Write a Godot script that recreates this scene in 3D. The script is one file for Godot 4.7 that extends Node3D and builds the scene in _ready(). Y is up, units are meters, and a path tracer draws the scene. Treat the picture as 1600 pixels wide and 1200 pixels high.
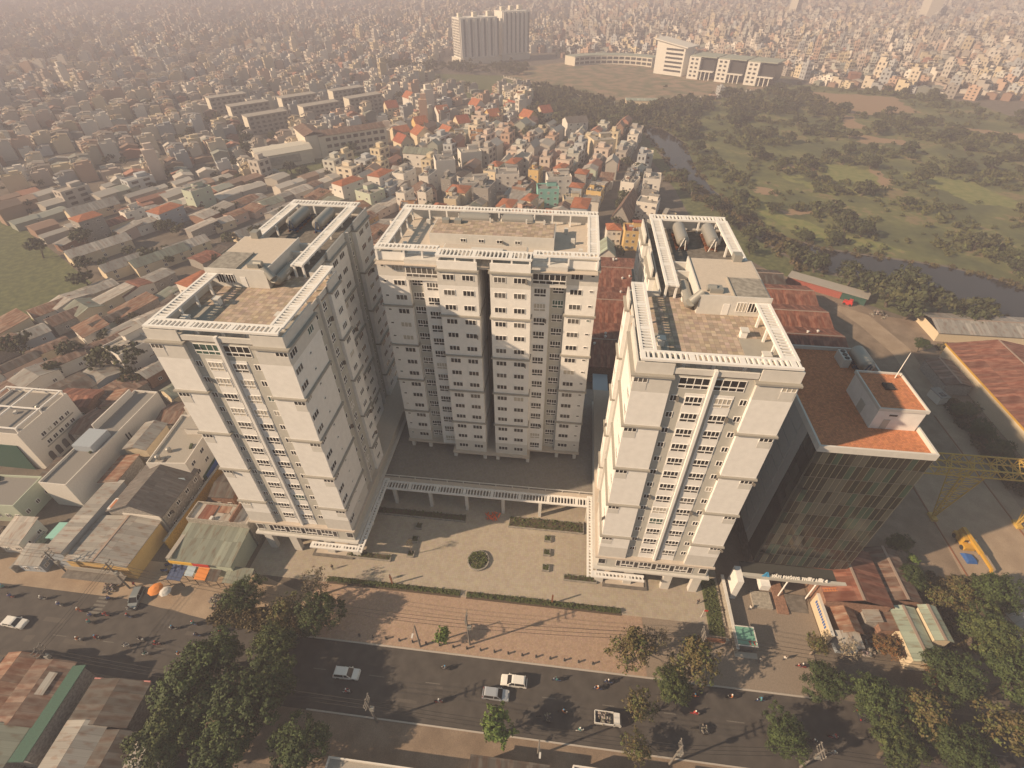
extends Node3D
# An aerial view of three white apartment towers round a paved court, a hazy city behind.

var M := {}
var taken := {}
var cam_basis: Basis
var cam_at := Vector3(0, 101.52, 0)
var rng := RandomNumberGenerator.new()
var win_cache := {}
var box_cache := {}

func _ready() -> void:
	rng.seed = 11
	camera_and_light()
	make_materials()
	ground_and_roads()
	side_tower(false)
	side_tower(true)
	middle_tower()
	court()
	office_block()
	yard()
	left_quarter()
	roadside_row()
	right_quarter()
	landmarks_behind()
	city()
	vegetation()
	street_things()
	traffic()
	print("nodes ", get_child_count())

func camera_and_light() -> void:
	var pitch := 0.70434; var yaw := 0.11786; var roll := -0.00433
	var fw := Vector3(-sin(yaw) * cos(pitch), -sin(pitch), -cos(yaw) * cos(pitch))
	var r := Vector3(cos(yaw), 0, -sin(yaw)); var u := r.cross(fw)
	var r2 := r * cos(roll) + u * sin(roll); var u2 := u * cos(roll) - r * sin(roll)
	cam_basis = Basis(r2, u2, -fw)
	var cam := Camera3D.new()
	cam.name = "camera"; cam.transform = Transform3D(cam_basis, cam_at)
	cam.fov = 74.52; cam.near = 0.5; cam.far = 9000.0
	add_child(cam); cam.current = true
	var sky := ProceduralSkyMaterial.new()
	sky.sky_top_color = Color(0.50, 0.60, 0.64); sky.sky_horizon_color = Color(0.74, 0.765, 0.75)
	sky.ground_horizon_color = Color(0.70, 0.60, 0.54); sky.ground_bottom_color = Color(0.35, 0.30, 0.26)
	sky.sky_curve = 0.25; sky.sun_angle_max = 30.0; sky.energy_multiplier = 1.0
	var s := Sky.new(); s.sky_material = sky
	var e := Environment.new()
	e.background_mode = Environment.BG_SKY; e.sky = s
	e.background_energy_multiplier = 0.50
	e.tonemap_mode = Environment.TONE_MAPPER_LINEAR; e.tonemap_exposure = 1.52
	e.sdfgi_enabled = true; e.ssao_enabled = true; e.ssil_enabled = true
	e.fog_enabled = true; e.fog_density = 0.00080; e.fog_light_color = Color(0.93, 0.915, 0.985)
	var w := WorldEnvironment.new(); w.name = "world_environment"; w.environment = e; add_child(w)
	var sun := DirectionalLight3D.new()
	sun.name = "sun"; sun.light_color = Color(1.0, 0.87, 0.715); sun.light_energy = 1.6
	sun.light_angular_distance = 0.8; sun.shadow_enabled = true
	add_child(sun)
	sun.look_at_from_position(Vector3(-100, 61.0, 44), Vector3.ZERO, Vector3.UP)

# ---------------------------------------------------------------- mesh builder
class MB:
	var v := PackedVector3Array()
	var n := PackedVector3Array()
	var t := PackedVector2Array()
	var c := PackedColorArray()
	var i := PackedInt32Array()
	var col := Color.WHITE
	func quad(a: Vector3, b: Vector3, cc: Vector3, d: Vector3) -> void:   # counter-clockwise seen from outside
		var nn := (b - a).cross(d - a).normalized()
		if nn == Vector3.ZERO: nn = (cc - b).cross(d - b).normalized()
		quadn(a, b, cc, d, nn, nn, nn, nn)
	func quadn(a: Vector3, b: Vector3, cc: Vector3, d: Vector3, na: Vector3, nb: Vector3, nc: Vector3, nd: Vector3) -> void:
		var k := v.size(); var w := (b - a).length(); var h := (d - a).length()
		v.append(a); v.append(b); v.append(cc); v.append(d)
		n.append(na); n.append(nb); n.append(nc); n.append(nd)
		t.append(Vector2(0, 0)); t.append(Vector2(w, 0)); t.append(Vector2(w, h)); t.append(Vector2(0, h))
		for z in 4: c.append(col)
		for z in [0, 2, 1, 0, 3, 2]: i.append(k + z)
	func tri(a: Vector3, b: Vector3, cc: Vector3) -> void:
		var nn := (b - a).cross(cc - a).normalized(); var k := v.size()
		v.append(a); v.append(b); v.append(cc)
		for z in 3: n.append(nn); c.append(col)
		t.append(Vector2(0, 0)); t.append(Vector2((b - a).length(), 0)); t.append(Vector2(0, (cc - a).length()))
		i.append(k); i.append(k + 2); i.append(k + 1)
	func hexa(p: Array) -> void:   # p[0..3] bottom (x0z0, x1z0, x1z1, x0z1), p[4..7] top
		quad(p[3], p[2], p[6], p[7]); quad(p[1], p[0], p[4], p[5])
		quad(p[2], p[1], p[5], p[6]); quad(p[0], p[3], p[7], p[4])
		quad(p[7], p[6], p[5], p[4]); quad(p[0], p[1], p[2], p[3])
	func box(x0: float, x1: float, y0: float, y1: float, z0: float, z1: float) -> void:
		if x0 > x1: var s := x0; x0 = x1; x1 = s
		if z0 > z1: var s := z0; z0 = z1; z1 = s
		hexa([Vector3(x0, y0, z0), Vector3(x1, y0, z0), Vector3(x1, y0, z1), Vector3(x0, y0, z1), Vector3(x0, y1, z0), Vector3(x1, y1, z0), Vector3(x1, y1, z1), Vector3(x0, y1, z1)])
	func obox(tr: Transform3D, s: Vector3) -> void:
		var p := []
		for q in [[-1, -1, -1], [1, -1, -1], [1, -1, 1], [-1, -1, 1], [-1, 1, -1], [1, 1, -1], [1, 1, 1], [-1, 1, 1]]:
			p.append(tr * (Vector3(q[0], q[1], q[2]) * s * 0.5))
		hexa(p)
	func bar(a: Vector3, b: Vector3, w: float, h: float) -> void:
		var d := b - a; var f := d.normalized(); var up := Vector3.UP if absf(f.y) < 0.98 else Vector3.RIGHT
		var s := f.cross(up).normalized(); up = s.cross(f)
		obox(Transform3D(Basis(s, up, -f), (a + b) / 2), Vector3(w, h, d.length()))
	func tube(a: Vector3, b: Vector3, r0: float, r1: float, seg := 8, caps := true) -> void:
		var f := (b - a).normalized(); var up := Vector3.UP if absf(f.y) < 0.9 else Vector3.RIGHT
		var s := f.cross(up).normalized(); up = s.cross(f)
		for k in seg:
			var w0 := TAU * k / seg; var w1 := TAU * (k + 1) / seg
			var d0 := s * cos(w0) + up * sin(w0); var d1 := s * cos(w1) + up * sin(w1)
			quadn(a + d1 * r0, a + d0 * r0, b + d0 * r1, b + d1 * r1, d1, d0, d0, d1)
			if caps:
				tri(b, b + d1 * r1, b + d0 * r1); tri(a, a + d0 * r0, a + d1 * r0)
	func lathe(p: Array, seg := 12, at := Vector3.ZERO) -> void:   # p: [radius, height] pairs from below
		for j in p.size() - 1:
			for k in seg:
				var w0 := TAU * k / seg; var w1 := TAU * (k + 1) / seg
				var d0 := Vector3(cos(w0), 0, sin(w0)); var d1 := Vector3(cos(w1), 0, sin(w1))
				var a0: float = p[j][0]; var a1: float = p[j + 1][0]; var y0: float = p[j][1]; var y1: float = p[j + 1][1]
				var e := Vector2(a1 - a0, y1 - y0).normalized()
				var n0 := (d0 * e.y - Vector3(0, e.x, 0)); var n1 := (d1 * e.y - Vector3(0, e.x, 0))
				quadn(at + d1 * a0 + Vector3(0, y0, 0), at + d0 * a0 + Vector3(0, y0, 0), at + d0 * a1 + Vector3(0, y1, 0), at + d1 * a1 + Vector3(0, y1, 0), n1, n0, n0, n1)
	func poly(pts: PackedVector2Array, y: float) -> void:   # flat sheet of a polygon in x, z
		var idx := Geometry2D.triangulate_polygon(pts)
		var k := v.size()
		for p in pts:
			v.append(Vector3(p.x, y, p.y)); n.append(Vector3.UP); t.append(p); c.append(col)
		for j in range(0, idx.size(), 3):
			var a := pts[idx[j]]; var b := pts[idx[j + 1]]; var d := pts[idx[j + 2]]
			if (b - a).cross(d - a) > 0: i.append(k + idx[j]); i.append(k + idx[j + 1]); i.append(k + idx[j + 2])
			else: i.append(k + idx[j]); i.append(k + idx[j + 2]); i.append(k + idx[j + 1])
	func mesh(m: Material, with_col := false) -> ArrayMesh:
		var a := []; a.resize(Mesh.ARRAY_MAX)
		a[Mesh.ARRAY_VERTEX] = v; a[Mesh.ARRAY_NORMAL] = n; a[Mesh.ARRAY_TEX_UV] = t; a[Mesh.ARRAY_INDEX] = i
		if with_col: a[Mesh.ARRAY_COLOR] = c
		var o := ArrayMesh.new(); o.add_surface_from_arrays(Mesh.PRIMITIVE_TRIANGLES, a)
		o.surface_set_material(0, m)
		return o

# ---------------------------------------------------------------- nodes
func numbered(nm: String) -> String:
	var k: int = taken.get(nm, 0); taken[nm] = k + 1
	return nm if k == 0 else "%s_%03d" % [nm, k]

func thing(nm: String, label: String, category: String, at := Vector3.ZERO, group := "", turn := 0.0) -> Node3D:
	var o := Node3D.new(); o.name = numbered(nm); add_child(o)
	o.position = at; o.rotation.y = turn
	tag(o, label, category, group)
	return o

func tag(o: Node, label: String, category: String, group := "") -> void:
	o.set_meta("label", label); o.set_meta("category", category)
	if group: o.set_meta("group", group)

func part(parent: Node, nm: String, mesh: Mesh, at := Vector3.ZERO, turn := 0.0) -> MeshInstance3D:
	var o := MeshInstance3D.new(); o.name = nm; o.mesh = mesh
	o.position = at; o.rotation.y = turn
	parent.add_child(o, true)
	return o

func solid(nm: String, mesh: Mesh, label: String, category: String, at := Vector3.ZERO, group := "", turn := 0.0) -> MeshInstance3D:
	var o := MeshInstance3D.new(); o.name = numbered(nm); o.mesh = mesh; add_child(o)
	o.position = at; o.rotation.y = turn
	tag(o, label, category, group)
	return o

func setting(nm: String, mesh: Mesh) -> MeshInstance3D:
	var o := MeshInstance3D.new(); o.name = numbered(nm); o.mesh = mesh; add_child(o)
	o.set_meta("kind", "structure")
	return o

func bx(parent: Node, nm: String, m: Material, x0: float, x1: float, y0: float, y1: float, z0: float, z1: float) -> MeshInstance3D:
	var b := MB.new(); b.box(x0, x1, y0, y1, z0, z1)
	return part(parent, nm, b.mesh(m))

func stuff(o: Node) -> Node:
	o.set_meta("kind", "stuff"); return o

func ordinal(k: int) -> String:
	var w := ["first", "second", "third", "fourth", "fifth", "sixth", "seventh", "eighth", "ninth", "tenth", "eleventh", "twelfth"]
	if k < 12: return w[k]
	var q := k + 1
	return str(q) + ("th" if (q / 10) % 10 == 1 else ["th", "st", "nd", "rd", "th", "th", "th", "th", "th", "th"][q % 10])

# ---------------------------------------------------------------- materials
func lin(r: float, g: float, b: float) -> Color:
	return Color(r, g, b).linear_to_srgb()

func noise_tex(seed_: int, freq: float, oct: int, lo: float, hi: float, size := 512, contrast := 1.0) -> ImageTexture:
	var f := FastNoiseLite.new(); f.seed = seed_; f.frequency = freq; f.fractal_octaves = oct
	f.noise_type = FastNoiseLite.TYPE_SIMPLEX_SMOOTH
	var im := f.get_seamless_image(size, size)
	im.convert(Image.FORMAT_RGB8)
	var d := im.get_data()
	for k in range(0, d.size(), 3):
		var q := clampf((d[k] / 255.0 - 0.5) * contrast + 0.5, 0, 1)
		var w := int(clampf(lerpf(lo, hi, q), 0, 1) * 255)
		d[k] = w; d[k + 1] = w; d[k + 2] = w
	return ImageTexture.create_from_image(Image.create_from_data(size, size, false, Image.FORMAT_RGB8, d))

func two_tone(seed_: int, freq: float, oct: int, a: Color, b: Color, size := 512, contrast := 1.6, grain := 0.05) -> ImageTexture:
	var f := FastNoiseLite.new(); f.seed = seed_; f.frequency = freq; f.fractal_octaves = oct
	f.noise_type = FastNoiseLite.TYPE_SIMPLEX_SMOOTH
	var im := f.get_seamless_image(size, size); im.convert(Image.FORMAT_RGB8)
	var d := im.get_data(); var r := RandomNumberGenerator.new(); r.seed = seed_
	for k in range(0, d.size(), 3):
		var q := clampf((d[k] / 255.0 - 0.5) * contrast + 0.5, 0, 1)
		var gr := 1.0 + r.randf_range(-grain, grain)
		d[k] = int(clampf(lerpf(a.r, b.r, q) * gr, 0, 1) * 255); d[k + 1] = int(clampf(lerpf(a.g, b.g, q) * gr, 0, 1) * 255); d[k + 2] = int(clampf(lerpf(a.b, b.b, q) * gr, 0, 1) * 255)
	return ImageTexture.create_from_image(Image.create_from_data(size, size, false, Image.FORMAT_RGB8, d))

func sheet_tex(seed_: int, rust: float) -> ImageTexture:   # metal sheets side by side: one tone each, streaks and rust along the fall
	var s := 256; var r := RandomNumberGenerator.new(); r.seed = seed_
	var f := FastNoiseLite.new(); f.seed = seed_; f.frequency = 0.02; f.fractal_octaves = 4
	var im := Image.create_empty(s, s, false, Image.FORMAT_RGB8)
	var tone := []
	for k in 16 * 3: tone.append(r.randf_range(0.78, 1.0))
	for x in s:
		var streak := r.randf_range(0.92, 1.0) * (0.86 if x % 16 == 0 else 1.0)
		for y in s:
			var t: float = tone[(x / 16) + 16 * (y / 86)] * streak * (0.84 if y % 86 == 0 else 1.0)
			var q := clampf(f.get_noise_2d(x * 2.5, y * 0.8) * 0.8 + rust - 0.2, 0, 0.85)
			var c := Color(t, t, t).lerp(Color(t * 0.72, t * 0.48, t * 0.36), q)
			im.set_pixel(x, y, c)
	return ImageTexture.create_from_image(im)

func slab_tex(seed_: int, cells: int, lo: float, hi: float, joint: float) -> ImageTexture:   # small paving slabs, each its own tone
	var s := 512; var r := RandomNumberGenerator.new(); r.seed = seed_
	var im := Image.create_empty(s, s, false, Image.FORMAT_RGB8)
	var cs := s / cells
	var f := FastNoiseLite.new(); f.seed = seed_; f.frequency = 0.012; f.fractal_octaves = 4
	for a in cells:
		for b in cells:
			var t := r.randf_range(lo, hi) 
			im.fill_rect(Rect2i(a * cs, b * cs, cs, cs), Color(t * joint, t * joint, t * joint))
			im.fill_rect(Rect2i(a * cs + 1, b * cs + 1, cs - 2, cs - 2), Color(t, t * r.randf_range(0.96, 1.0), t * r.randf_range(0.93, 1.0)))
	for x in s:
		for y in s:
			var k := 1.0 + f.get_noise_2d(x, y) * 0.05 + r.randf_range(-0.05, 0.05)
			var c := im.get_pixel(x, y); im.set_pixel(x, y, Color(c.r * k, c.g * k, c.b * k))
	return ImageTexture.create_from_image(im)

func mat(nm: String, c: Color, rough := 0.85, tex: Texture2D = null, scale := 0.0, metal := 0.0, world := true) -> StandardMaterial3D:
	var m := StandardMaterial3D.new(); m.resource_name = nm
	m.albedo_color = c; m.roughness = rough; m.metallic = metal
	if tex:
		m.albedo_texture = tex
		if world: m.uv1_triplanar = true; m.uv1_world_triplanar = true
		m.uv1_scale = Vector3.ONE * scale
	M[nm] = m
	return m

func make_materials() -> void:
	var grime := noise_tex(3, 0.02, 6, 0.95, 1.0, 512, 1.0)
	var fine := noise_tex(5, 0.04, 5, 0.86, 1.0, 512, 1.0)
	var blotch := noise_tex(9, 0.02, 6, 0.74, 1.0, 512, 1.2)
	mat("white_paint", lin(0.77, 0.765, 0.76), 0.8, grime, 0.06)
	mat("off_white", lin(0.60, 0.59, 0.57), 0.8, grime, 0.07)
	mat("grey_paint", lin(0.46, 0.455, 0.425), 0.85, grime, 0.06)
	mat("olive_ledge", lin(0.33, 0.315, 0.285), 0.85, grime, 0.08)
	mat("frame_white", lin(0.80, 0.79, 0.78), 0.5)
	mat("concrete", lin(0.36, 0.34, 0.31), 0.9, blotch, 0.08)
	mat("pale_concrete", lin(0.53, 0.47, 0.41), 0.9, grime, 0.1)
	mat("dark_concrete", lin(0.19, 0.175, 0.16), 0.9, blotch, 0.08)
	mat("stained_plaster", lin(0.44, 0.41, 0.36), 0.9, blotch, 0.15)
	mat("roof_slabs", lin(0.50, 0.42, 0.35), 0.9, slab_tex(4, 16, 0.78, 0.98, 0.80), 0.085)
	mat("deck_slabs", lin(0.24, 0.23, 0.215), 0.6, slab_tex(6, 32, 0.93, 1.0, 0.94), 0.08)
	mat("plaza_slabs", lin(0.39, 0.355, 0.30), 0.75, slab_tex(7, 32, 0.94, 1.0, 0.93), 0.07)
	mat("brick_paving", lin(0.40, 0.30, 0.235), 0.85, slab_tex(8, 32, 0.90, 1.0, 0.84), 0.12)
	mat("asphalt", lin(0.076, 0.069, 0.064), 0.85, noise_tex(21, 0.02, 6, 0.80, 1.0, 512, 1.1), 0.035)
	mat("dirt", lin(1, 1, 1), 0.95, two_tone(31, 0.012, 5, lin(0.17, 0.128, 0.095), lin(0.25, 0.195, 0.148), 512, 1.2, 0.10), 0.03)
	mat("pale_dirt", lin(1, 1, 1), 0.95, two_tone(32, 0.012, 5, lin(0.27, 0.205, 0.15), lin(0.35, 0.275, 0.205), 512, 1.2, 0.08), 0.03)
	mat("city_ground", lin(1, 1, 1), 0.95, two_tone(33, 0.014, 5, lin(0.10, 0.085, 0.07), lin(0.165, 0.14, 0.115), 512, 1.2, 0.12), 0.02)
	mat("lawn", lin(1, 1, 1), 0.95, two_tone(34, 0.02, 5, lin(0.060, 0.075, 0.030), lin(0.125, 0.14, 0.055), 512, 1.8, 0.10), 0.03)
	mat("dry_field", lin(1, 1, 1), 0.95, two_tone(35, 0.010, 5, lin(0.11, 0.115, 0.06), lin(0.27, 0.19, 0.13), 512, 2.2, 0.10), 0.011)
	mat("water", lin(0.018, 0.018, 0.020), 0.10, noise_tex(36, 0.02, 4, 0.7, 1.0, 256), 0.03)
	mat("kerb_stone", lin(0.42, 0.39, 0.36), 0.9, grime, 0.2)
	mat("paint_mark", lin(0.20, 0.19, 0.175), 0.9, blotch, 0.5)
	mat("window_dark", lin(0.022, 0.022, 0.024), 0.12)
	mat("window_mid", lin(0.10, 0.095, 0.09), 0.18)
	mat("window_pale", lin(0.42, 0.39, 0.34), 0.35)
	mat("window_green", lin(0.05, 0.10, 0.085), 0.15)
	mat("curtain_glass", lin(0.020, 0.021, 0.020), 0.10)
	mat("curtain_glass_grey", lin(0.055, 0.058, 0.054), 0.16)
	mat("curtain_glass_brown", lin(0.036, 0.032, 0.027), 0.14)
	mat("mullion", lin(0.085, 0.085, 0.07), 0.5)
	mat("curtain_glass_green", lin(0.028, 0.05, 0.042), 0.12)
	mat("spandrel_grey", lin(0.44, 0.45, 0.46), 0.6, grime, 0.1)
	mat("steel_tank", lin(0.42, 0.41, 0.385), 0.38, fine, 0.4, 0.35)
	mat("tank_end", lin(0.34, 0.33, 0.31), 0.4, null, 0, 0.3)
	mat("duct_metal", lin(0.36, 0.36, 0.34), 0.5, fine, 0.5, 0.25)
	mat("blue_steel", lin(0.04, 0.09, 0.20), 0.5)
	mat("rust_steel", lin(0.24, 0.10, 0.055), 0.8, fine, 0.5)
	mat("terracotta_deck", lin(0.60, 0.245, 0.12), 0.9, slab_tex(12, 32, 0.84, 1.0, 0.85), 0.10)
	mat("crane_yellow", lin(0.60, 0.40, 0.09), 0.6, fine, 0.3)
	mat("machine_yellow", lin(0.62, 0.36, 0.05), 0.5, fine, 0.5)
	mat("bark", lin(0.12, 0.095, 0.072), 0.95, fine, 0.8)
	mat("pale_bark", lin(0.30, 0.25, 0.21), 0.95, fine, 0.8)
	mat("pole_concrete", lin(0.22, 0.205, 0.19), 0.9, fine, 0.4)
	mat("cable", lin(0.02, 0.02, 0.02), 0.7)
	mat("black_rubber", lin(0.018, 0.018, 0.018), 0.85)
	mat("dark_metal", lin(0.05, 0.05, 0.052), 0.5, null, 0, 0.3)
	mat("chrome", lin(0.5, 0.5, 0.5), 0.25, null, 0, 0.9)
	mat("tail_red", lin(0.35, 0.015, 0.01), 0.3)
	mat("head_lamp", lin(0.7, 0.68, 0.62), 0.15)
	mat("red_paint", lin(0.50, 0.035, 0.025), 0.5)
	mat("orange_cloth", lin(0.62, 0.22, 0.05), 0.85)
	mat("yellow_board", lin(0.70, 0.42, 0.05), 0.6)
	mat("blue_tarp", lin(0.035, 0.075, 0.20), 0.6, blotch, 0.4)
	mat("blue_board", lin(0.03, 0.12, 0.42), 0.5)
	mat("teal_paint", lin(0.22, 0.46, 0.42), 0.8, grime, 0.15)
	mat("green_net", lin(0.025, 0.10, 0.075), 0.8, blotch, 0.3)
	mat("green_glass", lin(0.16, 0.36, 0.29), 0.25)
	mat("yellow_wall", lin(0.50, 0.31, 0.07), 0.9, blotch, 0.2)
	mat("sign_white", lin(0.80, 0.79, 0.76), 0.6)
	mat("sign_blue", lin(0.05, 0.28, 0.52), 0.5)
	mat("red_orange", lin(0.72, 0.13, 0.04), 0.7)
	mat("roof_grey_cap", lin(0.30, 0.23, 0.19), 0.8)
	mat("hoarding_red", lin(0.42, 0.12, 0.09), 0.6, blotch, 0.3)
	mat("blue_tarp_bright", lin(0.02, 0.09, 0.30), 0.5)
	mat("pale_blue", lin(0.33, 0.42, 0.50), 0.4)
	mat("edge_pink", lin(0.48, 0.20, 0.19), 0.7)
	mat("far_cream", lin(0.64, 0.60, 0.52), 0.9, grime, 0.05)
	mat("far_white", lin(0.70, 0.68, 0.64), 0.9, grime, 0.05)
	mat("far_grey", lin(0.46, 0.43, 0.38), 0.9, blotch, 0.05)
	mat("far_green", lin(0.30, 0.33, 0.28), 0.8)
	mat("far_blue", lin(0.10, 0.14, 0.17), 0.4)
	mat("far_dark", lin(0.035, 0.034, 0.034), 0.4)
	mat("forecourt_paving", lin(0.27, 0.225, 0.185), 0.9, fine, 0.12)
	mat("pot_green", lin(0.06, 0.08, 0.03), 0.9, blotch, 1.5)
	mat("asphalt_dark", lin(0.060, 0.055, 0.052), 0.85, fine, 0.2)
	mat("asphalt_pale", lin(0.105, 0.094, 0.085), 0.9, fine, 0.2)
	mat("soil", lin(0.10, 0.075, 0.055), 0.95, fine, 0.5)
	# walls of the houses
	for w in [["white", 0.68, 0.65, 0.61], ["cream", 0.62, 0.53, 0.39], ["grey", 0.38, 0.36, 0.34], ["pink", 0.58, 0.43, 0.37], ["yellow", 0.62, 0.44, 0.19], ["orange", 0.58, 0.33, 0.17], ["teal", 0.22, 0.50, 0.46], ["pale green", 0.46, 0.52, 0.43], ["brick", 0.33, 0.19, 0.135], ["blue", 0.34, 0.39, 0.45]]:
		mat("wall_" + w[0], lin(w[1], w[2], w[3]), 0.9, blotch if w[0] in ["grey", "brick"] else grime, 0.16)
	# roofs
	var sheets := [sheet_tex(41, 0.10), sheet_tex(42, 0.42), sheet_tex(43, 0.62)]
	for w in [["grey tin", 0.40, 0.385, 0.36, 0], ["pale tin", 0.58, 0.54, 0.49, 0], ["green tin", 0.27, 0.30, 0.25, 0], ["rusty tin", 0.36, 0.27, 0.21, 2], ["brown tin", 0.25, 0.18, 0.145, 1], ["red tin", 0.32, 0.145, 0.10, 1], ["mint tin", 0.44, 0.52, 0.43, 0], ["dark tin", 0.13, 0.12, 0.11, 1]]:
		mat("roof_" + w[0], lin(w[1], w[2], w[3]), 0.55 if w[4] == 0 else 0.8, sheets[w[4]], 0.0625, 0.0, false)
	mat("roof_orange tile", lin(0.50, 0.18, 0.085), 0.85, sheet_tex(44, 0.2), 0.2, 0.0, false)
	mat("roof_red tile", lin(0.40, 0.12, 0.07), 0.85, sheet_tex(45, 0.2), 0.2, 0.0, false)
	mat("roof_flat concrete", lin(0.38, 0.355, 0.32), 0.9, fine, 0.2)
	mat("roof_flat grey", lin(0.25, 0.24, 0.23), 0.9, fine, 0.2)
	mat("roof_slate", lin(0.16, 0.15, 0.145), 0.8, sheets[0], 0.12, 0.0, false)
	# leaves carry their colour in the vertices
	for q in ["leaf", "tint"]:
		var m := mat(q, Color.WHITE, 0.75)
		m.vertex_color_use_as_albedo = true
	M["leaf"].backlight_enabled = true; M["leaf"].backlight = Color(0.25, 0.25, 0.15)

# ---------------------------------------------------------------- the setting
const MARSH := [[66, -432], [77, -394], [75.7, -345], [78.8, -303], [88, -266], [95.4, -244], [117, -228.5], [138, -223], [161, -217], [183, -202], [270, -172], [430, -190], [430, -470], [352, -483], [349, -536], [330, -569], [283, -594], [223, -621], [203, -608], [132, -550], [88, -510]]
const CANAL := [[50, -440], [54, -403], [59, -360], [63, -331], [70, -300], [82.5, -272], [86, -246], [96, -222], [110.7, -205], [132, -197], [148, -182], [166, -175], [262, -138], [272, -168], [183, -200], [161, -215], [138, -221], [117, -226.5], [95.4, -242], [88, -264], [78.8, -301], [75.7, -343], [77, -392], [66, -428]]
const CAMPUS := [[-82, -628], [-51, -595], [-15, -560], [28, -514], [49.5, -494], [94, -529], [168, -578], [215, -612], [225, -660], [150, -730], [90, -770], [-8, -750], [-66, -699]]
const SCHOOL_FIELD := [[-197, -316], [-174, -328], [-151.6, -347], [-138, -356], [-132, -338], [-149, -298], [-173, -290]]
const FOOTBALL := [[-300, -230], [-225, -184], [-192, -163], [-186, -145], [-198, -126], [-240, -110], [-320, -150]]

func pts(a: Array) -> PackedVector2Array:
	var p := PackedVector2Array()
	for q in a: p.append(Vector2(q[0], q[1]))
	return p

var packed := {}
func inside(p: Vector2, a: Array) -> bool:
	var k := a.hash()
	if not packed.has(k): packed[k] = pts(a)
	return Geometry2D.is_point_in_polygon(p, packed[k])

func sheet(nm: String, a: Array, y: float, m: Material) -> MeshInstance3D:
	var b := MB.new(); b.poly(pts(a), y)
	return setting(nm, b.mesh(m))

func rect(x0: float, x1: float, z0: float, z1: float) -> Array:
	return [[x0, z0], [x1, z0], [x1, z1], [x0, z1]]

func marsh_material() -> StandardMaterial3D:
	var s := 768; var im := Image.create_empty(s, s, false, Image.FORMAT_RGB8)
	var f := FastNoiseLite.new(); f.seed = 71; f.frequency = 0.012; f.fractal_octaves = 5
	var g := FastNoiseLite.new(); g.seed = 72; g.frequency = 0.05; g.fractal_octaves = 3
	var bare := [[[218, -582], [255, -576], [293, -568], [283, -505], [234, -490], [208, -530]], [[213, -495], [224, -490], [218, -447], [204, -446]], [[200, -432], [232, -420], [236, -410], [202, -404]], [[280, -462], [335, -440], [330, -415], [296, -440]], [[100, -303], [114, -310], [110, -294]], [[106, -275], [124, -274], [120, -267]], [[180, -350], [188, -345], [182, -312], [176, -318]], [[225, -250], [245, -243], [240, -236]], [[132, -352], [150, -346], [146, -339], [130, -344]]]
	var lawns := [[[158, -356], [182, -349], [181, -312], [150, -322]], [[192, -349], [232, -324], [242, -286], [212, -296]], [[92, -262], [118, -236], [150, -226], [140, -240], [112, -262], [97, -290]], [[120, -330], [150, -318], [170, -296], [140, -300]]]
	var bp := []; var lp := []
	for q in bare: bp.append(pts(q))
	for q in lawns: lp.append(pts(q))
	for px in s:
		for py in s:
			var p := Vector2(50.0 + 390.0 * px / s, -640.0 + 500.0 * py / s)
			var w := p + Vector2(f.get_noise_2d(p.x * 4, p.y * 4), f.get_noise_2d(p.x * 4 + 900, p.y * 4)) * 9.0
			var k := f.get_noise_2d(p.x * 2.2, p.y * 2.2); var fine := g.get_noise_2d(p.x * 4, p.y * 4)
			var c := Color(0.066, 0.080, 0.030).lerp(Color(0.125, 0.135, 0.046), clampf(k * 1.6 + 0.5, 0, 1))
			if k + fine * 0.5 > 0.42: c = c.lerp(Color(0.20, 0.135, 0.085), 0.6)
			for q in lp:
				if Geometry2D.is_point_in_polygon(w, q): c = Color(0.14, 0.175, 0.045).lerp(Color(0.17, 0.165, 0.06), clampf(fine + 0.5, 0, 1))
			for q in bp:
				if Geometry2D.is_point_in_polygon(w, q): c = Color(0.31, 0.20, 0.125).lerp(Color(0.22, 0.16, 0.10), clampf(fine + 0.5, 0, 1))
			c *= 1.0 + fine * 0.3
			im.set_pixel(px, py, Color(c.r, c.g, c.b).linear_to_srgb())
	var m := StandardMaterial3D.new(); m.albedo_texture = ImageTexture.create_from_image(im); m.roughness = 0.95
	return m

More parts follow.
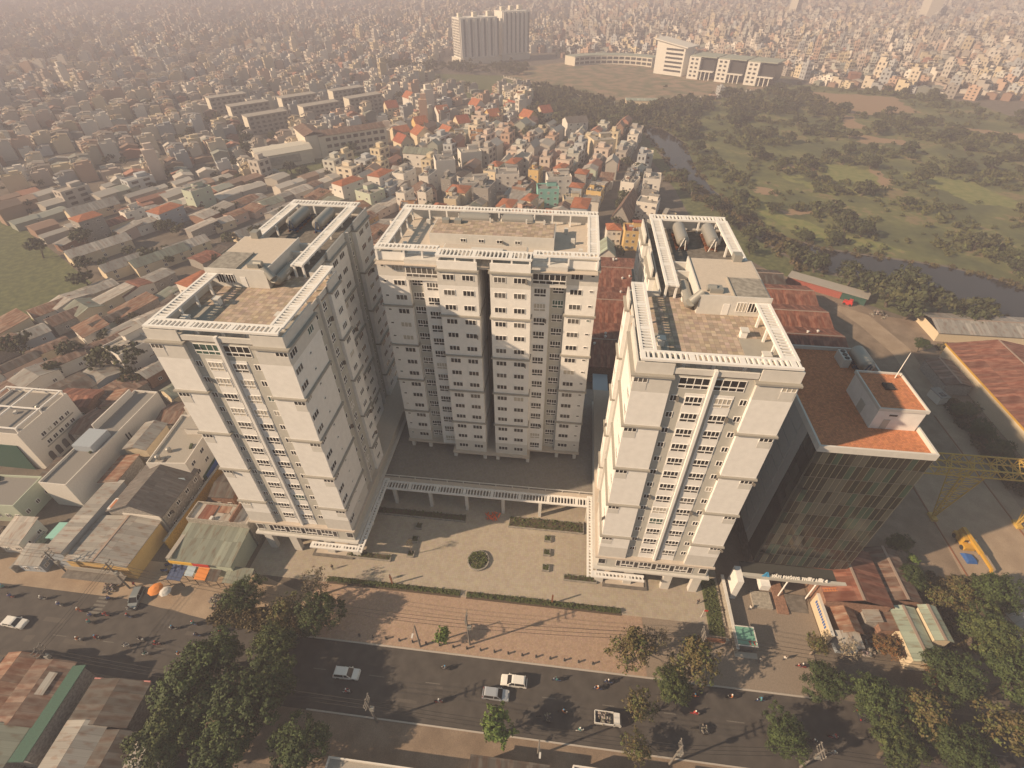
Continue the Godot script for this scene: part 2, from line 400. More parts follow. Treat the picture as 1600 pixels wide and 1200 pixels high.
func ground_and_roads() -> void:
	sheet("ground", rect(-4800, 4800, -5600, 400), 0.0, M["city_ground"])
	var b := MB.new(); b.poly(pts(MARSH), 0.03)
	for k in b.t.size(): b.t[k] = Vector2((b.t[k].x - 50.0) / 390.0, (b.t[k].y + 640.0) / 500.0)
	setting("marsh", b.mesh(marsh_material()))
	sheet("canal_water", CANAL, 0.05, M["water"])
	sheet("bank", [[48, -440], [52, -403], [57, -360], [61, -331], [68, -300], [80, -272], [84, -246], [94, -220], [108, -203], [131, -195], [147, -180], [165, -172.5], [150, -160], [125, -172], [112, -182], [84, -205], [62, -240], [58, -300], [50, -350], [40, -420]], 0.02, M["lawn"])
	sheet("campus_field", CAMPUS, 0.02, M["dry_field"])
	sheet("school_field", SCHOOL_FIELD, 0.02, M["lawn"])
	sheet("football_field", FOOTBALL, 0.02, M["lawn"])
	sheet("yard_ground", [[36, -115], [36, -58], [80, -44], [160, -60], [190, -150], [150, -165], [118, -172], [106, -186], [84, -206], [60, -206], [36, -160]], 0.012, M["dirt"])
	sheet("yard_track", [[104, -178], [112, -172], [117, -152], [115, -130], [113, -100], [112, -66], [107, -66], [108, -105], [110, -148], [106, -165], [101, -176]], 0.018, M["pale_dirt"])
	sheet("yard_apron", [[88.8, -62], [108.6, -62], [109, -98], [91, -98]], 0.016, M["pale_dirt"])
	sheet("road_shoulder", [[-400, -50], [-62, -50], [-47, -46], [-47, -38], [-60, -38], [-75, -40.4], [-400, -42]], 0.012, M["pale_dirt"])
	sheet("road", [[-600, -43], [-115, -41.6], [-86, -41.4], [-73.6, -40], [-60, -38.6], [600, -38.6], [600, -26.3], [-40, -26.3], [-66, -26.8], [-100, -28.5], [-600, -30]], 0.016, M["asphalt"])
	sheet("far_sidewalk", [[-66, -26.8], [-40, -26.3], [600, -26.3], [600, -18], [-66, -18]], 0.02, M["dirt"])
	sheet("verge", [[-160, -645], [-82, -640], [-51, -600], [28, -518], [50, -498], [92, -530], [100, -512], [70, -440], [40, -425], [-40, -420], [-60, -470], [-150, -565]], 0.014, M["lawn"])
	var pr := RandomNumberGenerator.new(); pr.seed = 12
	for k in 22:   # patched asphalt
		var x := pr.randf_range(-110, 90); var z := pr.randf_range(-37.5, -28.0); var w := pr.randf_range(0.8, 5.0); var d := pr.randf_range(0.5, 1.6)
		sheet("road_patch", [[x, z], [x + w, z + pr.randf_range(-0.15, 0.15)], [x + w + pr.randf_range(-0.3, 0.3), z + d], [x + pr.randf_range(-0.3, 0.3), z + d]], 0.020 + 0.0001 * k, M["asphalt_dark"] if k % 3 else M["asphalt_pale"])
	# raised paving with real steps
	var a := MB.new(); a.box(-63.6, 36.6, 0, 0.15, -109, -49.6)
	setting("plaza", a.mesh(M["plaza_slabs"]))
	a = MB.new(); a.box(-47.5, 20.2, 0, 0.13, -49.6, -38.5)
	setting("sidewalk", a.mesh(M["brick_paving"]))
	a = MB.new(); a.box(20.2, 52.0, 0, 0.11, -49.6, -38.5); a.box(38.2, 54.5, 0, 0.11, -60.4, -49.6)
	setting("forecourt", a.mesh(M["forecourt_paving"]))
	a = MB.new(); a.box(-47.5, 52.0, 0, 0.17, -38.5, -38.22)
	setting("kerb", a.mesh(M["kerb_stone"]))
	a = MB.new(); a.box(-40, 300, 0, 0.15, -26.5, -26.25)
	setting("kerb", a.mesh(M["kerb_stone"]))
	var cw := setting("crosswalk_marking", MB_strip(-91.5, -89.0, -41.0, -38.0, 5, 0.42))
	cw.name = "crosswalk_marking"
	setting("lane_marking", dashes(-95, 130, -33.0, 3.2, 7.5, 0.13))

func MB_strip(x0: float, x1: float, z0: float, z1: float, k: int, w: float) -> ArrayMesh:
	var b := MB.new()
	for q in k:
		var z := lerpf(z0, z1, float(q) / (k - 1))
		b.poly(pts(rect(x0, x1, z - w / 2, z + w / 2)), 0.022)
	return b.mesh(M["paint_mark"])

func dashes(x0: float, x1: float, z: float, l: float, gap: float, w: float) -> ArrayMesh:
	var b := MB.new(); var x := x0
	while x < x1:
		b.poly(pts(rect(x, x + l * rng.randf_range(0.5, 1.0), z - w / 2, z + w / 2)), 0.0215)
		x += l + gap
	return b.mesh(M["paint_mark"])

# ---------------------------------------------------------------- the apartment towers
const FLOOR := 3.26

func window_meshes(w: float, h: float, top: int, low: int) -> Array:   # frame, pane
	var key := "%.2f %.2f %d %d" % [w, h, top, low]
	if not win_cache.has(key):
		var b := MB.new(); var t := 0.07
		b.box(-w / 2, w / 2, 0, t, 0, 0.09); b.box(-w / 2, w / 2, h - t, h, 0, 0.09)
		b.box(-w / 2, -w / 2 + t, t, h - t, 0, 0.09); b.box(w / 2 - t, w / 2, t, h - t, 0, 0.09)
		var split := h * 0.36 if low > 0 else t
		if low > 0:
			b.box(-w / 2 + t, w / 2 - t, split - 0.09, split + 0.09, 0, 0.10)
			for k in range(1, low): b.box(-w / 2 + w * k / low - 0.05, -w / 2 + w * k / low + 0.05, t, split - 0.09, 0, 0.08)
		for k in range(1, top): b.box(-w / 2 + w * k / top - 0.05, -w / 2 + w * k / top + 0.05, split + (0.09 if low > 0 else 0.0), h - t, 0, 0.08)
		var fm := b.mesh(M["frame_white"])
		var panes := []
		for q in ["window_dark", "window_mid", "window_pale", "window_green"]:
			var g := MB.new(); g.box(-w / 2 + 0.03, w / 2 - 0.03, 0.03, h - 0.03, 0.0, 0.035)
			panes.append(g.mesh(M[q]))
		win_cache[key] = [fm, panes]
	return win_cache[key]

# at: middle of the sill on the wall face; turn: 0 faces +z, PI/2 faces +x
func window(parent: Node, w: float, h: float, top: int, low: int, at: Vector3, turn := 0.0) -> void:
	var m := window_meshes(w, h, top, low)
	var o := part(parent, "window", m[0], at, turn)
	var q := rng.randf()
	if q > 0.30 and q < 0.36 and top > 1 and w < 2.6 and h < 2.0:   # a sash left open
		var sw := w / top - 0.06; var sh := h * (0.56 if low > 0 else 0.86)
		var sa := part(o, "open_sash", box_mesh(sw, sh, 0.04, "window_mid"), Vector3(w / 2 - 0.1 + sw * 0.35, h - sh / 2 - 0.06, 0.1 + sw * 0.42)); sa.rotation.y = -0.9
	part(o, "pane", m[1][0 if q < 0.76 else (1 if q < 0.91 else (2 if q < 0.975 else 3))])

func pergola_run(parent: Node, x0: float, x1: float, z0: float, z1: float, y: float, along_x: bool, gaps := true) -> void:
	# two long beams and the slats between them
	var w := 0.42; var h := 0.34
	if along_x:
		bx(parent, "pergola_beam", M["white_paint"], x0, x1, y - h, y, z0, z0 + w)
		bx(parent, "pergola_beam", M["white_paint"], x0, x1, y - h, y, z1 - w, z1)
	else:
		bx(parent, "pergola_beam", M["white_paint"], x0, x0 + w, y - h, y, z0, z1)
		bx(parent, "pergola_beam", M["white_paint"], x1 - w, x1, y - h, y, z0, z1)
	var b := MB.new(); var a := x0 if along_x else z0; var e := x1 if along_x else z1
	var n := int((e - a - 0.6) / 0.72); var step := (e - a - 0.6) / n
	for k in n + 1:
		var q := a + 0.3 + step * k
		var t := 0.13 if k % 9 != 0 else 0.36
		if along_x: b.box(q - t, q + t, y - h + 0.03, y - 0.03, z0 + w, z1 - w)
		else: b.box(x0 + w, x1 - w, y - h + 0.03, y - 0.03, q - t, q + t)
	stuff(part(parent, "pergola_slats", b.mesh(M["white_paint"])))

func side_tower(left: bool) -> void:
	# written for the tower on the right; the left one is its mirror image across the court
	var nm := "left" if left else "right"
	var o := thing("apartment_tower", "tall white apartment tower on the %s of the court, pergola round its flat roof" % nm, "apartment tower", Vector3(-51.0 if left else 21.4, 0, -80), "three white apartment towers")
	var c := Node3D.new()   # gathers nothing: parts below are placed in world metres and shifted to the base
	c.free()
	var T := func(x: float) -> float: return (-29.6 - x) if left else x
	var off := o.position
	var B := func(n: String, m: String, x0: float, x1: float, y0: float, y1: float, z0: float, z1: float) -> MeshInstance3D:
		return bx(o, n, M[m], T.call(x0) - off.x, T.call(x1) - off.x, y0, y1, z0 - off.z, z1 - off.z)
	var inner := PI / 2 if left else -PI / 2    # the wall that faces the court
	var W := func(w: float, h: float, top: int, low: int, x: float, y: float, z: float, turn: float) -> void:
		window(o, w, h, top, low, Vector3(T.call(x) - off.x, y, z - off.z), turn)
	var ledges := [57.4, 47.55, 37.75, 28.0, 18.25]
	# body
	B.call("wall", "grey_paint", 11.0, 31.9, 10.9, 57.2, -77.2, -56.3)
	B.call("wall", "grey_paint", 16.0, 31.9, 10.9, 57.2, -105.6, -77.2)
	B.call("roof_slab", "roof_slabs", 10.8, 32.2, 57.2, 57.35, -77.2, -56.3)
	B.call("roof_slab", "dark_concrete", 16.0, 31.9, 57.2, 57.33, -105.6, -77.2)
	# front bay: white strips behind the window columns, the middle fin, windows
	for k in 2:
		var xs: float = [18.3, 22.25][k]
		B.call("facade_strip", "white_paint", xs - 0.15, xs + 2.65, 11.0, 54.0, -56.3, -56.24)
	B.call("fin", "white_paint", 21.05, 21.5, 10.9, 58.6, -56.3, -55.75)
	for k in 13:
		var y := 51.75 - FLOOR * k
		W.call(2.4, 1.75, 4, 2, 19.5, y, -56.24, 0.0); W.call(2.4, 1.75, 4, 2, 23.55, y, -56.24, 0.0)
		W.call(1.0, 1.15, 2, 0, 16.65, y + 0.65, -56.3, 0.0); W.call(1.0, 1.15, 2, 0, 26.35, y + 0.65, -56.3, 0.0)
	W.call(4.2, 2.0, 4, 4, 18.9, 54.9, -56.3, 0.0); W.call(4.2, 2.0, 4, 4, 23.75, 54.9, -56.3, 0.0)
	B.call("bay_head", "off_white", 15.7, 27.0, 57.6, 58.5, -56.3, -56.0)
	# corner blocks, three storeys each between ledges
	for side in 2:
		var x0: float = [10.4, 27.0][side]; var x1: float = [15.7, 32.5][side]
		for k in 5:
			var top: float = ledges[k] - 0.32; var low: float = ledges[k + 1] if k < 4 else 10.9
			var white_top := top - (2.9 if k == 0 else 0.0); var white_low := low + (3.4 if k == 4 else 0.0)
			B.call("facade_panel", "white_paint", x0, x1, white_low, white_top, -65.8, -55.7)
			if k == 0: B.call("facade_panel", "off_white", x0, x1, white_top, top, -65.8, -55.7)
			if k == 4: B.call("facade_panel", "off_white", x0, x1, low, white_low, -65.8, -55.7)
			B.call("ledge", "olive_ledge", x0 - 0.42, x1 + 0.22, top, top + 0.32, -66.0, -55.3)
			# the strip of three lights under each ledge, at the outer corner, and the panel below it
			var xc: float = [11.45, 31.35][side]
			W.call(1.95, 0.85, 3, 0, xc, top - 1.15, -55.7, 0.0)
			B.call("infill_panel", "off_white", xc - 0.95, xc + 0.95, top - 2.5, top - 1.2, -55.7, -55.66)
		B.call("fascia", "off_white", x0 + 0.15, x1, 57.4, 59.3, -56.15, -55.9)
		var fx: float = [10.55, 32.25][side]; B.call("fascia", "off_white", fx, fx + 0.25, 57.4, 59.3, -65.8, -56.15)
	# wall to the court: windows on the corner block, a recess, a fin, a narrow block
	for k in 14:
		var y := 55.0 - FLOOR * k
		if k > 0: W.call(0.55, 0.5, 1, 0, 10.4, y + 0.7, -61.2, inner)
		if k % 3 != 0 or k == 0: W.call(2.2, 1.25, 3, 0, 10.4, y + 0.25, -57.0, inner)
		else: W.call(1.8, 0.8, 3, 0, 10.4, y + 0.9, -56.9, inner)
		if k == 0: W.call(1.9, 1.3, 3, 0, 10.4, y + 0.25, -63.2, inner)
		W.call(1.3, 1.2, 2, 0, 11.0, y + 0.2, -66.7, inner)
		W.call(1.9, 1.7, 3, 2, 11.0, y - 0.1, -70.0, inner)
		W.call(1.8, 1.2, 3, 0, 10.4, y + 0.25, -74.3, inner)
		# the rear wing
		W.call(2.3, 1.2, 3, 0, 15.1, y + 0.25, -85.6, inner); W.call(2.3, 1.2, 3, 0, 15.1, y + 0.25, -89.0, inner)
		W.call(1.3, 1.6, 2, 2, 16.0, y, -93.2, inner); W.call(1.7, 1.6, 3, 2, 16.0, y, -95.6, inner)
		W.call(2.3, 1.2, 3, 0, 15.1, y + 0.25, -100.3, inner); W.call(2.0, 1.2, 3, 0, 15.1, y + 0.25, -103.9, inner)
	B.call("fin", "off_white", 10.45, 11.0, 10.9, 58.6, -68.75, -68.45)
	B.call("fin", "off_white", 15.2, 16.0, 10.9, 58.4, -94.35, -94.05)
	for k in 5:
		var top: float = ledges[k] - 0.32; var low: float = ledges[k + 1] if k < 4 else 10.9
		for z in [[-76.6, -72.3, 10.4, 11.6], [-92.0, -83.6, 15.1, 16.6], [-105.7, -97.6, 15.1, 16.6]]:
			B.call("facade_panel", "white_paint", z[2], z[3], low, top, z[0], z[1])
			B.call("ledge", "olive_ledge", z[2] - 0.4, z[3], top, top + 0.32, z[0] - 0.15, z[1] + 0.15)
	for z in [[-76.6, -72.3, 10.5, 11.6], [-92.0, -83.6, 15.2, 16.6], [-105.7, -97.6, 15.2, 16.6]]:
		B.call("fascia", "off_white", z[2], z[2] + 0.25, 57.4, 59.2, z[0], z[1])
	for z in [[-105.6, -95.0], [-93.0, -86.0], [-84.0, -78.0]]:
		B.call("facade_panel", "white_paint", 31.9, 32.5, 10.9, 57.0, z[0], z[1])
	# foot of the tower: slab, glazed storey, lower slab, legs on the ground
	B.call("podium_slab", "pale_concrete", 9.9, 32.9, 10.45, 10.9, -106, -55.45)
	B.call("podium_wall", "grey_paint", 10.6, 32.1, 6.95, 10.45, -105, -55.9)
	B.call("podium_slab", "off_white", 9.9, 32.7, 6.5, 6.95, -105.6, -55.35)
	for x in [11.4, 31.1]: W.call(1.5, 1.9, 1, 0, x, 7.9, -55.9, 0.0)
	for k in 4: W.call(2.4, 2.3, 3, 2, 16.4 + k * 3.5, 7.6, -55.9, 0.0)
	for k in 5: W.call(0.95, 2.2, 1, 0, 14.65 + k * 3.5, 7.6, -55.9, 0.0)
	for x in [11.6, 17.4, 25.2, 30.9]:
		for z in [-56.6, -64.5, -72.0]:
			B.call("column", "off_white", x - 0.85, x + 0.85, 0.1, 6.5, z - 0.5, z + 0.5)
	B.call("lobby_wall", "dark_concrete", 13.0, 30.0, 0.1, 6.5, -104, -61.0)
	B.call("lobby_glass", "curtain_glass_grey", 13.6, 21.0, 0.3, 5.2, -61.0, -60.9)
	B.call("step", "dark_concrete", 12.4, 21.6, 0.15, 0.45, -60.8, -55.2)
	B.call("step", "pale_concrete", 13.0, 21.0, 0.45, 0.62, -60.8, -55.8)
	# canopy of slats over the entrance and along the court side
	var cx0: float = T.call(9.9) - off.x; var cx1: float = T.call(20.0) - off.x
	pergola_run(o, minf(cx0, cx1), maxf(cx0, cx1), -55.1 - off.z, -53.7 - off.z, 6.35, true)
	cx0 = T.call(8.6) - off.x; cx1 = T.call(9.85) - off.x
	pergola_run(o, minf(cx0, cx1), maxf(cx0, cx1), -73.5 - off.z, -53.7 - off.z, 6.36, false)
	# roof: pergola on posts, low parapets, lift house
	var P := func(x0: float, x1: float, z0: float, z1: float, along: bool) -> void:
		var a: float = T.call(x0) - off.x; var b: float = T.call(x1) - off.x
		pergola_run(o, minf(a, b), maxf(a, b), z0 - off.z, z1 - off.z, 60.0, along)
	P.call(11.0, 32.1, -57.95, -55.75, true)
	P.call(11.0, 13.3, -76.9, -57.96, false)
	P.call(29.8, 32.1, -72.2, -57.96, false)
	P.call(16.6, 18.8, -104.0, -76.4, false)
	P.call(16.6, 32.0, -106.5, -104.01, true)
	P.call(29.8, 32.0, -103.99, -86.6, false)
	for q in [[13.1, -60.5], [13.1, -64.5], [13.1, -68.5], [13.1, -72.5], [13.1, -76.5], [17.3, -57.8], [21.4, -57.8], [25.6, -57.8], [29.9, -57.9], [30.0, -61.5], [30.0, -65.4], [30.0, -69.4], [18.5, -77.0], [16.9, -77.0], [18.5, -82.0], [18.5, -87.0], [18.5, -93.0], [18.5, -99.0], [18.5, -104.2], [22.5, -104.2], [26.5, -104.2], [30.0, -104.2], [30.0, -99.0], [30.0, -93.5], [30.0, -88.0]]:
		B.call("post", "white_paint", q[0] - 0.17, q[0] + 0.17, 57.3, 59.68, q[1] - 0.17, q[1] + 0.17)
	B.call("parapet", "off_white", 11.0, 31.9, 57.35, 58.3, -56.5, -56.3)
	B.call("parapet", "off_white", 31.7, 31.9, 57.35, 58.5, -105.6, -56.5)
	B.call("parapet", "off_white", 11.0, 11.2, 57.35, 58.3, -77.2, -56.5)
	B.call("parapet", "off_white", 11.2, 16.0, 57.35, 58.3, -77.2, -77.0)
	B.call("parapet", "off_white", 16.0, 16.2, 57.35, 58.3, -105.6, -77.2)
	B.call("parapet", "off_white", 16.2, 31.7, 57.35, 59.2, -105.6, -105.4)
	B.call("lift_house", "off_white", 21.3, 32.3, 57.35, 60.4, -86.0, -72.4)
	B.call("lift_house_roof", "pale_concrete", 21.5, 32.1, 60.4, 60.46, -85.8, -72.6)
	B.call("lift_house_roof", "concrete", 26.7, 32.0, 60.46, 60.62, -79.0, -72.8)
	B.call("coping", "off_white", 21.3, 32.3, 60.4, 60.75, -72.6, -72.4); B.call("coping", "off_white", 21.3, 21.5, 60.4, 60.7, -86.0, -72.6); B.call("coping", "olive_ledge", 26.55, 26.7, 60.4, 60.8, -79.0, -72.6)
	B.call("lift_house", "off_white", 18.9, 21.3, 57.35, 59.7, -82.4, -82.0); B.call("lift_house", "off_white", 18.9, 21.3, 57.35, 59.7, -85.8, -85.4)
	for k in 2: W.call(1.5, 1.7, 3, 0, 28.0 + k * 1.75, 58.1, -72.4, 0.0)
	B.call("door", "white_paint", 25.2, 26.2, 57.4, 59.4, -72.4, -72.34)
	# ducts beside the lift house
	var d := MB.new(); var dx: float = T.call(20.2) - off.x
	d.tube(Vector3(dx, 58.4, -80.0 - off.z), Vector3(dx, 58.4, -73.6 - off.z), 0.8, 0.8, 12)
	d.tube(Vector3(dx, 58.4, -73.6 - off.z), Vector3(dx, 59.3, -72.6 - off.z), 0.8, 0.75, 12)
	d.tube(Vector3(dx, 59.3, -72.6 - off.z), Vector3(T.call(21.8) - off.x, 60.9, -73.2 - off.z), 0.75, 0.6, 12)
	part(o, "duct", d.mesh(M["duct_metal"]))
	d = MB.new(); d.tube(Vector3(T.call(22.6) - off.x, 61.0, -74.4 - off.z), Vector3(T.call(24.0) - off.x, 61.0, -74.4 - off.z), 0.5, 0.55, 10); d.box(T.call(23.0) - off.x, T.call(25.0) - off.x, 60.46, 61.2, -75.2 - off.z, -73.6 - off.z)
	part(o, "vent_unit", d.mesh(M["duct_metal"]))
	B.call("vent_unit", "duct_metal", 29.0, 30.4, 60.46, 61.7, -86.6, -85.0)
	for q in [[14.7, -63.0], [27.3, -66.5], [29.0, -60.6], [20.0, -76.2]]:
		B.call("vent_box", "white_paint", q[0] - 0.45, q[0] + 0.45, 57.35, 58.5, q[1] - 0.45, q[1] + 0.45)
		B.call("vent_box", "off_white", q[0] - 0.6, q[0] + 0.6, 58.5, 58.7, q[1] - 0.6, q[1] + 0.6)
	B.call("junk_pile", "concrete", 30.2, 31.5, 57.35, 57.9, -60.5, -58.2)
	# tanks stand on the roof
	for k in 2:
		water_tank(Vector3(T.call([22.2, 27.9][k]), 57.33, -99.2), PI / 2, 7.0, 1.18, "%s steel water tank with ribs on the %s tower roof" % [["inner", "outer"][k], nm], not left)

func water_tank(at: Vector3, turn: float, l: float, r: float, label: String, rust: bool) -> void:
	var o := thing("water_tank", label, "water tank", at, "steel water tanks on the tower roofs", turn)
	var b := MB.new(); var n := 8; var y := r + 0.55
	for k in n:
		var x0 := -l / 2 + l * k / n; var x1 := -l / 2 + l * (k + 1) / n; var m := (x0 + x1) / 2
		b.tube(Vector3(x0, y, 0), Vector3(m, y, 0), r * 0.97, r, 18, false); b.tube(Vector3(m, y, 0), Vector3(x1, y, 0), r, r * 0.97, 18, false)
	part(o, "tank_body", b.mesh(M["steel_tank"]))
	for s in [-1, 1]:
		b = MB.new(); b.tube(Vector3(s * l / 2, y, 0), Vector3(s * (l / 2 + 0.35), y, 0), r * 0.97, r * 0.6, 18)
		part(o, "end_cap", b.mesh(M["tank_end"]))
		b = MB.new(); b.bar(Vector3(s * (l / 2 + 0.45), 0.1, -0.7), Vector3(s * (l / 2 + 0.45), y + 0.9, 0.1), 0.12, 0.12); b.tube(Vector3(s * (l / 2 + 0.4), 0.2, 0.6), Vector3(s * (l / 2 + 0.4), y + 0.4, 0.4), 0.08, 0.08, 6)
		part(o, "pipe", b.mesh(M["frame_white"] if rust else M["blue_steel"]))
	for k in 4:
		b = MB.new(); var x := -l * 0.42 + l * 0.28 * k
		b.box(x - 0.12, x + 0.12, 0, 0.7, -r * 0.9, r * 0.9)
		part(o, "cradle", b.mesh(M["rust_steel"] if rust else M["blue_steel"]))
	for s in [-1, 1]:
		b = MB.new(); b.box(-l / 2 - 0.3, l / 2 + 0.3, 0, 0.22, s * r * 0.8 - 0.1, s * r * 0.8 + 0.1)
		part(o, "rail", b.mesh(M["rust_steel"]))

func middle_tower() -> void:
	var o := thing("apartment_tower", "wide white apartment tower at the back of the court, dark slot down its middle", "apartment tower", Vector3(-15, 0, -96), "three white apartment towers")
	var off := o.position
	var B := func(n: String, m: String, x0: float, x1: float, y0: float, y1: float, z0: float, z1: float) -> MeshInstance3D:
		return bx(o, n, M[m], x0 - off.x, x1 - off.x, y0, y1, z0 - off.z, z1 - off.z)
	var W := func(w: float, h: float, top: int, low: int, x: float, y: float, z: float, turn := 0.0) -> void:
		window(o, w, h, top, low, Vector3(x - off.x, y, z - off.z), turn)
	var S := func(x: float) -> float: return -30.0 - x
	B.call("wall", "grey_paint", -35.9, -16.2, 8.2, 57.2, -106, -86.2)
	B.call("wall", "grey_paint", -13.8, 5.9, 8.2, 57.2, -106, -86.2)
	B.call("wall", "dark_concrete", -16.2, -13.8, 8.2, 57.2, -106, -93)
	B.call("roof_slab", "pale_concrete", -35.9, 5.9, 57.2, 57.33, -106, -83.6)
	var ledges := [57.4, 47.55, 37.75, 28.0, 18.25]
	for mir in 2:
		var X := func(x: float) -> float: return x if mir == 0 else S.call(x)
		var BB := func(n: String, m: String, x0: float, x1: float, y0: float, y1: float, z0: float, z1: float) -> void:
			B.call(n, m, X.call(x0), X.call(x1), y0, y1, z0, z1)
		for k in 5:
			var top: float = ledges[k] - 0.32; var low: float = ledges[k + 1] if k < 4 else 8.2
			for q in [[-36.2, -30.35, -85.2], [-23.8, -16.15, -82.7]]:
				var wt := top - (3.0 if k == 0 else 0.0); var wl := low + (3.6 if k == 4 else 0.0)
				BB.call("facade_panel", "white_paint", q[0], q[1], wl, wt, -90.0, q[2])
				if k == 0: BB.call("facade_panel", "off_white", q[0], q[1], wt, top, -90.0, q[2])
				if k == 4: BB.call("facade_panel", "off_white", q[0], q[1], low, wl, -90.0, q[2])
				BB.call("ledge", "olive_ledge", q[0] - 0.25, q[1] + 0.25, top, top + 0.32, -90.2, q[2] + 0.38)
		BB.call("facade_strip", "white_paint", -27.3, -23.8, 8.2, 53.9, -88, -84.6)
		BB.call("facade_strip", "off_white", -30.35, -23.8, 53.9, 58.2, -88, -84.2)
		BB.call("fascia", "white_paint", -36.1, -30.35, 57.4, 59.0, -85.55, -85.3)
		BB.call("fascia", "white_paint", -23.7, -16.2, 57.4, 59.0, -83.05, -82.8)
		for k in 15:
			var y := 55.0 - FLOOR * k
			W.call(2.3, 1.2, 3, 0, X.call(-32.2), y + 0.3, -85.2)
			W.call(0.75, 0.5, 1, 0, X.call(-35.1), y + 0.95, -85.2)
			W.call(2.2, 1.2, 3, 0, X.call(-21.7), y + 0.2, -82.7); W.call(2.2, 1.2, 3, 0, X.call(-18.0), y + 0.2, -82.7)
			if k > 0:
				W.call(2.3, 1.75, 4, 2, X.call(-25.45), y - 0.1, -84.6)
				W.call(2.2, 1.75, 4, 2, X.call(-28.9), y - 0.1, -86.2)
		W.call(6.2, 2.1, 6, 5, X.call(-27.1), 54.6, -84.2)
		# sides
		for k in 14:
			for z in [-91.0, -97.0, -102.0]: W.call(1.6, 1.2, 2, 0, X.call(-35.9), 52.0 - FLOOR * k, z, -PI / 2 if mir == 0 else PI / 2)
	# foot on the deck
	B.call("podium_slab", "pale_concrete", -36.4, 6.4, 7.75, 8.2, -106, -84.6)
	B.call("podium_slab", "pale_concrete", -24.4, -5.6, 7.7, 8.2, -84.6, -82.0)
	for x in [-35.4, -31.0, -24.0, -16.6, -13.4, -6.0, 1.0, 5.4]:
		B.call("column", "off_white", x - 0.4, x + 0.4, 5.8, 7.75, -85.8 if absf(x + 15) > 10 else -83.4, -85.0 if absf(x + 15) > 10 else -82.6)
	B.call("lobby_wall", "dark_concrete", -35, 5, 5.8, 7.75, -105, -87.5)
	# roof
	var P := func(x0: float, x1: float, z0: float, z1: float, along: bool) -> void: pergola_run(o, x0 - off.x, x1 - off.x, z0 - off.z, z1 - off.z, 60.0, along)
	P.call(-36.0, -23.9, -87.0, -84.9, true); P.call(-6.1, 6.0, -87.0, -84.9, true)
	P.call(-23.85, -6.15, -86.0, -82.9, true)
	P.call(-36.0, -33.8, -104.4, -87.01, false); P.call(3.8, 6.0, -104.4, -87.01, false)
	P.call(-36.0, 6.0, -106.6, -104.41, true)
	for q in [-35.7, -30.4, -26.9, 5.7, 0.4, -3.1]: B.call("post", "white_paint", q - 0.16, q + 0.16, 57.3, 59.66, -85.3, -84.98)
	for q in [-23.5, -20.2, -16.6, -13.4, -9.8, -6.5]: B.call("post", "white_paint", q - 0.16, q + 0.16, 57.3, 59.66, -83.3, -82.98)
	for k in 11: B.call("post", "white_paint", -34.0 + k * 3.8 - 0.16, -34.0 + k * 3.8 + 0.16, 57.3, 59.66, -104.7, -104.4)
	for z in [-91.0, -95.5, -100.0]:
		for x in [-34.0, 4.0]: B.call("post", "white_paint", x - 0.16, x + 0.16, 57.3, 59.66, z - 0.16, z + 0.16)
	for q in [[-35.9, 5.9, -106.0, -105.8, 59.0], [-35.9, -35.7, -105.8, -86.2, 58.4], [5.7, 5.9, -105.8, -86.2, 58.4], [-35.7, -24, -86.4, -86.2, 58.3], [-6, 5.7, -86.4, -86.2, 58.3]]:
		B.call("parapet", "off_white", q[0], q[1], 57.33, q[4], q[2], q[3])
	B.call("lift_house", "off_white", -27.3, -2.6, 57.33, 59.9, -99.6, -92.4)
	B.call("lift_house_roof", "roof_slabs", -27.1, -2.8, 59.9, 59.96, -99.4, -92.6)
	B.call("lift_house", "off_white", -23.6, -7.4, 57.33, 59.0, -90.2, -88.2); B.call("lift_house_roof", "pale_concrete", -23.4, -7.6, 59.0, 59.06, -90.0, -88.4)
	B.call("lift_house_roof", "off_white", -18.0, -12.0, 59.0, 59.4, -88.2, -86.2)
	for k in 4: W.call(1.1, 0.7, 2, 0, -20.5 + k * 3.6, 58.4, -92.4)
	for q in [[-32, -91], [-33, -99], [-30, -102.5], [1.0, -96], [2.6, -91.5], [-0.5, -101]]: B.call("vent_box", "off_white", q[0] - 0.4, q[0] + 0.4, 57.33, 58.4, q[1] - 0.4, q[1] + 0.4)
	for q in [-25.0, -22.5]: B.call("vent_unit", "duct_metal", q - 0.7, q + 0.7, 59.96, 60.7, -98.6, -97.2)
	for q in [-16.0, -8.6, -5.0]: B.call("vent_pipe", "off_white", q - 0.15, q + 0.15, 59.96, 60.9, -98.8, -98.5)
	water_tank(Vector3(-20.0, 57.33, -102.6), 0.0, 5.8, 1.2, "steel water tank on the middle tower roof, nearer the left tower", true)
	water_tank(Vector3(-10.8, 57.33, -102.6), 0.0, 5.8, 1.2, "steel water tank on the middle tower roof, nearer the right tower", true)

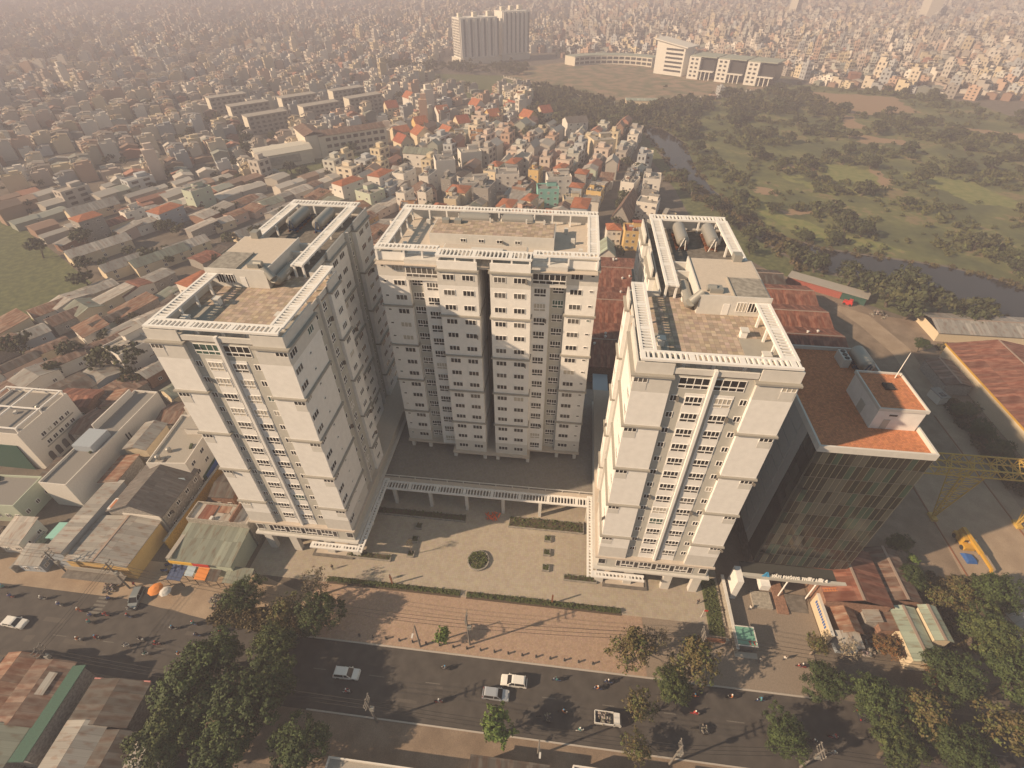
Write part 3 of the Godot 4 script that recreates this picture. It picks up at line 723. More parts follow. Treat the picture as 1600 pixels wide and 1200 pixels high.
# ---------------------------------------------------------------- the court and its deck
func court() -> void:
	var o := thing("podium_deck", "grey raised deck between the towers with slatted pergola front on columns", "deck", Vector3(-15, 0, -74))
	var B := func(n: String, m: String, x0: float, x1: float, y0: float, y1: float, z0: float, z1: float) -> void: bx(o, n, M[m], x0 + 15, x1 + 15, y0, y1, z0 + 74, z1 + 74)
	B.call("deck_slab", "deck_slabs", -41.0, 11.4, 5.2, 5.8, -112, -74.3)
	B.call("deck_edge", "pale_concrete", -41.0, 11.4, 4.8, 5.9, -74.3, -73.4)
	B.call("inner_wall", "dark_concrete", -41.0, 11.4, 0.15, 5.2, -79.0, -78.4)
	for k in 6: B.call("ground_door", "curtain_glass_grey", -36.5 + k * 8.0, -31.5 + k * 8.0, 0.2, 3.6, -78.4, -78.3)
	for k in 7:
		var x := -36.6 + k * 8.65 - (4.0 if k == 6 else 0.0) + (2.4 if k == 5 else 0.0)
		if k < 6: B.call("column", "off_white", x - 0.35, x + 0.35, 0.15, 5.4, -71.7, -70.9)
	pergola_run(o, -39.8 + 15, 10.2 + 15, -73.38 + 74, -70.9 + 74, 5.75, true)
	# rail on short posts along the deck edge
	B.call("rail", "off_white", -40.4, 10.8, 6.75, 6.9, -74.2, -74.05)
	for k in 14: B.call("rail_post", "off_white", -40.0 + k * 3.9 - 0.07, -40.0 + k * 3.9 + 0.07, 5.9, 6.75, -74.2, -74.06)
	# planters
	var b := MB.new()
	for r in [[2.45, 2.15]]:
		b.lathe([[r[0], 0.0], [r[0], 0.5], [r[1], 0.5], [r[1], 0.3]], 32)
	var cp := thing("round_planter", "round planter with clipped green plants in the middle of the court", "planter", Vector3(-14.5, 0.15, -58.0))
	part(cp, "rim", b.mesh(M["concrete"]))
	stuff(part(cp, "plants", plant_bed(9, func() -> Vector2: 
		var a := rng.randf() * TAU; var q := sqrt(rng.randf()) * 2.1
		return Vector2(cos(a), sin(a)) * q, 520, 0.36, 0.75)))
	var names := ["back", "middle", "front"]
	for k in 6:
		var left := k < 3
		var at := Vector3(-29.6 if left else 0.3, 0.15, [-65.1, -61.6, -57.9][k % 3])
		var p := thing("square_planter", "small square stone planter, %s one of the three on the %s of court" % [names[k % 3], "left" if left else "right"], "planter", at, "square planters in the court")
		b = MB.new(); for q in [[-0.8, 0.8, -0.8, -0.6], [-0.8, 0.8, 0.6, 0.8], [-0.8, -0.6, -0.6, 0.6], [0.6, 0.8, -0.6, 0.6]]: b.box(q[0], q[1], 0, 0.55, q[2], q[3])
		part(p, "rim", b.mesh(M["concrete"]))
		part(p, "soil", box_mesh(1.2, 0.4, 1.2, "soil"), Vector3(0, 0.2, 0))
		stuff(part(p, "plants", plant_bed(20 + k, func() -> Vector2: return Vector2(rng.randf_range(-0.6, 0.6), rng.randf_range(-0.6, 0.6)), 60, 0.3, 0.7)))
	for q in [[-42.3, -19.0, -69.3, -67.4, "long planting bed under the deck pergola, left half in shade"], [-9.0, 8.4, -70.2, -67.2, "long planting bed under the deck pergola, right half partly in sun"], [-43.6, -33.6, -57.2, -55.6, "narrow planting bed beside the left tower entrance"], [4.2, 11.2, -56.9, -55.5, "narrow planting bed beside the right tower entrance"]]:
		var cx: float = (q[0] + q[1]) / 2; var cz: float = (q[2] + q[3]) / 2; var hw: float = (q[1] - q[0]) / 2; var hd: float = (q[3] - q[2]) / 2
		var p := thing("planting_bed", q[4], "planter", Vector3(cx, 0.15, cz), "planting beds in the court")
		b = MB.new(); b.box(-hw, hw, 0, 0.5, hd - 0.2, hd); b.box(-hw, hw, 0, 0.5, -hd, -hd + 0.2); b.box(-hw, -hw + 0.2, 0, 0.5, -hd + 0.2, hd - 0.2); b.box(hw - 0.2, hw, 0, 0.5, -hd + 0.2, hd - 0.2)
		part(p, "rim", b.mesh(M["concrete"]))
		part(p, "soil", box_mesh(hw * 2 - 0.4, 0.4, hd * 2 - 0.4, "soil"), Vector3(0, 0.2, 0))
		stuff(part(p, "plants", plant_bed(40 + int(hw), func() -> Vector2: return Vector2(rng.randf_range(-hw + 0.2, hw - 0.2), rng.randf_range(-hd + 0.2, hd - 0.2)), int(hw * hd * 42), 0.35, 0.8)))
	for q in [[-45.6, -17.0, "low clipped hedge between court and brick sidewalk, left run"], [-15.6, 16.0, "low clipped hedge between court and brick sidewalk, right run"]]:
		var hw: float = (q[1] - q[0]) / 2
		var p := thing("hedge", q[2], "hedge", Vector3((q[0] + q[1]) / 2, 0.15, -50.1), "hedges along the sidewalk")
		part(p, "bed", box_mesh(hw * 2, 0.16, 1.5, "soil"), Vector3(0, 0.06, 0))
		stuff(part(p, "plants", plant_bed(60, func() -> Vector2: return Vector2(rng.randf_range(-hw, hw), rng.randf_range(-0.5, 0.5)), int(hw * 70), 0.30, 0.7)))
	for q in [[-31.6, -50.6, "dark banner post beside the left hedge run", 0.3], [2.1, -50.3, "dark banner post beside the right hedge run", -0.1]]:
		var p := thing("banner_post", q[2], "banner", Vector3(q[0], 0.15, q[1]))
		part(p, "board", box_mesh(0.34, 3.2, 0.12, "rust_steel"), Vector3(0, 1.9, 0)); part(p, "post", box_mesh(0.1, 3.6, 0.1, "dark_metal"), Vector3(0.0, 1.8, -0.12)); part(p, "footing", box_mesh(0.6, 0.12, 0.6, "concrete"), Vector3(0, 0.06, 0))
	# a heap of orange safety netting by the columns
	b = MB.new(); var r := RandomNumberGenerator.new(); r.seed = 5
	for k in 26:
		var p := Vector3(r.randf_range(-1.6, 1.6), r.randf_range(0.1, 0.9), r.randf_range(-1.0, 1.0))
		b.obox(Transform3D(Basis.from_euler(Vector3(r.randf() * 3, r.randf() * 3, r.randf() * 3)), p), Vector3(r.randf_range(0.5, 1.3), 0.08, r.randf_range(0.12, 0.4)))
	var net := solid("safety_netting", b.mesh(M["red_orange"]), "heap of orange safety netting in front of the deck columns", "netting", Vector3(-13.0, 0.15, -69.6))
	net.set_meta("kind", "stuff")

func box_mesh(w: float, h: float, d: float, m: String) -> ArrayMesh:
	var key := "%.2f %.2f %.2f %s" % [w, h, d, m]
	if not box_cache.has(key):
		var b := MB.new(); b.box(-w / 2, w / 2, -h / 2, h / 2, -d / 2, d / 2); box_cache[key] = b.mesh(M[m])
	return box_cache[key]

func plant_bed(seed_: int, spot: Callable, n: int, y0: float, y1: float) -> ArrayMesh:
	var b := MB.new(); var r := RandomNumberGenerator.new(); r.seed = seed_
	for k in n:
		var p: Vector2 = spot.call(); var y := r.randf_range(y0, y1)
		leaf(b, r, Vector3(p.x, y, p.y), Vector3.UP, r.randf_range(0.14, 0.3), Color(0.045, 0.07, 0.022).lerp(Color(0.09, 0.105, 0.03), r.randf()))
	return b.mesh(M["leaf"], true)

func leaf(b: MB, r: RandomNumberGenerator, p: Vector3, out: Vector3, s: float, c: Color) -> void:
	var n := (out + Vector3(r.randf_range(-1, 1), r.randf_range(-1, 1), r.randf_range(-1, 1)) * 0.9).normalized()
	var u := n.cross(Vector3(r.randf_range(-1, 1), r.randf_range(-1, 1), r.randf_range(-1, 1))).normalized()
	if u.length() < 0.5: u = n.cross(Vector3.UP if absf(n.y) < 0.9 else Vector3.RIGHT).normalized()
	var w := n.cross(u)
	var m := (n + out).normalized()
	b.col = c
	b.quadn(p - u * s, p - w * s * 0.6, p + u * s, p + w * s * 0.6, m, m, m, m)

# ---------------------------------------------------------------- the dark glass office and the yard behind it
func lettering(parent: Node, text: String, size: float, depth: float, m: Material, at: Vector3, turn := Vector3.ZERO, nm := "lettering") -> void:
	var t := TextMesh.new(); t.text = text; t.depth = depth; t.font_size = 64; t.pixel_size = size / 64.0
	var f := SystemFont.new(); f.font_names = PackedStringArray(["Droid Sans"]); f.font_weight = 700; t.font = f
	t.material = m
	var o := MeshInstance3D.new(); o.name = nm; o.mesh = t; o.position = at; o.rotation = turn
	parent.add_child(o, true)

func office_block() -> void:
	var o := thing("office_block", "dark glass office block with orange tiled roof beside the right tower", "office block", Vector3(51.4, 0, -74.5))
	var off := o.position
	var B := func(n: String, m: String, x0: float, x1: float, y0: float, y1: float, z0: float, z1: float) -> MeshInstance3D:
		return bx(o, n, M[m], x0 - off.x, x1 - off.x, y0, y1, z0 - off.z, z1 - off.z)
	B.call("wall", "spandrel_grey", 42.6, 60.2, 6.6, 40.6, -88.4, -60.7)
	B.call("wall", "dark_concrete", 43.5, 59.5, 0.0, 6.6, -87.5, -63.5)
	B.call("roof_deck", "terracotta_deck", 42.6, 60.2, 40.6, 40.75, -88.4, -60.7)
	for q in [[42.4, 60.4, -60.75, -60.4], [42.4, 60.4, -88.7, -88.4], [42.4, 42.75, -88.4, -60.75], [60.05, 60.4, -88.4, -60.75]]:
		B.call("parapet", "off_white", q[0], q[1], 40.2, 41.5, q[2], q[3])
	# curtain wall: a panel of glass in every bay of every storey
	var r := RandomNumberGenerator.new(); r.seed = 8
	var glass := []
	for q in ["curtain_glass", "curtain_glass_grey", "curtain_glass_brown", "curtain_glass_green"]: glass.append(box_mesh(1.02, 3.32, 0.1, q))
	for k in 10:
		for j in 17:
			var t := r.randf(); if k == 2 or k == 5: t += 0.18
			part(o, "glass_panel", glass[0 if t < 0.5 else (1 if t < 0.70 else (2 if t < 0.82 else 3))], Vector3(43.1 + j * 1.04 - off.x, 8.35 + k * 3.4, -60.62 - off.z), 0.0)
	for k in 10:
		for j in 4: part(o, "glass_panel", glass[0 if r.randf() < 0.8 else 1], Vector3(42.52 - off.x, 8.35 + k * 3.4, -61.3 - j * 1.04 - off.z), PI / 2)
	for j in 18: B.call("mullion", "mullion", 42.56 + j * 1.04, 42.6 + j * 1.04, 6.7, 40.2, -60.6, -60.5)
	B.call("corner_trim", "mullion", 42.38, 42.5, 6.7, 40.2, -60.66, -60.46)
	for k in 10: B.call("transom", "dark_metal", 42.6, 60.2, 6.62 + k * 3.4, 6.74 + k * 3.4, -60.58, -60.52)
	# flank: grey panels with tall dark slots
	for k in 10:
		for j in 3:
			var z := -69.0 - j * 6.4
			B.call("wall_panel", "spandrel_grey", 42.45, 42.6, 6.8 + k * 3.4, 9.9 + k * 3.4, z - 3.9, z + 1.6)
			B.call("slot_window", "window_dark", 42.5, 42.58, 6.8 + k * 3.4, 9.9 + k * 3.4, z - 4.6, z - 4.0)
	for k in 10:
		for j in 2: window(o, 1.6, 1.5, 2, 0, Vector3(60.2 - off.x, 8.0 + k * 3.4, -68.0 - j * 9.0 - off.z), PI / 2)
	# roof house
	B.call("roof_house", "white_paint", 52.4, 59.7, 40.75, 45.0, -76.0, -66.4)
	B.call("roof_house_roof", "terracotta_deck", 52.5, 59.6, 45.0, 45.08, -75.9, -66.5)
	for q in [[52.2, 59.9, -66.45, -66.2], [52.2, 59.9, -76.2, -75.95], [52.2, 52.45, -75.95, -66.45], [59.65, 59.9, -75.95, -66.45]]: B.call("parapet", "off_white", q[0], q[1], 44.8, 45.4, q[2], q[3])
	B.call("door", "grey_paint", 54.0, 55.0, 40.8, 42.9, -66.4, -66.33)
	B.call("vent_grille", "dark_metal", 54.4, 55.6, 43.7, 44.0, -66.4, -66.32)
	B.call("door", "grey_paint", 52.32, 52.4, 40.8, 43.0, -71.5, -69.8)
	var mb := MB.new(); mb.tube(Vector3(58.4 - off.x, 45.08, -75.0 - off.z), Vector3(58.4 - off.x, 50.5, -75.0 - off.z), 0.09, 0.05, 6)
	part(o, "mast", mb.mesh(M["frame_white"]))
	mb = MB.new()
	for k in 5: mb.box(55.3 - off.x, 56.9 - off.x, 45.1, 45.5, -73.0 + k * 0.35 - off.z, -72.85 + k * 0.35 - off.z)
	part(o, "roof_grille", mb.mesh(M["dark_metal"]))
	# entrance: white slab, canopy beam with its letters, thin posts, steps
	B.call("pylon_slab", "white_paint", 38.3, 39.5, 0.1, 6.9, -59.0, -55.6)
	B.call("canopy_beam", "grey_paint", 39.5, 60.0, 6.2, 7.0, -57.7, -57.0)
	B.call("canopy_glass", "curtain_glass_grey", 39.6, 59.9, 6.4, 6.6, -60.4, -57.7)
	B.call("canopy_panel", "white_paint", 43.0, 44.8, 4.6, 6.2, -60.4, -55.6)
	for x in [48.4, 53.8]:
		mb = MB.new(); mb.tube(Vector3(x - off.x, 0.1, -57.1 - off.z), Vector3(x - off.x, 6.2, -57.1 - off.z), 0.14, 0.14, 8)
		part(o, "post", mb.mesh(M["frame_white"]))
	lettering(o, "VĂN PHÒNG THỦY LỢI 4", 0.92, 0.14, M["sign_white"], Vector3(50.2 - off.x, 7.55, -57.2 - off.z), Vector3(-0.35, 0, 0))
	mb = MB.new()
	mb.hexa([Vector3(-0.75, 0, -0.07), Vector3(-0.1, 0, -0.07), Vector3(-0.1, 0, 0.07), Vector3(-0.75, 0, 0.07), Vector3(0.05, 1.1, -0.07), Vector3(0.2, 1.1, -0.07), Vector3(0.2, 1.1, 0.07), Vector3(0.05, 1.1, 0.07)])
	mb.hexa([Vector3(0.15, 0, -0.07), Vector3(0.75, 0, -0.07), Vector3(0.75, 0, 0.07), Vector3(0.15, 0, 0.07), Vector3(0.26, 1.1, -0.07), Vector3(0.36, 1.1, -0.07), Vector3(0.36, 1.1, 0.07), Vector3(0.26, 1.1, 0.07)])
	var lg := part(o, "emblem", mb.mesh(M["sign_blue"]), Vector3(43.9 - off.x, 7.02, -57.2 - off.z)); lg.rotation.x = -0.35
	B.call("brick_ramp", "wall_brick", 47.4, 49.6, 0.1, 0.5, -60.4, -53.4)
	for k in 5: B.call("step", "dark_concrete", 49.7, 53.6, 0.1, 0.62 - k * 0.1, -57.6 + k * 0.7, -56.9 + k * 0.7)
	B.call("lobby_glass", "curtain_glass_grey", 45.0, 58.0, 0.2, 6.0, -63.5, -63.4)
	B.call("planter_box", "stained_plaster", 42.8, 46.6, 0.1, 0.7, -57.5, -54.0)
	water_tank(Vector3(57.3, 40.75, -83.6), PI / 2, 5.0, 1.35, "steel water tank on the office block's orange roof", false)
	var ac := thing("cooling_unit", "white cooling unit with fans beside the office roof tank", "cooling unit", Vector3(54.6, 40.75, -84.6))
	part(ac, "housing", box_mesh(1.4, 1.9, 3.4, "off_white"), Vector3(0, 0.95, 0))
	for k in 3:
		mb = MB.new(); mb.tube(Vector3(0, 1.9, -1.1 + k * 1.1), Vector3(0, 2.05, -1.1 + k * 1.1), 0.45, 0.42, 12)
		part(ac, "fan", mb.mesh(M["dark_metal"]))
	# wall and gate kiosk in front
	var wl := thing("boundary_wall", "pale boundary wall running from the right tower towards the road", "wall", Vector3(37.2, 0, -52))
	part(wl, "wall", box_mesh(0.35, 2.2, 15.0, "stained_plaster"), Vector3(0, 1.1, 0)); part(wl, "coping", box_mesh(0.6, 0.15, 15.0, "off_white"), Vector3(0, 2.27, 0))
	var strip := thing("grass_strip", "dark green planted strip between right tower and pale boundary wall", "lawn", Vector3(34.6, 0.15, -53.5))
	part(strip, "bed", box_mesh(3.0, 0.1, 12.0, "lawn"), Vector3(0, 0.03, 0))
	stuff(part(strip, "plants", plant_bed(77, func() -> Vector2: return Vector2(rng.randf_range(-1.4, 1.4), rng.randf_range(-5.8, 5.8)), 900, 0.1, 0.5)))
	var kk := thing("gate_kiosk", "glass-roofed gate kiosk with red characters on it", "kiosk", Vector3(38.9, 0, -46.8))
	part(kk, "wall", box_mesh(3.2, 2.7, 3.2, "dark_concrete"), Vector3(0, 1.4, 0)); part(kk, "roof_glass", box_mesh(3.5, 0.1, 3.5, "green_glass"), Vector3(0, 2.86, 0))
	for s in [-1, 1]: part(kk, "roof_frame", box_mesh(3.8, 0.2, 0.18, "off_white"), Vector3(0, 2.9, s * 1.8)); part(kk, "roof_frame", box_mesh(0.18, 0.2, 3.42, "off_white"), Vector3(s * 1.8, 2.9, 0))
	for k in 2:
		mb = MB.new()
		mb.obox(Transform3D(Basis(Vector3.UP, 0.3), Vector3(0.5 + k * 0.8, 2.95, 1.2)), Vector3(0.14, 0.06, 0.75)); mb.obox(Transform3D(Basis(Vector3.UP, -0.9), Vector3(0.62 + k * 0.8, 2.96, 0.95)), Vector3(0.13, 0.06, 0.5))
		part(kk, "red_character", mb.mesh(M["red_paint"]))
	part(kk, "step", box_mesh(4.2, 0.3, 1.0, "pale_concrete"), Vector3(0.2, 0.25, 2.4))
	var fl := thing("flag", "small red flag on a pole by the boundary wall", "flag", Vector3(31.9, 0.13, -50.9))
	mb = MB.new(); mb.tube(Vector3.ZERO, Vector3(0, 3.2, 0), 0.04, 0.03, 6); part(fl, "pole", mb.mesh(M["frame_white"]))
	part(fl, "cloth", box_mesh(0.75, 0.6, 0.03, "red_paint"), Vector3(0.4, 2.8, 0))

# a long shed of parallel gables or one gable; x and z are the roof's outer edges
func shed(nm: String, label: String, cat: String, x0: float, x1: float, z0: float, z1: float, eave: float, ridge: float, bays: int, along_x: bool, roof: String, wall: String, vents := 0) -> Node3D:
	var cx := (x0 + x1) / 2; var cz := (z0 + z1) / 2
	var o := thing(nm, label, cat, Vector3(cx, 0, cz))
	var hw := (x1 - x0) / 2; var hd := (z1 - z0) / 2
	bx(o, "wall", M[wall], -hw + 0.3, hw - 0.3, 0, eave - 0.05, -hd + 0.3, hd - 0.3)
	var r := RandomNumberGenerator.new(); r.seed = int(absf(cx * 7 + cz))
	for k in bays:
		var b := MB.new(); var e := 0.14
		if along_x:
			var a0 := -hd + 2 * hd * k / bays; var a1 := -hd + 2 * hd * (k + 1) / bays; var m := (a0 + a1) / 2
			for s in [[a1, m], [a0, m]]:
				slab4(b, Vector3(-hw, eave, s[0]), Vector3(hw, eave, s[0]), Vector3(hw, ridge, s[1]), Vector3(-hw, ridge, s[1]), e)
			var g := MB.new()
			for sx in [-hw + 0.31, hw - 0.31]: g.tri(Vector3(sx, eave, a1), Vector3(sx, eave, a0), Vector3(sx, ridge, m)); g.tri(Vector3(sx, eave, a0), Vector3(sx, eave, a1), Vector3(sx, ridge, m))
			part(o, "gable", g.mesh(M[wall]))
			part(o, "ridge_cap", box_mesh(2 * hw, 0.12, 0.5, "roof_grey_cap"), Vector3(0, ridge + 0.14, m))
		else:
			var a0 := -hw + 2 * hw * k / bays; var a1 := -hw + 2 * hw * (k + 1) / bays; var m := (a0 + a1) / 2
			for s in [[a1, m], [a0, m]]:
				slab4(b, Vector3(s[0], eave, hd), Vector3(s[0], eave, -hd), Vector3(s[1], ridge, -hd), Vector3(s[1], ridge, hd), e)
			var g := MB.new()
			for sz in [-hd + 0.31, hd - 0.31]: g.tri(Vector3(a0, eave, sz), Vector3(a1, eave, sz), Vector3(m, ridge, sz)); g.tri(Vector3(a1, eave, sz), Vector3(a0, eave, sz), Vector3(m, ridge, sz))
			part(o, "gable", g.mesh(M[wall]))
			part(o, "ridge_cap", box_mesh(0.5, 0.12, 2 * hd, "roof_grey_cap"), Vector3(m, ridge + 0.14, 0))
		part(o, "roof", b.mesh(M[roof]))
	for k in vents:
		var p := Vector2(r.randf_range(-hw + 2, hw - 2), r.randf_range(-hd + 2, hd - 2)); var y := eave
		if along_x: var w := 2 * hd / bays; y = ridge - absf(fposmod(p.y + hd, w) - w / 2) / (w / 2) * (ridge - eave)
		else: var w := 2 * hw / bays; y = ridge - absf(fposmod(p.x + hw, w) - w / 2) / (w / 2) * (ridge - eave)
		var vb := MB.new(); vb.lathe([[0.3, 0], [0.3, 0.4], [0.5, 0.6], [0.3, 0.85], [0.0, 0.9]], 8)
		part(o, "roof_vent", vb.mesh(M["off_white"]), Vector3(p.x, y + 0.1, p.y))
	return o

func slab4(b: MB, a: Vector3, c: Vector3, d: Vector3, e: Vector3, t: float) -> void:   # a sloping sheet with thickness
	var n := (c - a).cross(e - a).normalized()
	if n.y < 0:
		var s := a; a = c; c = s; s = d; d = e; e = s
		n = -n
	var u := n * t
	b.quad(a + u, c + u, d + u, e + u); b.quad(c, a, e, d)
	b.quad(a, c, c + u, a + u); b.quad(c, d, d + u, c + u); b.quad(d, e, e + u, d + u); b.quad(e, a, a + u, e + u)

func truss(b: MB, a: Vector3, c: Vector3, w0: Vector3, w1: Vector3, n: int, t: float) -> void:   # chords a+w0..c+w1 and a-w0..c-w1 with zigzag
	b.bar(a + w0, c + w1, t, t); b.bar(a - w0, c - w1, t, t)
	for k in n:
		var f0 := float(k) / n; var f1 := float(k + 1) / n
		var p := a.lerp(c, f0); var q := a.lerp(c, f1); var u0 := w0.lerp(w1, f0); var u1 := w0.lerp(w1, f1)
		if k % 2 == 0: b.bar(p + u0, q - u1, t * 0.6, t * 0.6)
		else: b.bar(p - u0, q + u1, t * 0.6, t * 0.6)
		b.bar(q + u1, q - u1, t * 0.6, t * 0.6)

func yard() -> void:
	shed("factory_shed", "wide rust red factory shed of parallel roofs behind the office block", "shed", 54, 90.3, -180.5, -137, 6.0, 8.0, 3, true, "roof_red tin", "wall_brick", 5)
	shed("factory_shed", "shorter dark shed end behind the parallel red roofs", "shed", 54, 83.5, -193, -180.6, 5.6, 7.4, 1, true, "roof_dark tin", "wall_brick", 0)
	shed("factory_shed", "rust red shed roof between middle and right tower, dotted with vents", "shed", 8.5, 30.5, -196, -122, 6.2, 8.0, 3, true, "roof_red tin", "wall_brick", 14)
	shed("storage_shed", "long low grey shed with rusty ridge beside the canal trees", "shed", 127, 215, -170.5, -157, 3.4, 5.2, 1, true, "roof_grey tin", "wall_cream")
	shed("warehouse", "red roofed warehouse with yellow gutter line at the right edge", "warehouse", 123, 151, -147, -92, 6.0, 8.6, 1, false, "roof_red tin", "wall_cream", 3)
	shed("warehouse", "brown roofed lean-to beside the red warehouse", "shed", 114.5, 122.6, -141, -128, 3.6, 4.6, 1, false, "roof_brown tin", "wall_grey")
	var gt := part(get_node("warehouse"), "gutter", box_mesh(0.35, 0.35, 55.0, "machine_yellow"), Vector3(-14.2, 5.9, 0)); gt.rotation.y = 0
	# lean-to with red and green hoarding along the canal
	var o := thing("hoarding_shed", "narrow grey roofed shed with red and green hoarding along the canal", "shed", Vector3(101.4, 0, -187.0), "", -0.55)
	part(o, "roof", box_mesh(29, 0.2, 6.0, "roof_flat concrete"), Vector3(0, 2.8, -2.2)); part(o, "back_wall", box_mesh(29, 2.6, 0.2, "wall_grey"), Vector3(0, 1.3, -4.8))
	part(o, "red_hoarding", box_mesh(20.0, 2.6, 0.2, "hoarding_red"), Vector3(-4.3, 1.3, 0.9)); part(o, "green_hoarding", box_mesh(8.3, 2.6, 0.2, "green_net"), Vector3(9.95, 1.3, 0.9))
	var rb := solid("rubble_heap", heap(31, 3.0, 1.4, 40), "heap of rubble and scrap at the end of the red hoarding", "rubble", Vector3(116, 0, -173)); rb.set_meta("kind", "stuff")
	var pv := thing("pickup", "small red machine parked in front of the green hoarding", "machine", Vector3(107, 0, -179), "", -0.6)
	part(pv, "body", box_mesh(3.2, 1.2, 1.6, "red_paint"), Vector3(0, 0.9, 0)); part(pv, "cab", box_mesh(1.2, 0.9, 1.5, "red_paint"), Vector3(0.7, 1.9, 0))
	for s in [-1, 1]: part(pv, "wheel", wheel_mesh(0.45, 0.3), Vector3(1.0, 0.45, s * 0.75)); part(pv, "wheel", wheel_mesh(0.45, 0.3), Vector3(-1.0, 0.45, s * 0.75))
	var gb := thing("guard_hut", "small white hut among the bushes by the yard track", "hut", Vector3(112.4, 0, -125.5), "", 0.2)
	part(gb, "wall", box_mesh(2.6, 2.6, 4.4, "wall_white"), Vector3(0, 1.3, 0)); part(gb, "roof", box_mesh(3.0, 0.15, 4.8, "roof_flat grey"), Vector3(0, 2.68, 0)); part(gb, "skylight", box_mesh(1.4, 0.1, 1.6, "window_dark"), Vector3(0, 2.8, 0.8))
	# gantry crane
	o = thing("gantry_crane", "yellow lattice gantry crane straddling the yard behind the office block", "gantry crane", Vector3(99, 0, -82))
	var b := MB.new()
	for s in [-2.1, 2.1]: truss(b, Vector3(-24, 17.6, s), Vector3(34, 17.6, s), Vector3(0, 1.1, 0), Vector3(0, 1.1, 0), 26, 0.24)
	truss(b, Vector3(-24, 18.7, 0), Vector3(34, 18.7, 0), Vector3(0, 0, 2.1), Vector3(0, 0, 2.1), 26, 0.2)
	truss(b, Vector3(-24, 16.5, 0), Vector3(34, 16.5, 0), Vector3(0, 0, 2.1), Vector3(0, 0, 2.1), 26, 0.2)
	part(o, "beam_truss", b.mesh(M["crane_yellow"]))
	for x in [-9.0, 9.4]:
		for s in [-1, 1]:
			b = MB.new(); truss(b, Vector3(x, 0.6, 0.8), Vector3(x - 0.4, 16.4, s * 1.9), Vector3(0.25, 0, 0), Vector3(2.4, 0, 0), 11, 0.22)
			part(o, "leg", b.mesh(M["crane_yellow"]))
		part(o, "bogie", box_mesh(1.2, 0.7, 2.2, "crane_yellow"), Vector3(x, 0.36, 0.8))
	b = MB.new(); b.box(-2, 1.2, 17.0, 18.8, -1.4, 1.4); part(o, "trolley", b.mesh(M["crane_yellow"]), Vector3(4, 2.0, 0))
	for x in [90.0, 108.4]:
		b = MB.new(); b.box(x - 0.12, x + 0.12, 0.0, 0.14, -118, -52)
		setting("crane_rail", b.mesh(M["rust_steel"]))
	# mobile crane with its boom down
	o = thing("mobile_crane", "small yellow mobile crane with its boom lowered over a blue tarp", "crane", Vector3(93.2, 0, -74.8))
	part(o, "chassis", box_mesh(2.2, 0.9, 4.6, "machine_yellow"), Vector3(0, 1.0, 0)); part(o, "cab", box_mesh(0.9, 1.3, 1.5, "machine_yellow"), Vector3(-0.75, 2.1, 0.3)); part(o, "cab_window", box_mesh(0.7, 0.6, 0.06, "window_dark"), Vector3(-0.75, 2.3, 1.07)); part(o, "engine_cover", box_mesh(1.5, 0.9, 1.4, "machine_yellow"), Vector3(0.3, 1.9, -1.5)); part(o, "counterweight", box_mesh(1.6, 0.8, 0.6, "off_white"), Vector3(0.9, 1.85, 0.6))
	b = MB.new(); b.bar(Vector3(0.1, 2.7, -2.2), Vector3(0.5, 2.5, 4.2), 0.75, 0.7); part(o, "boom", b.mesh(M["machine_yellow"]))
	b = MB.new(); b.bar(Vector3(0.5, 2.5, 4.2), Vector3(0.7, 2.3, 7.8), 0.5, 0.5); b.bar(Vector3(0.7, 2.4, 7.6), Vector3(0.7, 1.6, 8.0), 0.4, 0.4); part(o, "boom_tip", b.mesh(M["machine_yellow"]))
	for x in [-0.95, 0.95]:
		for z in [-1.5, 1.5]: part(o, "wheel", wheel_mesh(0.55, 0.4), Vector3(x, 0.55, z), PI / 2)
	b = MB.new(); b.hexa([Vector3(-1.2, 0.02, -1.3), Vector3(1.1, 0.02, -1.1), Vector3(1.2, 0.02, 1.2), Vector3(-1.0, 0.02, 1.3), Vector3(-0.8, 0.7, -0.9), Vector3(0.7, 0.55, -0.8), Vector3(0.8, 0.75, 0.7), Vector3(-0.7, 0.5, 0.9)])
	solid("tarp", b.mesh(M["blue_tarp_bright"]), "bright blue tarp over a pile beside the mobile crane", "tarp", Vector3(92.6, 0, -70.8))
	# canopy between the towers
	o = thing("glass_canopy", "pale blue roofed canopy in the lane between middle and right tower", "canopy", Vector3(12.6, 0, -116.5))
	part(o, "roof", box_mesh(4.4, 0.2, 9.5, "pale_blue"), Vector3(0, 4.2, 0)); part(o, "wall", box_mesh(4.0, 4.0, 9.0, "wall_grey"), Vector3(0, 2.05, 0))

func heap(seed_: int, r: float, h: float, n: int) -> ArrayMesh:
	var q := RandomNumberGenerator.new(); q.seed = seed_; var b := MB.new()
	for k in n:
		var a := q.randf() * TAU; var d := sqrt(q.randf()) * r
		var p := Vector3(cos(a) * d, (1 - d / r) * h * q.randf_range(0.5, 1.0) + 0.1, sin(a) * d)
		var c := q.randf_range(0.08, 0.36); b.col = Color(c, c * q.randf_range(0.8, 0.98), c * q.randf_range(0.65, 0.9))
		b.obox(Transform3D(Basis.from_euler(Vector3(q.randf() * 3, q.randf() * 3, q.randf() * 3)), p), Vector3(q.randf_range(0.3, 1.0), q.randf_range(0.15, 0.4), q.randf_range(0.2, 0.7)) * minf(1.0, r / 2.0))
	return b.mesh(M["tint"], true)

func wheel_mesh(r: float, w: float) -> ArrayMesh:   # axle along z
	var key := "wheel %.2f %.2f" % [r, w]
	if not box_cache.has(key):
		var b := MB.new(); b.tube(Vector3(0, 0, -w / 2), Vector3(0, 0, w / 2), r, r, 14)
		box_cache[key] = b.mesh(M["black_rubber"])
	return box_cache[key]

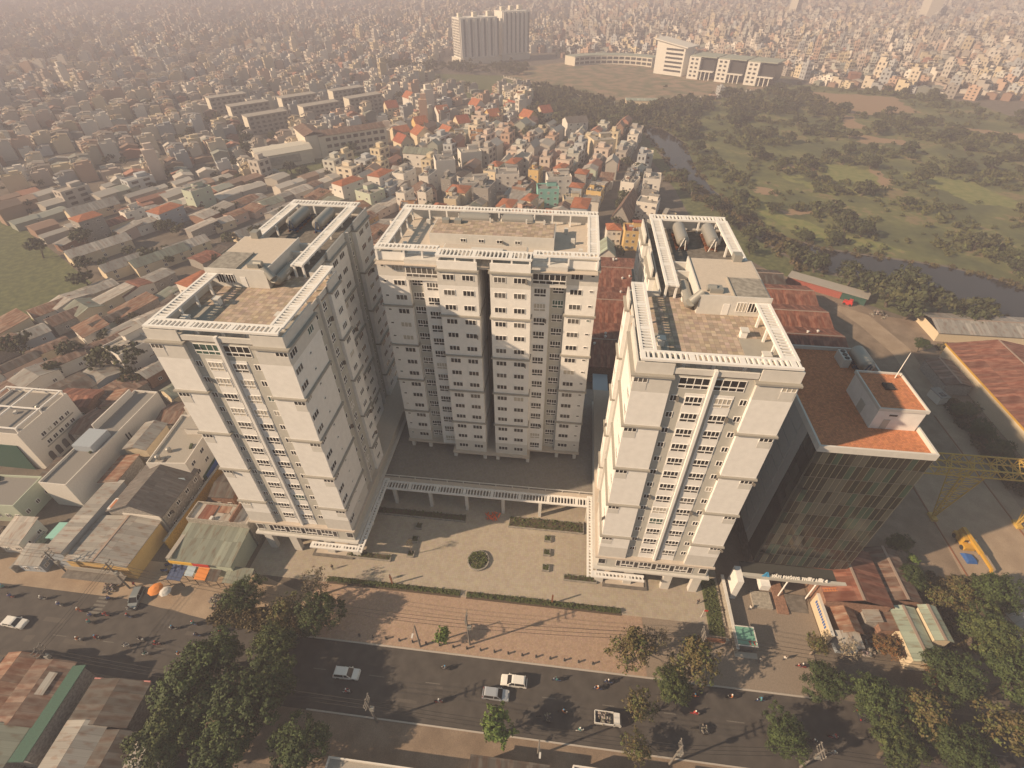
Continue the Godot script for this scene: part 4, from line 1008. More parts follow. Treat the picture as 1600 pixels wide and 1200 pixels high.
# ---------------------------------------------------------------- houses
# kind: flat, gx (ridge along x), gz (ridge along z), sx / sz (one slope), hip
func house(nm: String, label: String, cat: String, cx: float, cz: float, w: float, d: float, h: float, turn: float, wall: String, kind: String, roof: String, rise := 1.2, wins := [], group := "", extra := 0) -> Node3D:
	var o := thing(nm, label, cat, Vector3(cx, 0, cz), group, turn)
	var hw := w / 2; var hd := d / 2; var e := 0.35
	var b := MB.new(); b.box(-hw, hw, 0, h, -hd, hd)
	if kind == "gx":
		for s in [-1, 1]: b.tri(Vector3(s * hw, h, s * hd), Vector3(s * hw, h, -s * hd), Vector3(s * hw, h + rise, 0))
	elif kind == "gz":
		for s in [-1, 1]: b.tri(Vector3(-s * hw, h, s * hd), Vector3(s * hw, h, s * hd), Vector3(0, h + rise, s * hd))
	elif kind == "sx":
		b.quad(Vector3(hw, h, hd), Vector3(hw, h, -hd), Vector3(hw, h + rise, -hd), Vector3(hw, h + rise, hd))
		b.tri(Vector3(-hw, h, hd), Vector3(hw, h, hd), Vector3(hw, h + rise, hd)); b.tri(Vector3(hw, h, -hd), Vector3(-hw, h, -hd), Vector3(hw, h + rise, -hd))
	elif kind == "sz":
		b.quad(Vector3(hw, h, -hd), Vector3(-hw, h, -hd), Vector3(-hw, h + rise, -hd), Vector3(hw, h + rise, -hd))
		b.tri(Vector3(hw, h, hd), Vector3(hw, h, -hd), Vector3(hw, h + rise, -hd)); b.tri(Vector3(-hw, h, -hd), Vector3(-hw, h, hd), Vector3(-hw, h + rise, -hd))
	part(o, "wall", b.mesh(M[wall]))
	var y := h + 0.02
	if kind == "gx":
		for s in [1, -1]:
			b = MB.new(); var k: float = rise / hd * e
			slab4(b, Vector3(-hw - e, y - k, s * (hd + e)), Vector3(hw + e, y - k, s * (hd + e)), Vector3(hw + e, y + rise, 0), Vector3(-hw - e, y + rise, 0), 0.1)
			part(o, "roof", b.mesh(M[roof]))
	elif kind == "gz":
		for s in [1, -1]:
			b = MB.new(); var k: float = rise / hw * e
			slab4(b, Vector3(s * (hw + e), y - k, hd + e), Vector3(s * (hw + e), y - k, -hd - e), Vector3(0, y + rise, -hd - e), Vector3(0, y + rise, hd + e), 0.1)
			part(o, "roof", b.mesh(M[roof]))
	elif kind == "sx":
		b = MB.new(); slab4(b, Vector3(-hw - e, y - rise / w * e, hd + e), Vector3(-hw - e, y - rise / w * e, -hd - e), Vector3(hw + e, y + rise + rise / w * e, -hd - e), Vector3(hw + e, y + rise + rise / w * e, hd + e), 0.1)
		part(o, "roof", b.mesh(M[roof]))
	elif kind == "sz":
		b = MB.new(); slab4(b, Vector3(-hw - e, y - rise / d * e, hd + e), Vector3(hw + e, y - rise / d * e, hd + e), Vector3(hw + e, y + rise + rise / d * e, -hd - e), Vector3(-hw - e, y + rise + rise / d * e, -hd - e), 0.1)
		part(o, "roof", b.mesh(M[roof]))
	elif kind == "hip":
		b = MB.new(); var rx := maxf(hw - hd, 0.0); var rz := maxf(hd - hw, 0.0); var p := [Vector3(-hw - e, y, -hd - e), Vector3(hw + e, y, -hd - e), Vector3(hw + e, y, hd + e), Vector3(-hw - e, y, hd + e)]
		var t0 := Vector3(-rx, y + rise, -rz); var t1 := Vector3(rx, y + rise, rz)
		if rx > 0:
			b.quad(p[3], p[2], t1, t0); b.quad(p[1], p[0], t0, t1); b.tri(p[2], p[1], t1); b.tri(p[0], p[3], t0)
		else:
			b.quad(p[2], p[1], t0, t1); b.quad(p[0], p[3], t1, t0); b.tri(p[3], p[2], t1); b.tri(p[1], p[0], t0)
		b.quad(p[0], p[1], p[2], p[3])
		part(o, "roof", b.mesh(M[roof]))
	else:
		part(o, "roof", slab_mesh(w - 0.4, 0.08, d - 0.4, roof), Vector3(0, h + 0.04, 0))
		b = MB.new(); var ph := 0.7
		for q in [[-hw, hw, hd - 0.2, hd], [-hw, hw, -hd, -hd + 0.2], [-hw, -hw + 0.2, -hd + 0.2, hd - 0.2], [hw - 0.2, hw, -hd + 0.2, hd - 0.2]]: b.box(q[0], q[1], h, h + ph, q[2], q[3])
		part(o, "parapet", b.mesh(M[wall]))
		if extra > 0:
			part(o, "stair_hut", slab_mesh(w * 0.45, 2.3, d * 0.28, wall), Vector3(w * 0.2, h + 1.23, -d * 0.25))
			part(o, "hut_roof", slab_mesh(w * 0.52, 0.14, d * 0.33, roof), Vector3(w * 0.2, h + 2.45, -d * 0.25))
		if extra > 1:
			b = MB.new(); b.tube(Vector3(-0.7, 0.9, 0), Vector3(0.7, 0.9, 0), 0.5, 0.5, 10); b.box(-0.6, 0.6, 0, 0.45, -0.3, 0.3)
			part(o, "roof_tank", b.mesh(M["steel_tank"]), Vector3(-w * 0.2, h + 0.08, d * 0.15))
	if kind == "flat" and extra >= 0: clutter(o, w, d, h, int(absf(cx * 3 + cz * 7)))
	for q in wins:   # [face, rows, cols, w, h]
		var face: String = q[0]; var rows: int = q[1]; var cols: int = q[2]
		for a in rows:
			for c in cols:
				var f := (c + 0.5) / cols - 0.5; var yy: float = h * (a + 0.32) / rows
				match face:
					"f": window(o, q[3], q[4], 2, 0, Vector3(f * w, yy, hd), 0.0)
					"b": window(o, q[3], q[4], 2, 0, Vector3(f * w, yy, -hd), PI)
					"r": window(o, q[3], q[4], 2, 0, Vector3(hw, yy, f * d), PI / 2)
					"l": window(o, q[3], q[4], 2, 0, Vector3(-hw, yy, f * d), -PI / 2)
	return o

# tanks, boxes, sheets and pots that gather on flat roofs
func clutter(o: Node, w: float, d: float, h: float, seed_: int) -> void:
	var r := RandomNumberGenerator.new(); r.seed = seed_
	for k in 2 + r.randi() % 4:
		var p := Vector3(r.randf_range(-0.4, 0.4) * w, h + 0.08, r.randf_range(-0.4, 0.4) * d)
		var t := r.randf()
		if t < 0.3:
			var b := MB.new(); b.lathe([[0.0, 0.0], [0.5, 0.0], [0.55, 0.2], [0.55, 1.1], [0.3, 1.35], [0.0, 1.4]], 10)
			part(o, "roof_tank", b.mesh(M["steel_tank"]), p)
		elif t < 0.6: part(o, "roof_box", box_mesh(0.9, 0.7, 0.6, "off_white"), p + Vector3(0, 0.35, 0), r.randf() * 3)
		elif t < 0.8:
			var c := part(o, "roof_sheet", slab_mesh(r.randf_range(1.6, 3.4), 0.08, r.randf_range(1.4, 2.6), ["roof_rusty tin", "roof_grey tin", "roof_pale tin"][r.randi() % 3]), p * Vector3(0.6, 1, 0.6) + Vector3(0, 1.7, 0)); c.rotation.x = 0.12
			for s in [-1, 1]: part(o, "sheet_post", box_mesh(0.08, 1.7, 0.08, "dark_metal"), p * Vector3(0.6, 1, 0.6) + Vector3(s * 0.7, 0.85, 0))
		else: part(o, "plant_pots", box_mesh(1.6, 0.45, 0.5, "pot_green"), p + Vector3(0, 0.22, 0), r.randf() * 3)

func slab_mesh(w: float, h: float, d: float, m: String) -> ArrayMesh:
	var b := MB.new(); b.box(-w / 2, w / 2, -h / 2, h / 2, -d / 2, d / 2)
	return b.mesh(M[m])

func left_quarter() -> void:
	# white hall with arches
	var o := house("white_hall", "white three storey hall with open roof frame and arched windows", "building", -138, -79, 16, 15.4, 12.2, 0.0, "wall_white", "flat", "roof_flat grey", 0, [])
	for k in 3:
		part(o, "roof_beam", box_mesh(16.4, 0.35, 0.3, "white_paint"), Vector3(0, 14.2, -7 + k * 7.0))
		for s in [-1, 1]: part(o, "roof_post", box_mesh(0.3, 2.0, 0.3, "white_paint"), Vector3(s * 7.8, 13.1, -7 + k * 7.0))
	for k in 3: part(o, "roof_beam", box_mesh(0.3, 0.35, 13.5, "white_paint"), Vector3(-7.8 + k * 7.8, 14.2, 0))
	for k in 2:
		for j in 5: window(o, 1.3, 1.2, 2, 0, Vector3(8.0, 5.2 + k * 2.6, -4.6 + j * 1.9), PI / 2)
		part(o, "sill_band", box_mesh(0.3, 0.25, 10.2, "olive_ledge"), Vector3(8.1, 4.9 + k * 2.6, -0.8))
	for k in 6:
		var b := MB.new()
		b.box(0, 0.12, 0.3, 2.4, -0.65, 0.65)
		for j in 8:
			var a0 := PI * j / 8; var a1 := PI * (j + 1) / 8
			b.tri(Vector3(0.12, 2.4, 0), Vector3(0.12, 2.4 + sin(a0) * 0.65, -cos(a0) * 0.65), Vector3(0.12, 2.4 + sin(a1) * 0.65, -cos(a1) * 0.65))
		part(o, "arched_window", b.mesh(M["window_mid"]), Vector3(8.0, 0.6, -6.2 + k * 2.2))
	var net := solid("screen_net", slab_mesh(13.0, 8.5, 0.2, "green_net"), "dark green screen net hung on the front of white hall", "net", Vector3(-139.5, 4.3, -71.0))
	net.rotation.x = -0.04
	o = house("long_house", "long pale house with blank side wall and two slot windows", "house", -115, -78, 7.0, 33, 7.7, 0.0, "wall_white", "flat", "roof_flat grey", 0, [], "", 0)
	for s in [[-3.4, 3.4], [-2.9, 2.6]]: part(o, "slot_window", box_mesh(0.08, s[1], 0.35, "window_dark"), Vector3(3.52, 4.6, s[0] + 0.0 - 0.0 if s[0] > -3 else -2.0))
	part(o, "roof_room", slab_mesh(5.0, 2.0, 6.0, "wall_blue"), Vector3(-0.6, 8.7, 3.0)); part(o, "roof_frame", slab_mesh(0.3, 2.2, 14, "wall_white"), Vector3(-3.2, 8.8, -8.0))
	house("pitched_house", "dark grey pitched house with white front wall left of the alley", "house", -92, -63.8, 13, 13.2, 6.6, 0.0, "wall_grey", "gz", "roof_slate", 3.2, [["r", 2, 4, 1.2, 1.2], ["f", 1, 2, 1.0, 1.0]])
	var ph := get_node("pitched_house")
	part(ph, "front_wall", slab_mesh(9.0, 6.4, 0.2, "wall_white"), Vector3(1.6, 3.2, 6.75)); part(ph, "terrace", slab_mesh(4.0, 0.3, 3.0, "wall_white"), Vector3(-4.6, 6.9, 5.0)); part(ph, "terrace_floor", slab_mesh(3.2, 0.1, 2.2, "terracotta_deck"), Vector3(-4.6, 7.1, 5.0))
	o = house("modern_house", "narrow white modern house with roof terrace close to left tower", "house", -91.5, -77, 9.4, 16.5, 9.6, 0.1, "wall_white", "flat", "roof_flat concrete", 0, [["r", 3, 4, 1.5, 1.2], ["f", 2, 2, 1.8, 1.3]], "", 1)
	part(o, "balcony", slab_mesh(9.0, 0.25, 2.4, "wall_white"), Vector3(0, 6.6, 9.4)); part(o, "balcony_rail", slab_mesh(9.0, 0.9, 0.12, "pale_blue"), Vector3(0, 7.2, 10.5)); part(o, "side_stripe", slab_mesh(0.12, 2.2, 12, "green_net"), Vector3(4.8, 1.6, 0)); part(o, "side_panel", slab_mesh(0.12, 2.0, 8, "blue_board"), Vector3(4.9, 0.9 + 0.12, 1.0))
	# street front, left to right
	o = shed("market_shed", "big grey sheet roofed shed at the roadside left of the alley", "shed", -100.5, -86, -56.8, -45.4, 5.0, 6.0, 1, false, "roof_grey tin", "wall_yellow", 0)
	part(o, "sign_board", box_mesh(13, 1.4, 0.15, "roof_flat concrete"), Vector3(0, 4.0, 6.5)); part(o, "awning", box_mesh(13.5, 0.08, 2.0, "dark_concrete"), Vector3(0, 2.9, 7.2))
	o = house("blue_shed", "narrow shed with sky blue side beside the big grey shed", "shed", -103.4, -56, 4.4, 19, 5.6, 0.0, "wall_blue", "sx", "roof_grey tin", 0.6)
	house("teal_hut", "little hut with bright teal roof on the street front", "hut", -107.6, -52.4, 3.0, 3.4, 4.2, 0.0, "teal_paint", "sx", "teal_paint", 0.4)
	house("corner_house", "green grey flat roofed house with barred window row at left", "house", -127.5, -60, 12, 8.6, 5.6, 0.06, "wall_pale green", "flat", "roof_flat grey", 0, [["r", 1, 3, 1.0, 1.2], ["f", 1, 5, 1.0, 1.2]])
	house("yard_roof", "low dark roofed shelter full of parked motorbikes at left edge", "shed", -128, -48.5, 12, 6.5, 2.9, 0.05, "wall_grey", "sz", "roof_dark tin", 0.5)
	for q in [["compound_wall", "low olive wall in front of the shelter at left", -113.4, -48.5, 0.35, 9.0, 2.0, "stained_plaster"], ["alley_wall", "long mustard yellow wall lining the alley", -83.6, -64.0, 0.4, 22.0, 3.4, "yellow_wall"]]:
		var wl := thing(q[0], q[1], "wall", Vector3(q[2], 0, q[3]))
		part(wl, "wall", box_mesh(q[4], q[6], q[5], q[7]), Vector3(0, q[6] / 2, 0)); part(wl, "coping", box_mesh(q[4] + 0.2, 0.12, q[5] + 0.1, "concrete"), Vector3(0, q[6] + 0.06, 0))
	o = house("green_shop", "shop with broad grey green sheet roof and coloured awnings by the alley", "shop", -71.6, -52.2, 13.6, 8.0, 5.2, 0.0, "wall_pale green", "sz", "roof_green tin", 1.0)
	part(o, "sign_board", box_mesh(5.2, 0.9, 0.15, "yellow_board"), Vector3(-4.0, 4.9, 4.4)); part(o, "sign_board", box_mesh(3.6, 0.9, 0.15, "red_paint"), Vector3(0.5, 4.8, 4.4)); part(o, "roof_band", box_mesh(0.9, 0.2, 8.4, "roof_flat concrete"), Vector3(-6.6, 5.9, 0))
	o = house("rear_house", "stained concrete house behind the green shop, open roof court", "house", -71.6, -58.8, 14.2, 4.6, 7.2, 0.0, "stained_plaster", "flat", "roof_pale tin", 0, [["f", 2, 4, 1.0, 1.0]], "", 0)
	part(o, "roof_sheet", slab_mesh(3.0, 0.1, 3.8, "roof_red tin"), Vector3(-3.4, 7.45, 0)); part(o, "roof_wall", slab_mesh(0.3, 1.6, 4.4, "wall_brick"), Vector3(3.2, 7.9, 0))
	for q in [["awning", "sage green awning next to the roadside bushes", -63.3, -47.4, 5.6, 3.4, 3.2, "roof_green tin"], ["awning", "orange awning in front of the green shop", -71.2, -47.2, 2.5, 2.8, 3.1, "orange_cloth"], ["awning", "dark striped awning in front of the green shop", -68.6, -47.2, 2.4, 2.8, 3.0, "roof_dark tin"], ["awning", "deep blue tarp awning in front of the green shop", -76.6, -46.9, 3.2, 3.6, 3.1, "blue_tarp"], ["awning", "pale blue tarp awning in front of the green shop", -73.9, -47.4, 1.9, 2.2, 3.2, "pale_blue"]]:
		var a := thing(q[0], q[1], "awning", Vector3(q[2], 0, q[3]), "awnings before the green shop")
		var b := MB.new(); var hw: float = q[4] / 2; var hd: float = q[5] / 2; var h: float = q[6]
		slab4(b, Vector3(-hw, h - 0.5, hd), Vector3(hw, h - 0.5, hd), Vector3(hw, h + 0.2, -hd), Vector3(-hw, h + 0.2, -hd), 0.06)
		part(a, "cover", b.mesh(M[q[7]]))
		for s in [-1, 1]: part(a, "post", box_mesh(0.08, h - 0.5, 0.08, "dark_metal"), Vector3(s * (hw - 0.1), (h - 0.5) / 2, hd - 0.1)); part(a, "post", box_mesh(0.08, h, 0.08, "dark_metal"), Vector3(s * (hw - 0.1), h / 2, -hd + 0.1))
	o = house("low_house", "low house with pale sheet roof tight against left tower", "house", -67.5, -71, 9, 13, 4.2, 0.05, "wall_cream", "gx", "roof_pale tin", 1.0)
	house("low_house", "low house with orange brown patched roof beside the left tower", "house", -68.0, -84, 9.5, 10, 4.0, 0.05, "wall_pink", "gx", "roof_rusty tin", 1.2)
	# small houses and lean-tos packed between the larger ones
	var infill := [[-105.6, -69.5, 5.0, 8.0, 5.2, "wall_grey", "sx", "roof_rusty tin", "rusty lean-to between long pale house and pitched house"], [-105.2, -79.5, 5.6, 9.0, 6.8, "wall_cream", "gz", "roof_grey tin", "narrow grey roofed house beside the long pale house's middle"], [-105.0, -90.0, 5.8, 8.5, 5.0, "wall_white", "gx", "roof_brown tin", "brown roofed house at the far end of long pale house"], [-96.5, -93.0, 8.0, 7.0, 7.6, "wall_white", "flat", "roof_flat grey", "small white flat roofed house behind the modern house"], [-86.8, -92.5, 7.5, 8.0, 4.6, "wall_pink", "gx", "roof_rusty tin", "pinkish rusty roofed house behind the modern house"], [-77.5, -90.5, 8.0, 8.0, 4.4, "wall_cream", "gz", "roof_brown tin", "brown gabled house across the alley from modern house"], [-77.2, -79.0, 5.6, 9.0, 4.2, "wall_grey", "sx", "roof_grey tin", "grey lean-to along the alley beside the left tower"], [-77.0, -68.5, 5.4, 7.0, 4.6, "wall_brick", "gx", "roof_dark tin", "dark roofed brick house behind the stained concrete house"], [-124.5, -84.0, 6.0, 9.0, 5.4, "wall_grey", "gx", "roof_brown tin", "brown roofed house squeezed between white hall and long house"], [-124.0, -94.0, 8.0, 7.0, 4.8, "wall_cream", "gz", "roof_rusty tin", "rusty gabled house behind the long pale house"], [-137.0, -93.0, 11.0, 7.0, 5.0, "wall_brick", "gx", "roof_red tin", "red tin roofed house right behind the white hall"], [-122.6, -69.0, 6.4, 7.0, 3.6, "wall_grey", "sx", "roof_dark tin", "dark lean-to in front of the arched windows"], [-117.5, -51.5, 5.0, 6.0, 3.6, "wall_white", "sz", "roof_pale tin", "low pale roofed kiosk behind the olive wall"], [-109.5, -46.8, 5.0, 4.0, 3.0, "wall_blue", "sz", "roof_grey tin", "grey roofed stall next to the little teal hut"]]
	for q in infill: house("small_house", q[8], "house", q[0], q[1], q[2], q[3], q[4], 0.05, q[5], q[6], q[7], 0.9, [["f", 1, 2, 1.0, 1.0], ["r", 1, 2, 1.0, 1.0]], "small houses beside the left tower")
	# market umbrellas and stall tables by the alley mouth
	for q in [[-79.5, -43.2, "orange_cloth", "orange market umbrella at the alley mouth", 1.5], [-77.2, -43.0, "off_white", "greyish market umbrella beside the orange one", 1.2]]:
		var u := thing("market_umbrella", q[3], "umbrella", Vector3(q[0], 0, q[1]))
		var b := MB.new(); b.lathe([[q[4], 1.9], [q[4] * 0.6, 2.25], [0.02, 2.5]], 8); part(u, "canopy", b.mesh(M[q[2]]))
		b = MB.new(); b.tube(Vector3.ZERO, Vector3(0, 2.3, 0), 0.04, 0.04, 6); part(u, "pole", b.mesh(M["dark_metal"]))
	for q in [[-66.5, -43.0, 1.7, "pile of wooden crates and sacks left of the roadside bushes", 3], [-62.6, -43.2, 1.1, "small white sack pile beside the green awning", 4], [-90.5, -43.4, 1.6, "clutter of chairs and tables before big grey shed", 6]]:
		var hp := solid("goods_pile", heap(q[4], q[2], 1.3, 46), q[3], "pile", Vector3(q[0], 0, q[1])); hp.set_meta("kind", "stuff")

func roadside_row() -> void:
	# roofs along the near side of the road, bottom left
	var t := [[-93.2, -23.6, 5.6, 8.2, "roof_rusty tin", "long shed with striped rusty roof at the bottom left corner"], [-86.4, -22.4, 7.2, 9.6, "roof_brown tin", "brown sheet roof with two pale skylight sheets, bottom left"], [-81.2, -20.0, 2.6, 13.6, "green_net", "narrow lean-to under dark teal netting, bottom left"], [-72.2, -22.4, 9.8, 6.4, "roof_dark tin", "dark roofed house with pink edging near the leafy trees"], [-87.6, -12.8, 9.6, 8.6, "roof_green tin", "greenish roof in second row at the bottom left corner"], [-73.4, -14.0, 6.6, 10.2, "roof_grey tin", "grey brown gabled roof, left of three in second row"], [-66.8, -13.8, 5.4, 9.4, "roof_dark tin", "grey brown gabled roof, middle of three in second row"], [-60.8, -13.4, 5.0, 9.2, "roof_grey tin", "grey brown gabled roof, right of three in second row"], [-101.0, -21.8, 8.4, 9.2, "roof_dark tin", "dark shed roof at the far bottom left edge"]]
	for q in t:
		var kind: String = "gz" if q[2] > 4 else "sx"
		house("roadside_house", q[5], "house", q[0], q[1], q[2], q[3], 4.2, 0.06, "wall_grey", kind, q[4], 0.8, [], "roofs along the near side of the road")
	part(get_node("roadside_house_001"), "skylight_sheet", slab_mesh(1.4, 0.06, 3.6, "roof_pale tin"), Vector3(1.6, 4.98, -1.2)).rotation.z = -0.22
	part(get_node("roadside_house_003"), "edge_board", slab_mesh(10.2, 0.35, 0.2, "edge_pink"), Vector3(0, 4.3, -3.5))
	var q2 := [[11.5, -20.2, 9.5, 5.0, "roof_flat grey", "white edged dark flat roof at bottom edge, right of middle"], [-3.2, -19.4, 12.0, 5.0, "roof_dark tin", "dark roof with clutter at the bottom edge middle"], [-24.0, -16.4, 16.0, 6.0, "roof_flat concrete", "pale flat roof at bottom edge below the lone light pole"], [25.0, -20.0, 9.0, 5.0, "roof_green tin", "small green roof at the bottom edge under the trees"], [40.0, -20.6, 12.0, 5.0, "roof_dark tin", "dark roof at bottom edge below the right hand tree"]]
	for q in q2: house("roadside_house", q[5], "house", q[0], q[1], q[2], q[3], 3.6, 0.0, "wall_white", "flat" if q[4].contains("flat") else "sz", q[4], 0.5, [], "roofs along the near side of the road")

func right_quarter() -> void:
	var o := shed("workshop", "rust red workshop roof with ladders and skylights in front of office", "workshop", 54.9, 67.4, -66, -54.0, 5.6, 7.4, 1, false, "roof_red tin", "wall_brick", 0)
	for q in [[-3.2, 3.0], [2.9, 2.6], [-2.4, -3.0]]: part(o, "skylight", slab_mesh(1.5, 0.08, 1.1, "roof_pale tin"), Vector3(q[0], 7.0 - absf(q[0]) * 0.26, q[1])).rotation.z = -0.28 * signf(q[0])
	for k in 2:
		var b := MB.new()
		for s in [-0.3, 0.3]: b.bar(Vector3(0, 0, s), Vector3(2.4, 0.7, s), 0.07, 0.07)
		for j in 5: b.bar(Vector3(0.3 + j * 0.45, 0.09 + j * 0.13, -0.3), Vector3(0.3 + j * 0.45, 0.09 + j * 0.13, 0.3), 0.05, 0.05)
		part(o, "ladder", b.mesh(M["orange_cloth"]), Vector3(-6.2, 5.85, 0.5 + k * 3.2))
	shed("workshop", "darker red lean roof beside the rust red workshop", "workshop", 67.6, 74.2, -68, -56.2, 4.4, 5.6, 1, false, "roof_brown tin", "wall_brick", 0)
	o = shed("green_shed", "pale green roofed double shed, lower near part", "shed", 67.4, 72.2, -55.4, -45.0, 4.2, 4.8, 1, false, "roof_mint tin", "wall_cream")
	o = shed("green_shed", "pale green roofed double shed, taller right part", "shed", 72.3, 75.6, -55.6, -48.8, 5.2, 5.7, 1, false, "roof_mint tin", "wall_cream")
	house("tin_shack", "weathered tin shack with pitched roof before red workshop", "shack", 58.8, -52.0, 3.6, 4.6, 3.4, 0.05, "wall_orange", "gz", "roof_rusty tin", 0.9)
	house("tin_shack", "grey sheet roofed shack in the middle of the shack row", "shack", 63.8, -53.5, 2.2, 2.6, 3.6, 0.0, "wall_grey", "sx", "roof_grey tin", 0.4)
	house("tin_shack", "brown sheet roofed shack next to the pale green shed", "shack", 66.2, -52.6, 2.4, 3.2, 3.2, 0.0, "wall_brick", "sx", "roof_brown tin", 0.4)
	house("tin_shack", "bluish patched tin shack nearest the road trees", "shack", 58.0, -48.2, 3.8, 2.4, 3.0, 0.08, "wall_blue", "sz", "roof_pale tin", 0.4)
	var sg := thing("sign_wall", "cream wall with slanting blue lettering along the workshop", "wall", Vector3(54.9, 0, -52.4))
	part(sg, "wall", box_mesh(0.35, 3.8, 8.4, "wall_cream"), Vector3(0, 1.9, 0)); part(sg, "coping", box_mesh(0.6, 0.14, 8.4, "off_white"), Vector3(0, 3.86, 0))
	# painted words too small to read: a row of blue strokes
	var b := MB.new(); var r := RandomNumberGenerator.new(); r.seed = 9
	for k in 11: b.box(-0.26, -0.2, 2.0 + r.randf_range(0, 0.15), 3.0 - r.randf_range(0, 0.2), -3.2 + k * 0.5, -2.9 + k * 0.5)
	stuff(part(sg, "lettering", b.mesh(M["blue_board"])))
	var hp := solid("goods_pile", heap(17, 2.6, 1.2, 60), "scrap and firewood pile among the tin shacks", "pile", Vector3(62.5, 0, -49.4)); hp.set_meta("kind", "stuff")
	var gw := thing("gatehouse_wall", "low brown wall and gate at the pavement left of kiosk", "wall", Vector3(33, 0.11, -46.4))
	part(gw, "wall", box_mesh(5.4, 1.0, 0.3, "rust_steel"), Vector3(0, 0.5, 0)); part(gw, "post", box_mesh(0.5, 1.4, 0.5, "stained_plaster"), Vector3(-2.9, 0.7, 0)); part(gw, "post", box_mesh(0.5, 1.4, 0.5, "stained_plaster"), Vector3(2.9, 0.7, 0))
	house("white_hut", "small white roofed hut at the right edge among trees", "hut", 93.0, -55.5, 3.6, 4.0, 3.0, 0.3, "wall_white", "gz", "roof_pale tin", 0.7)

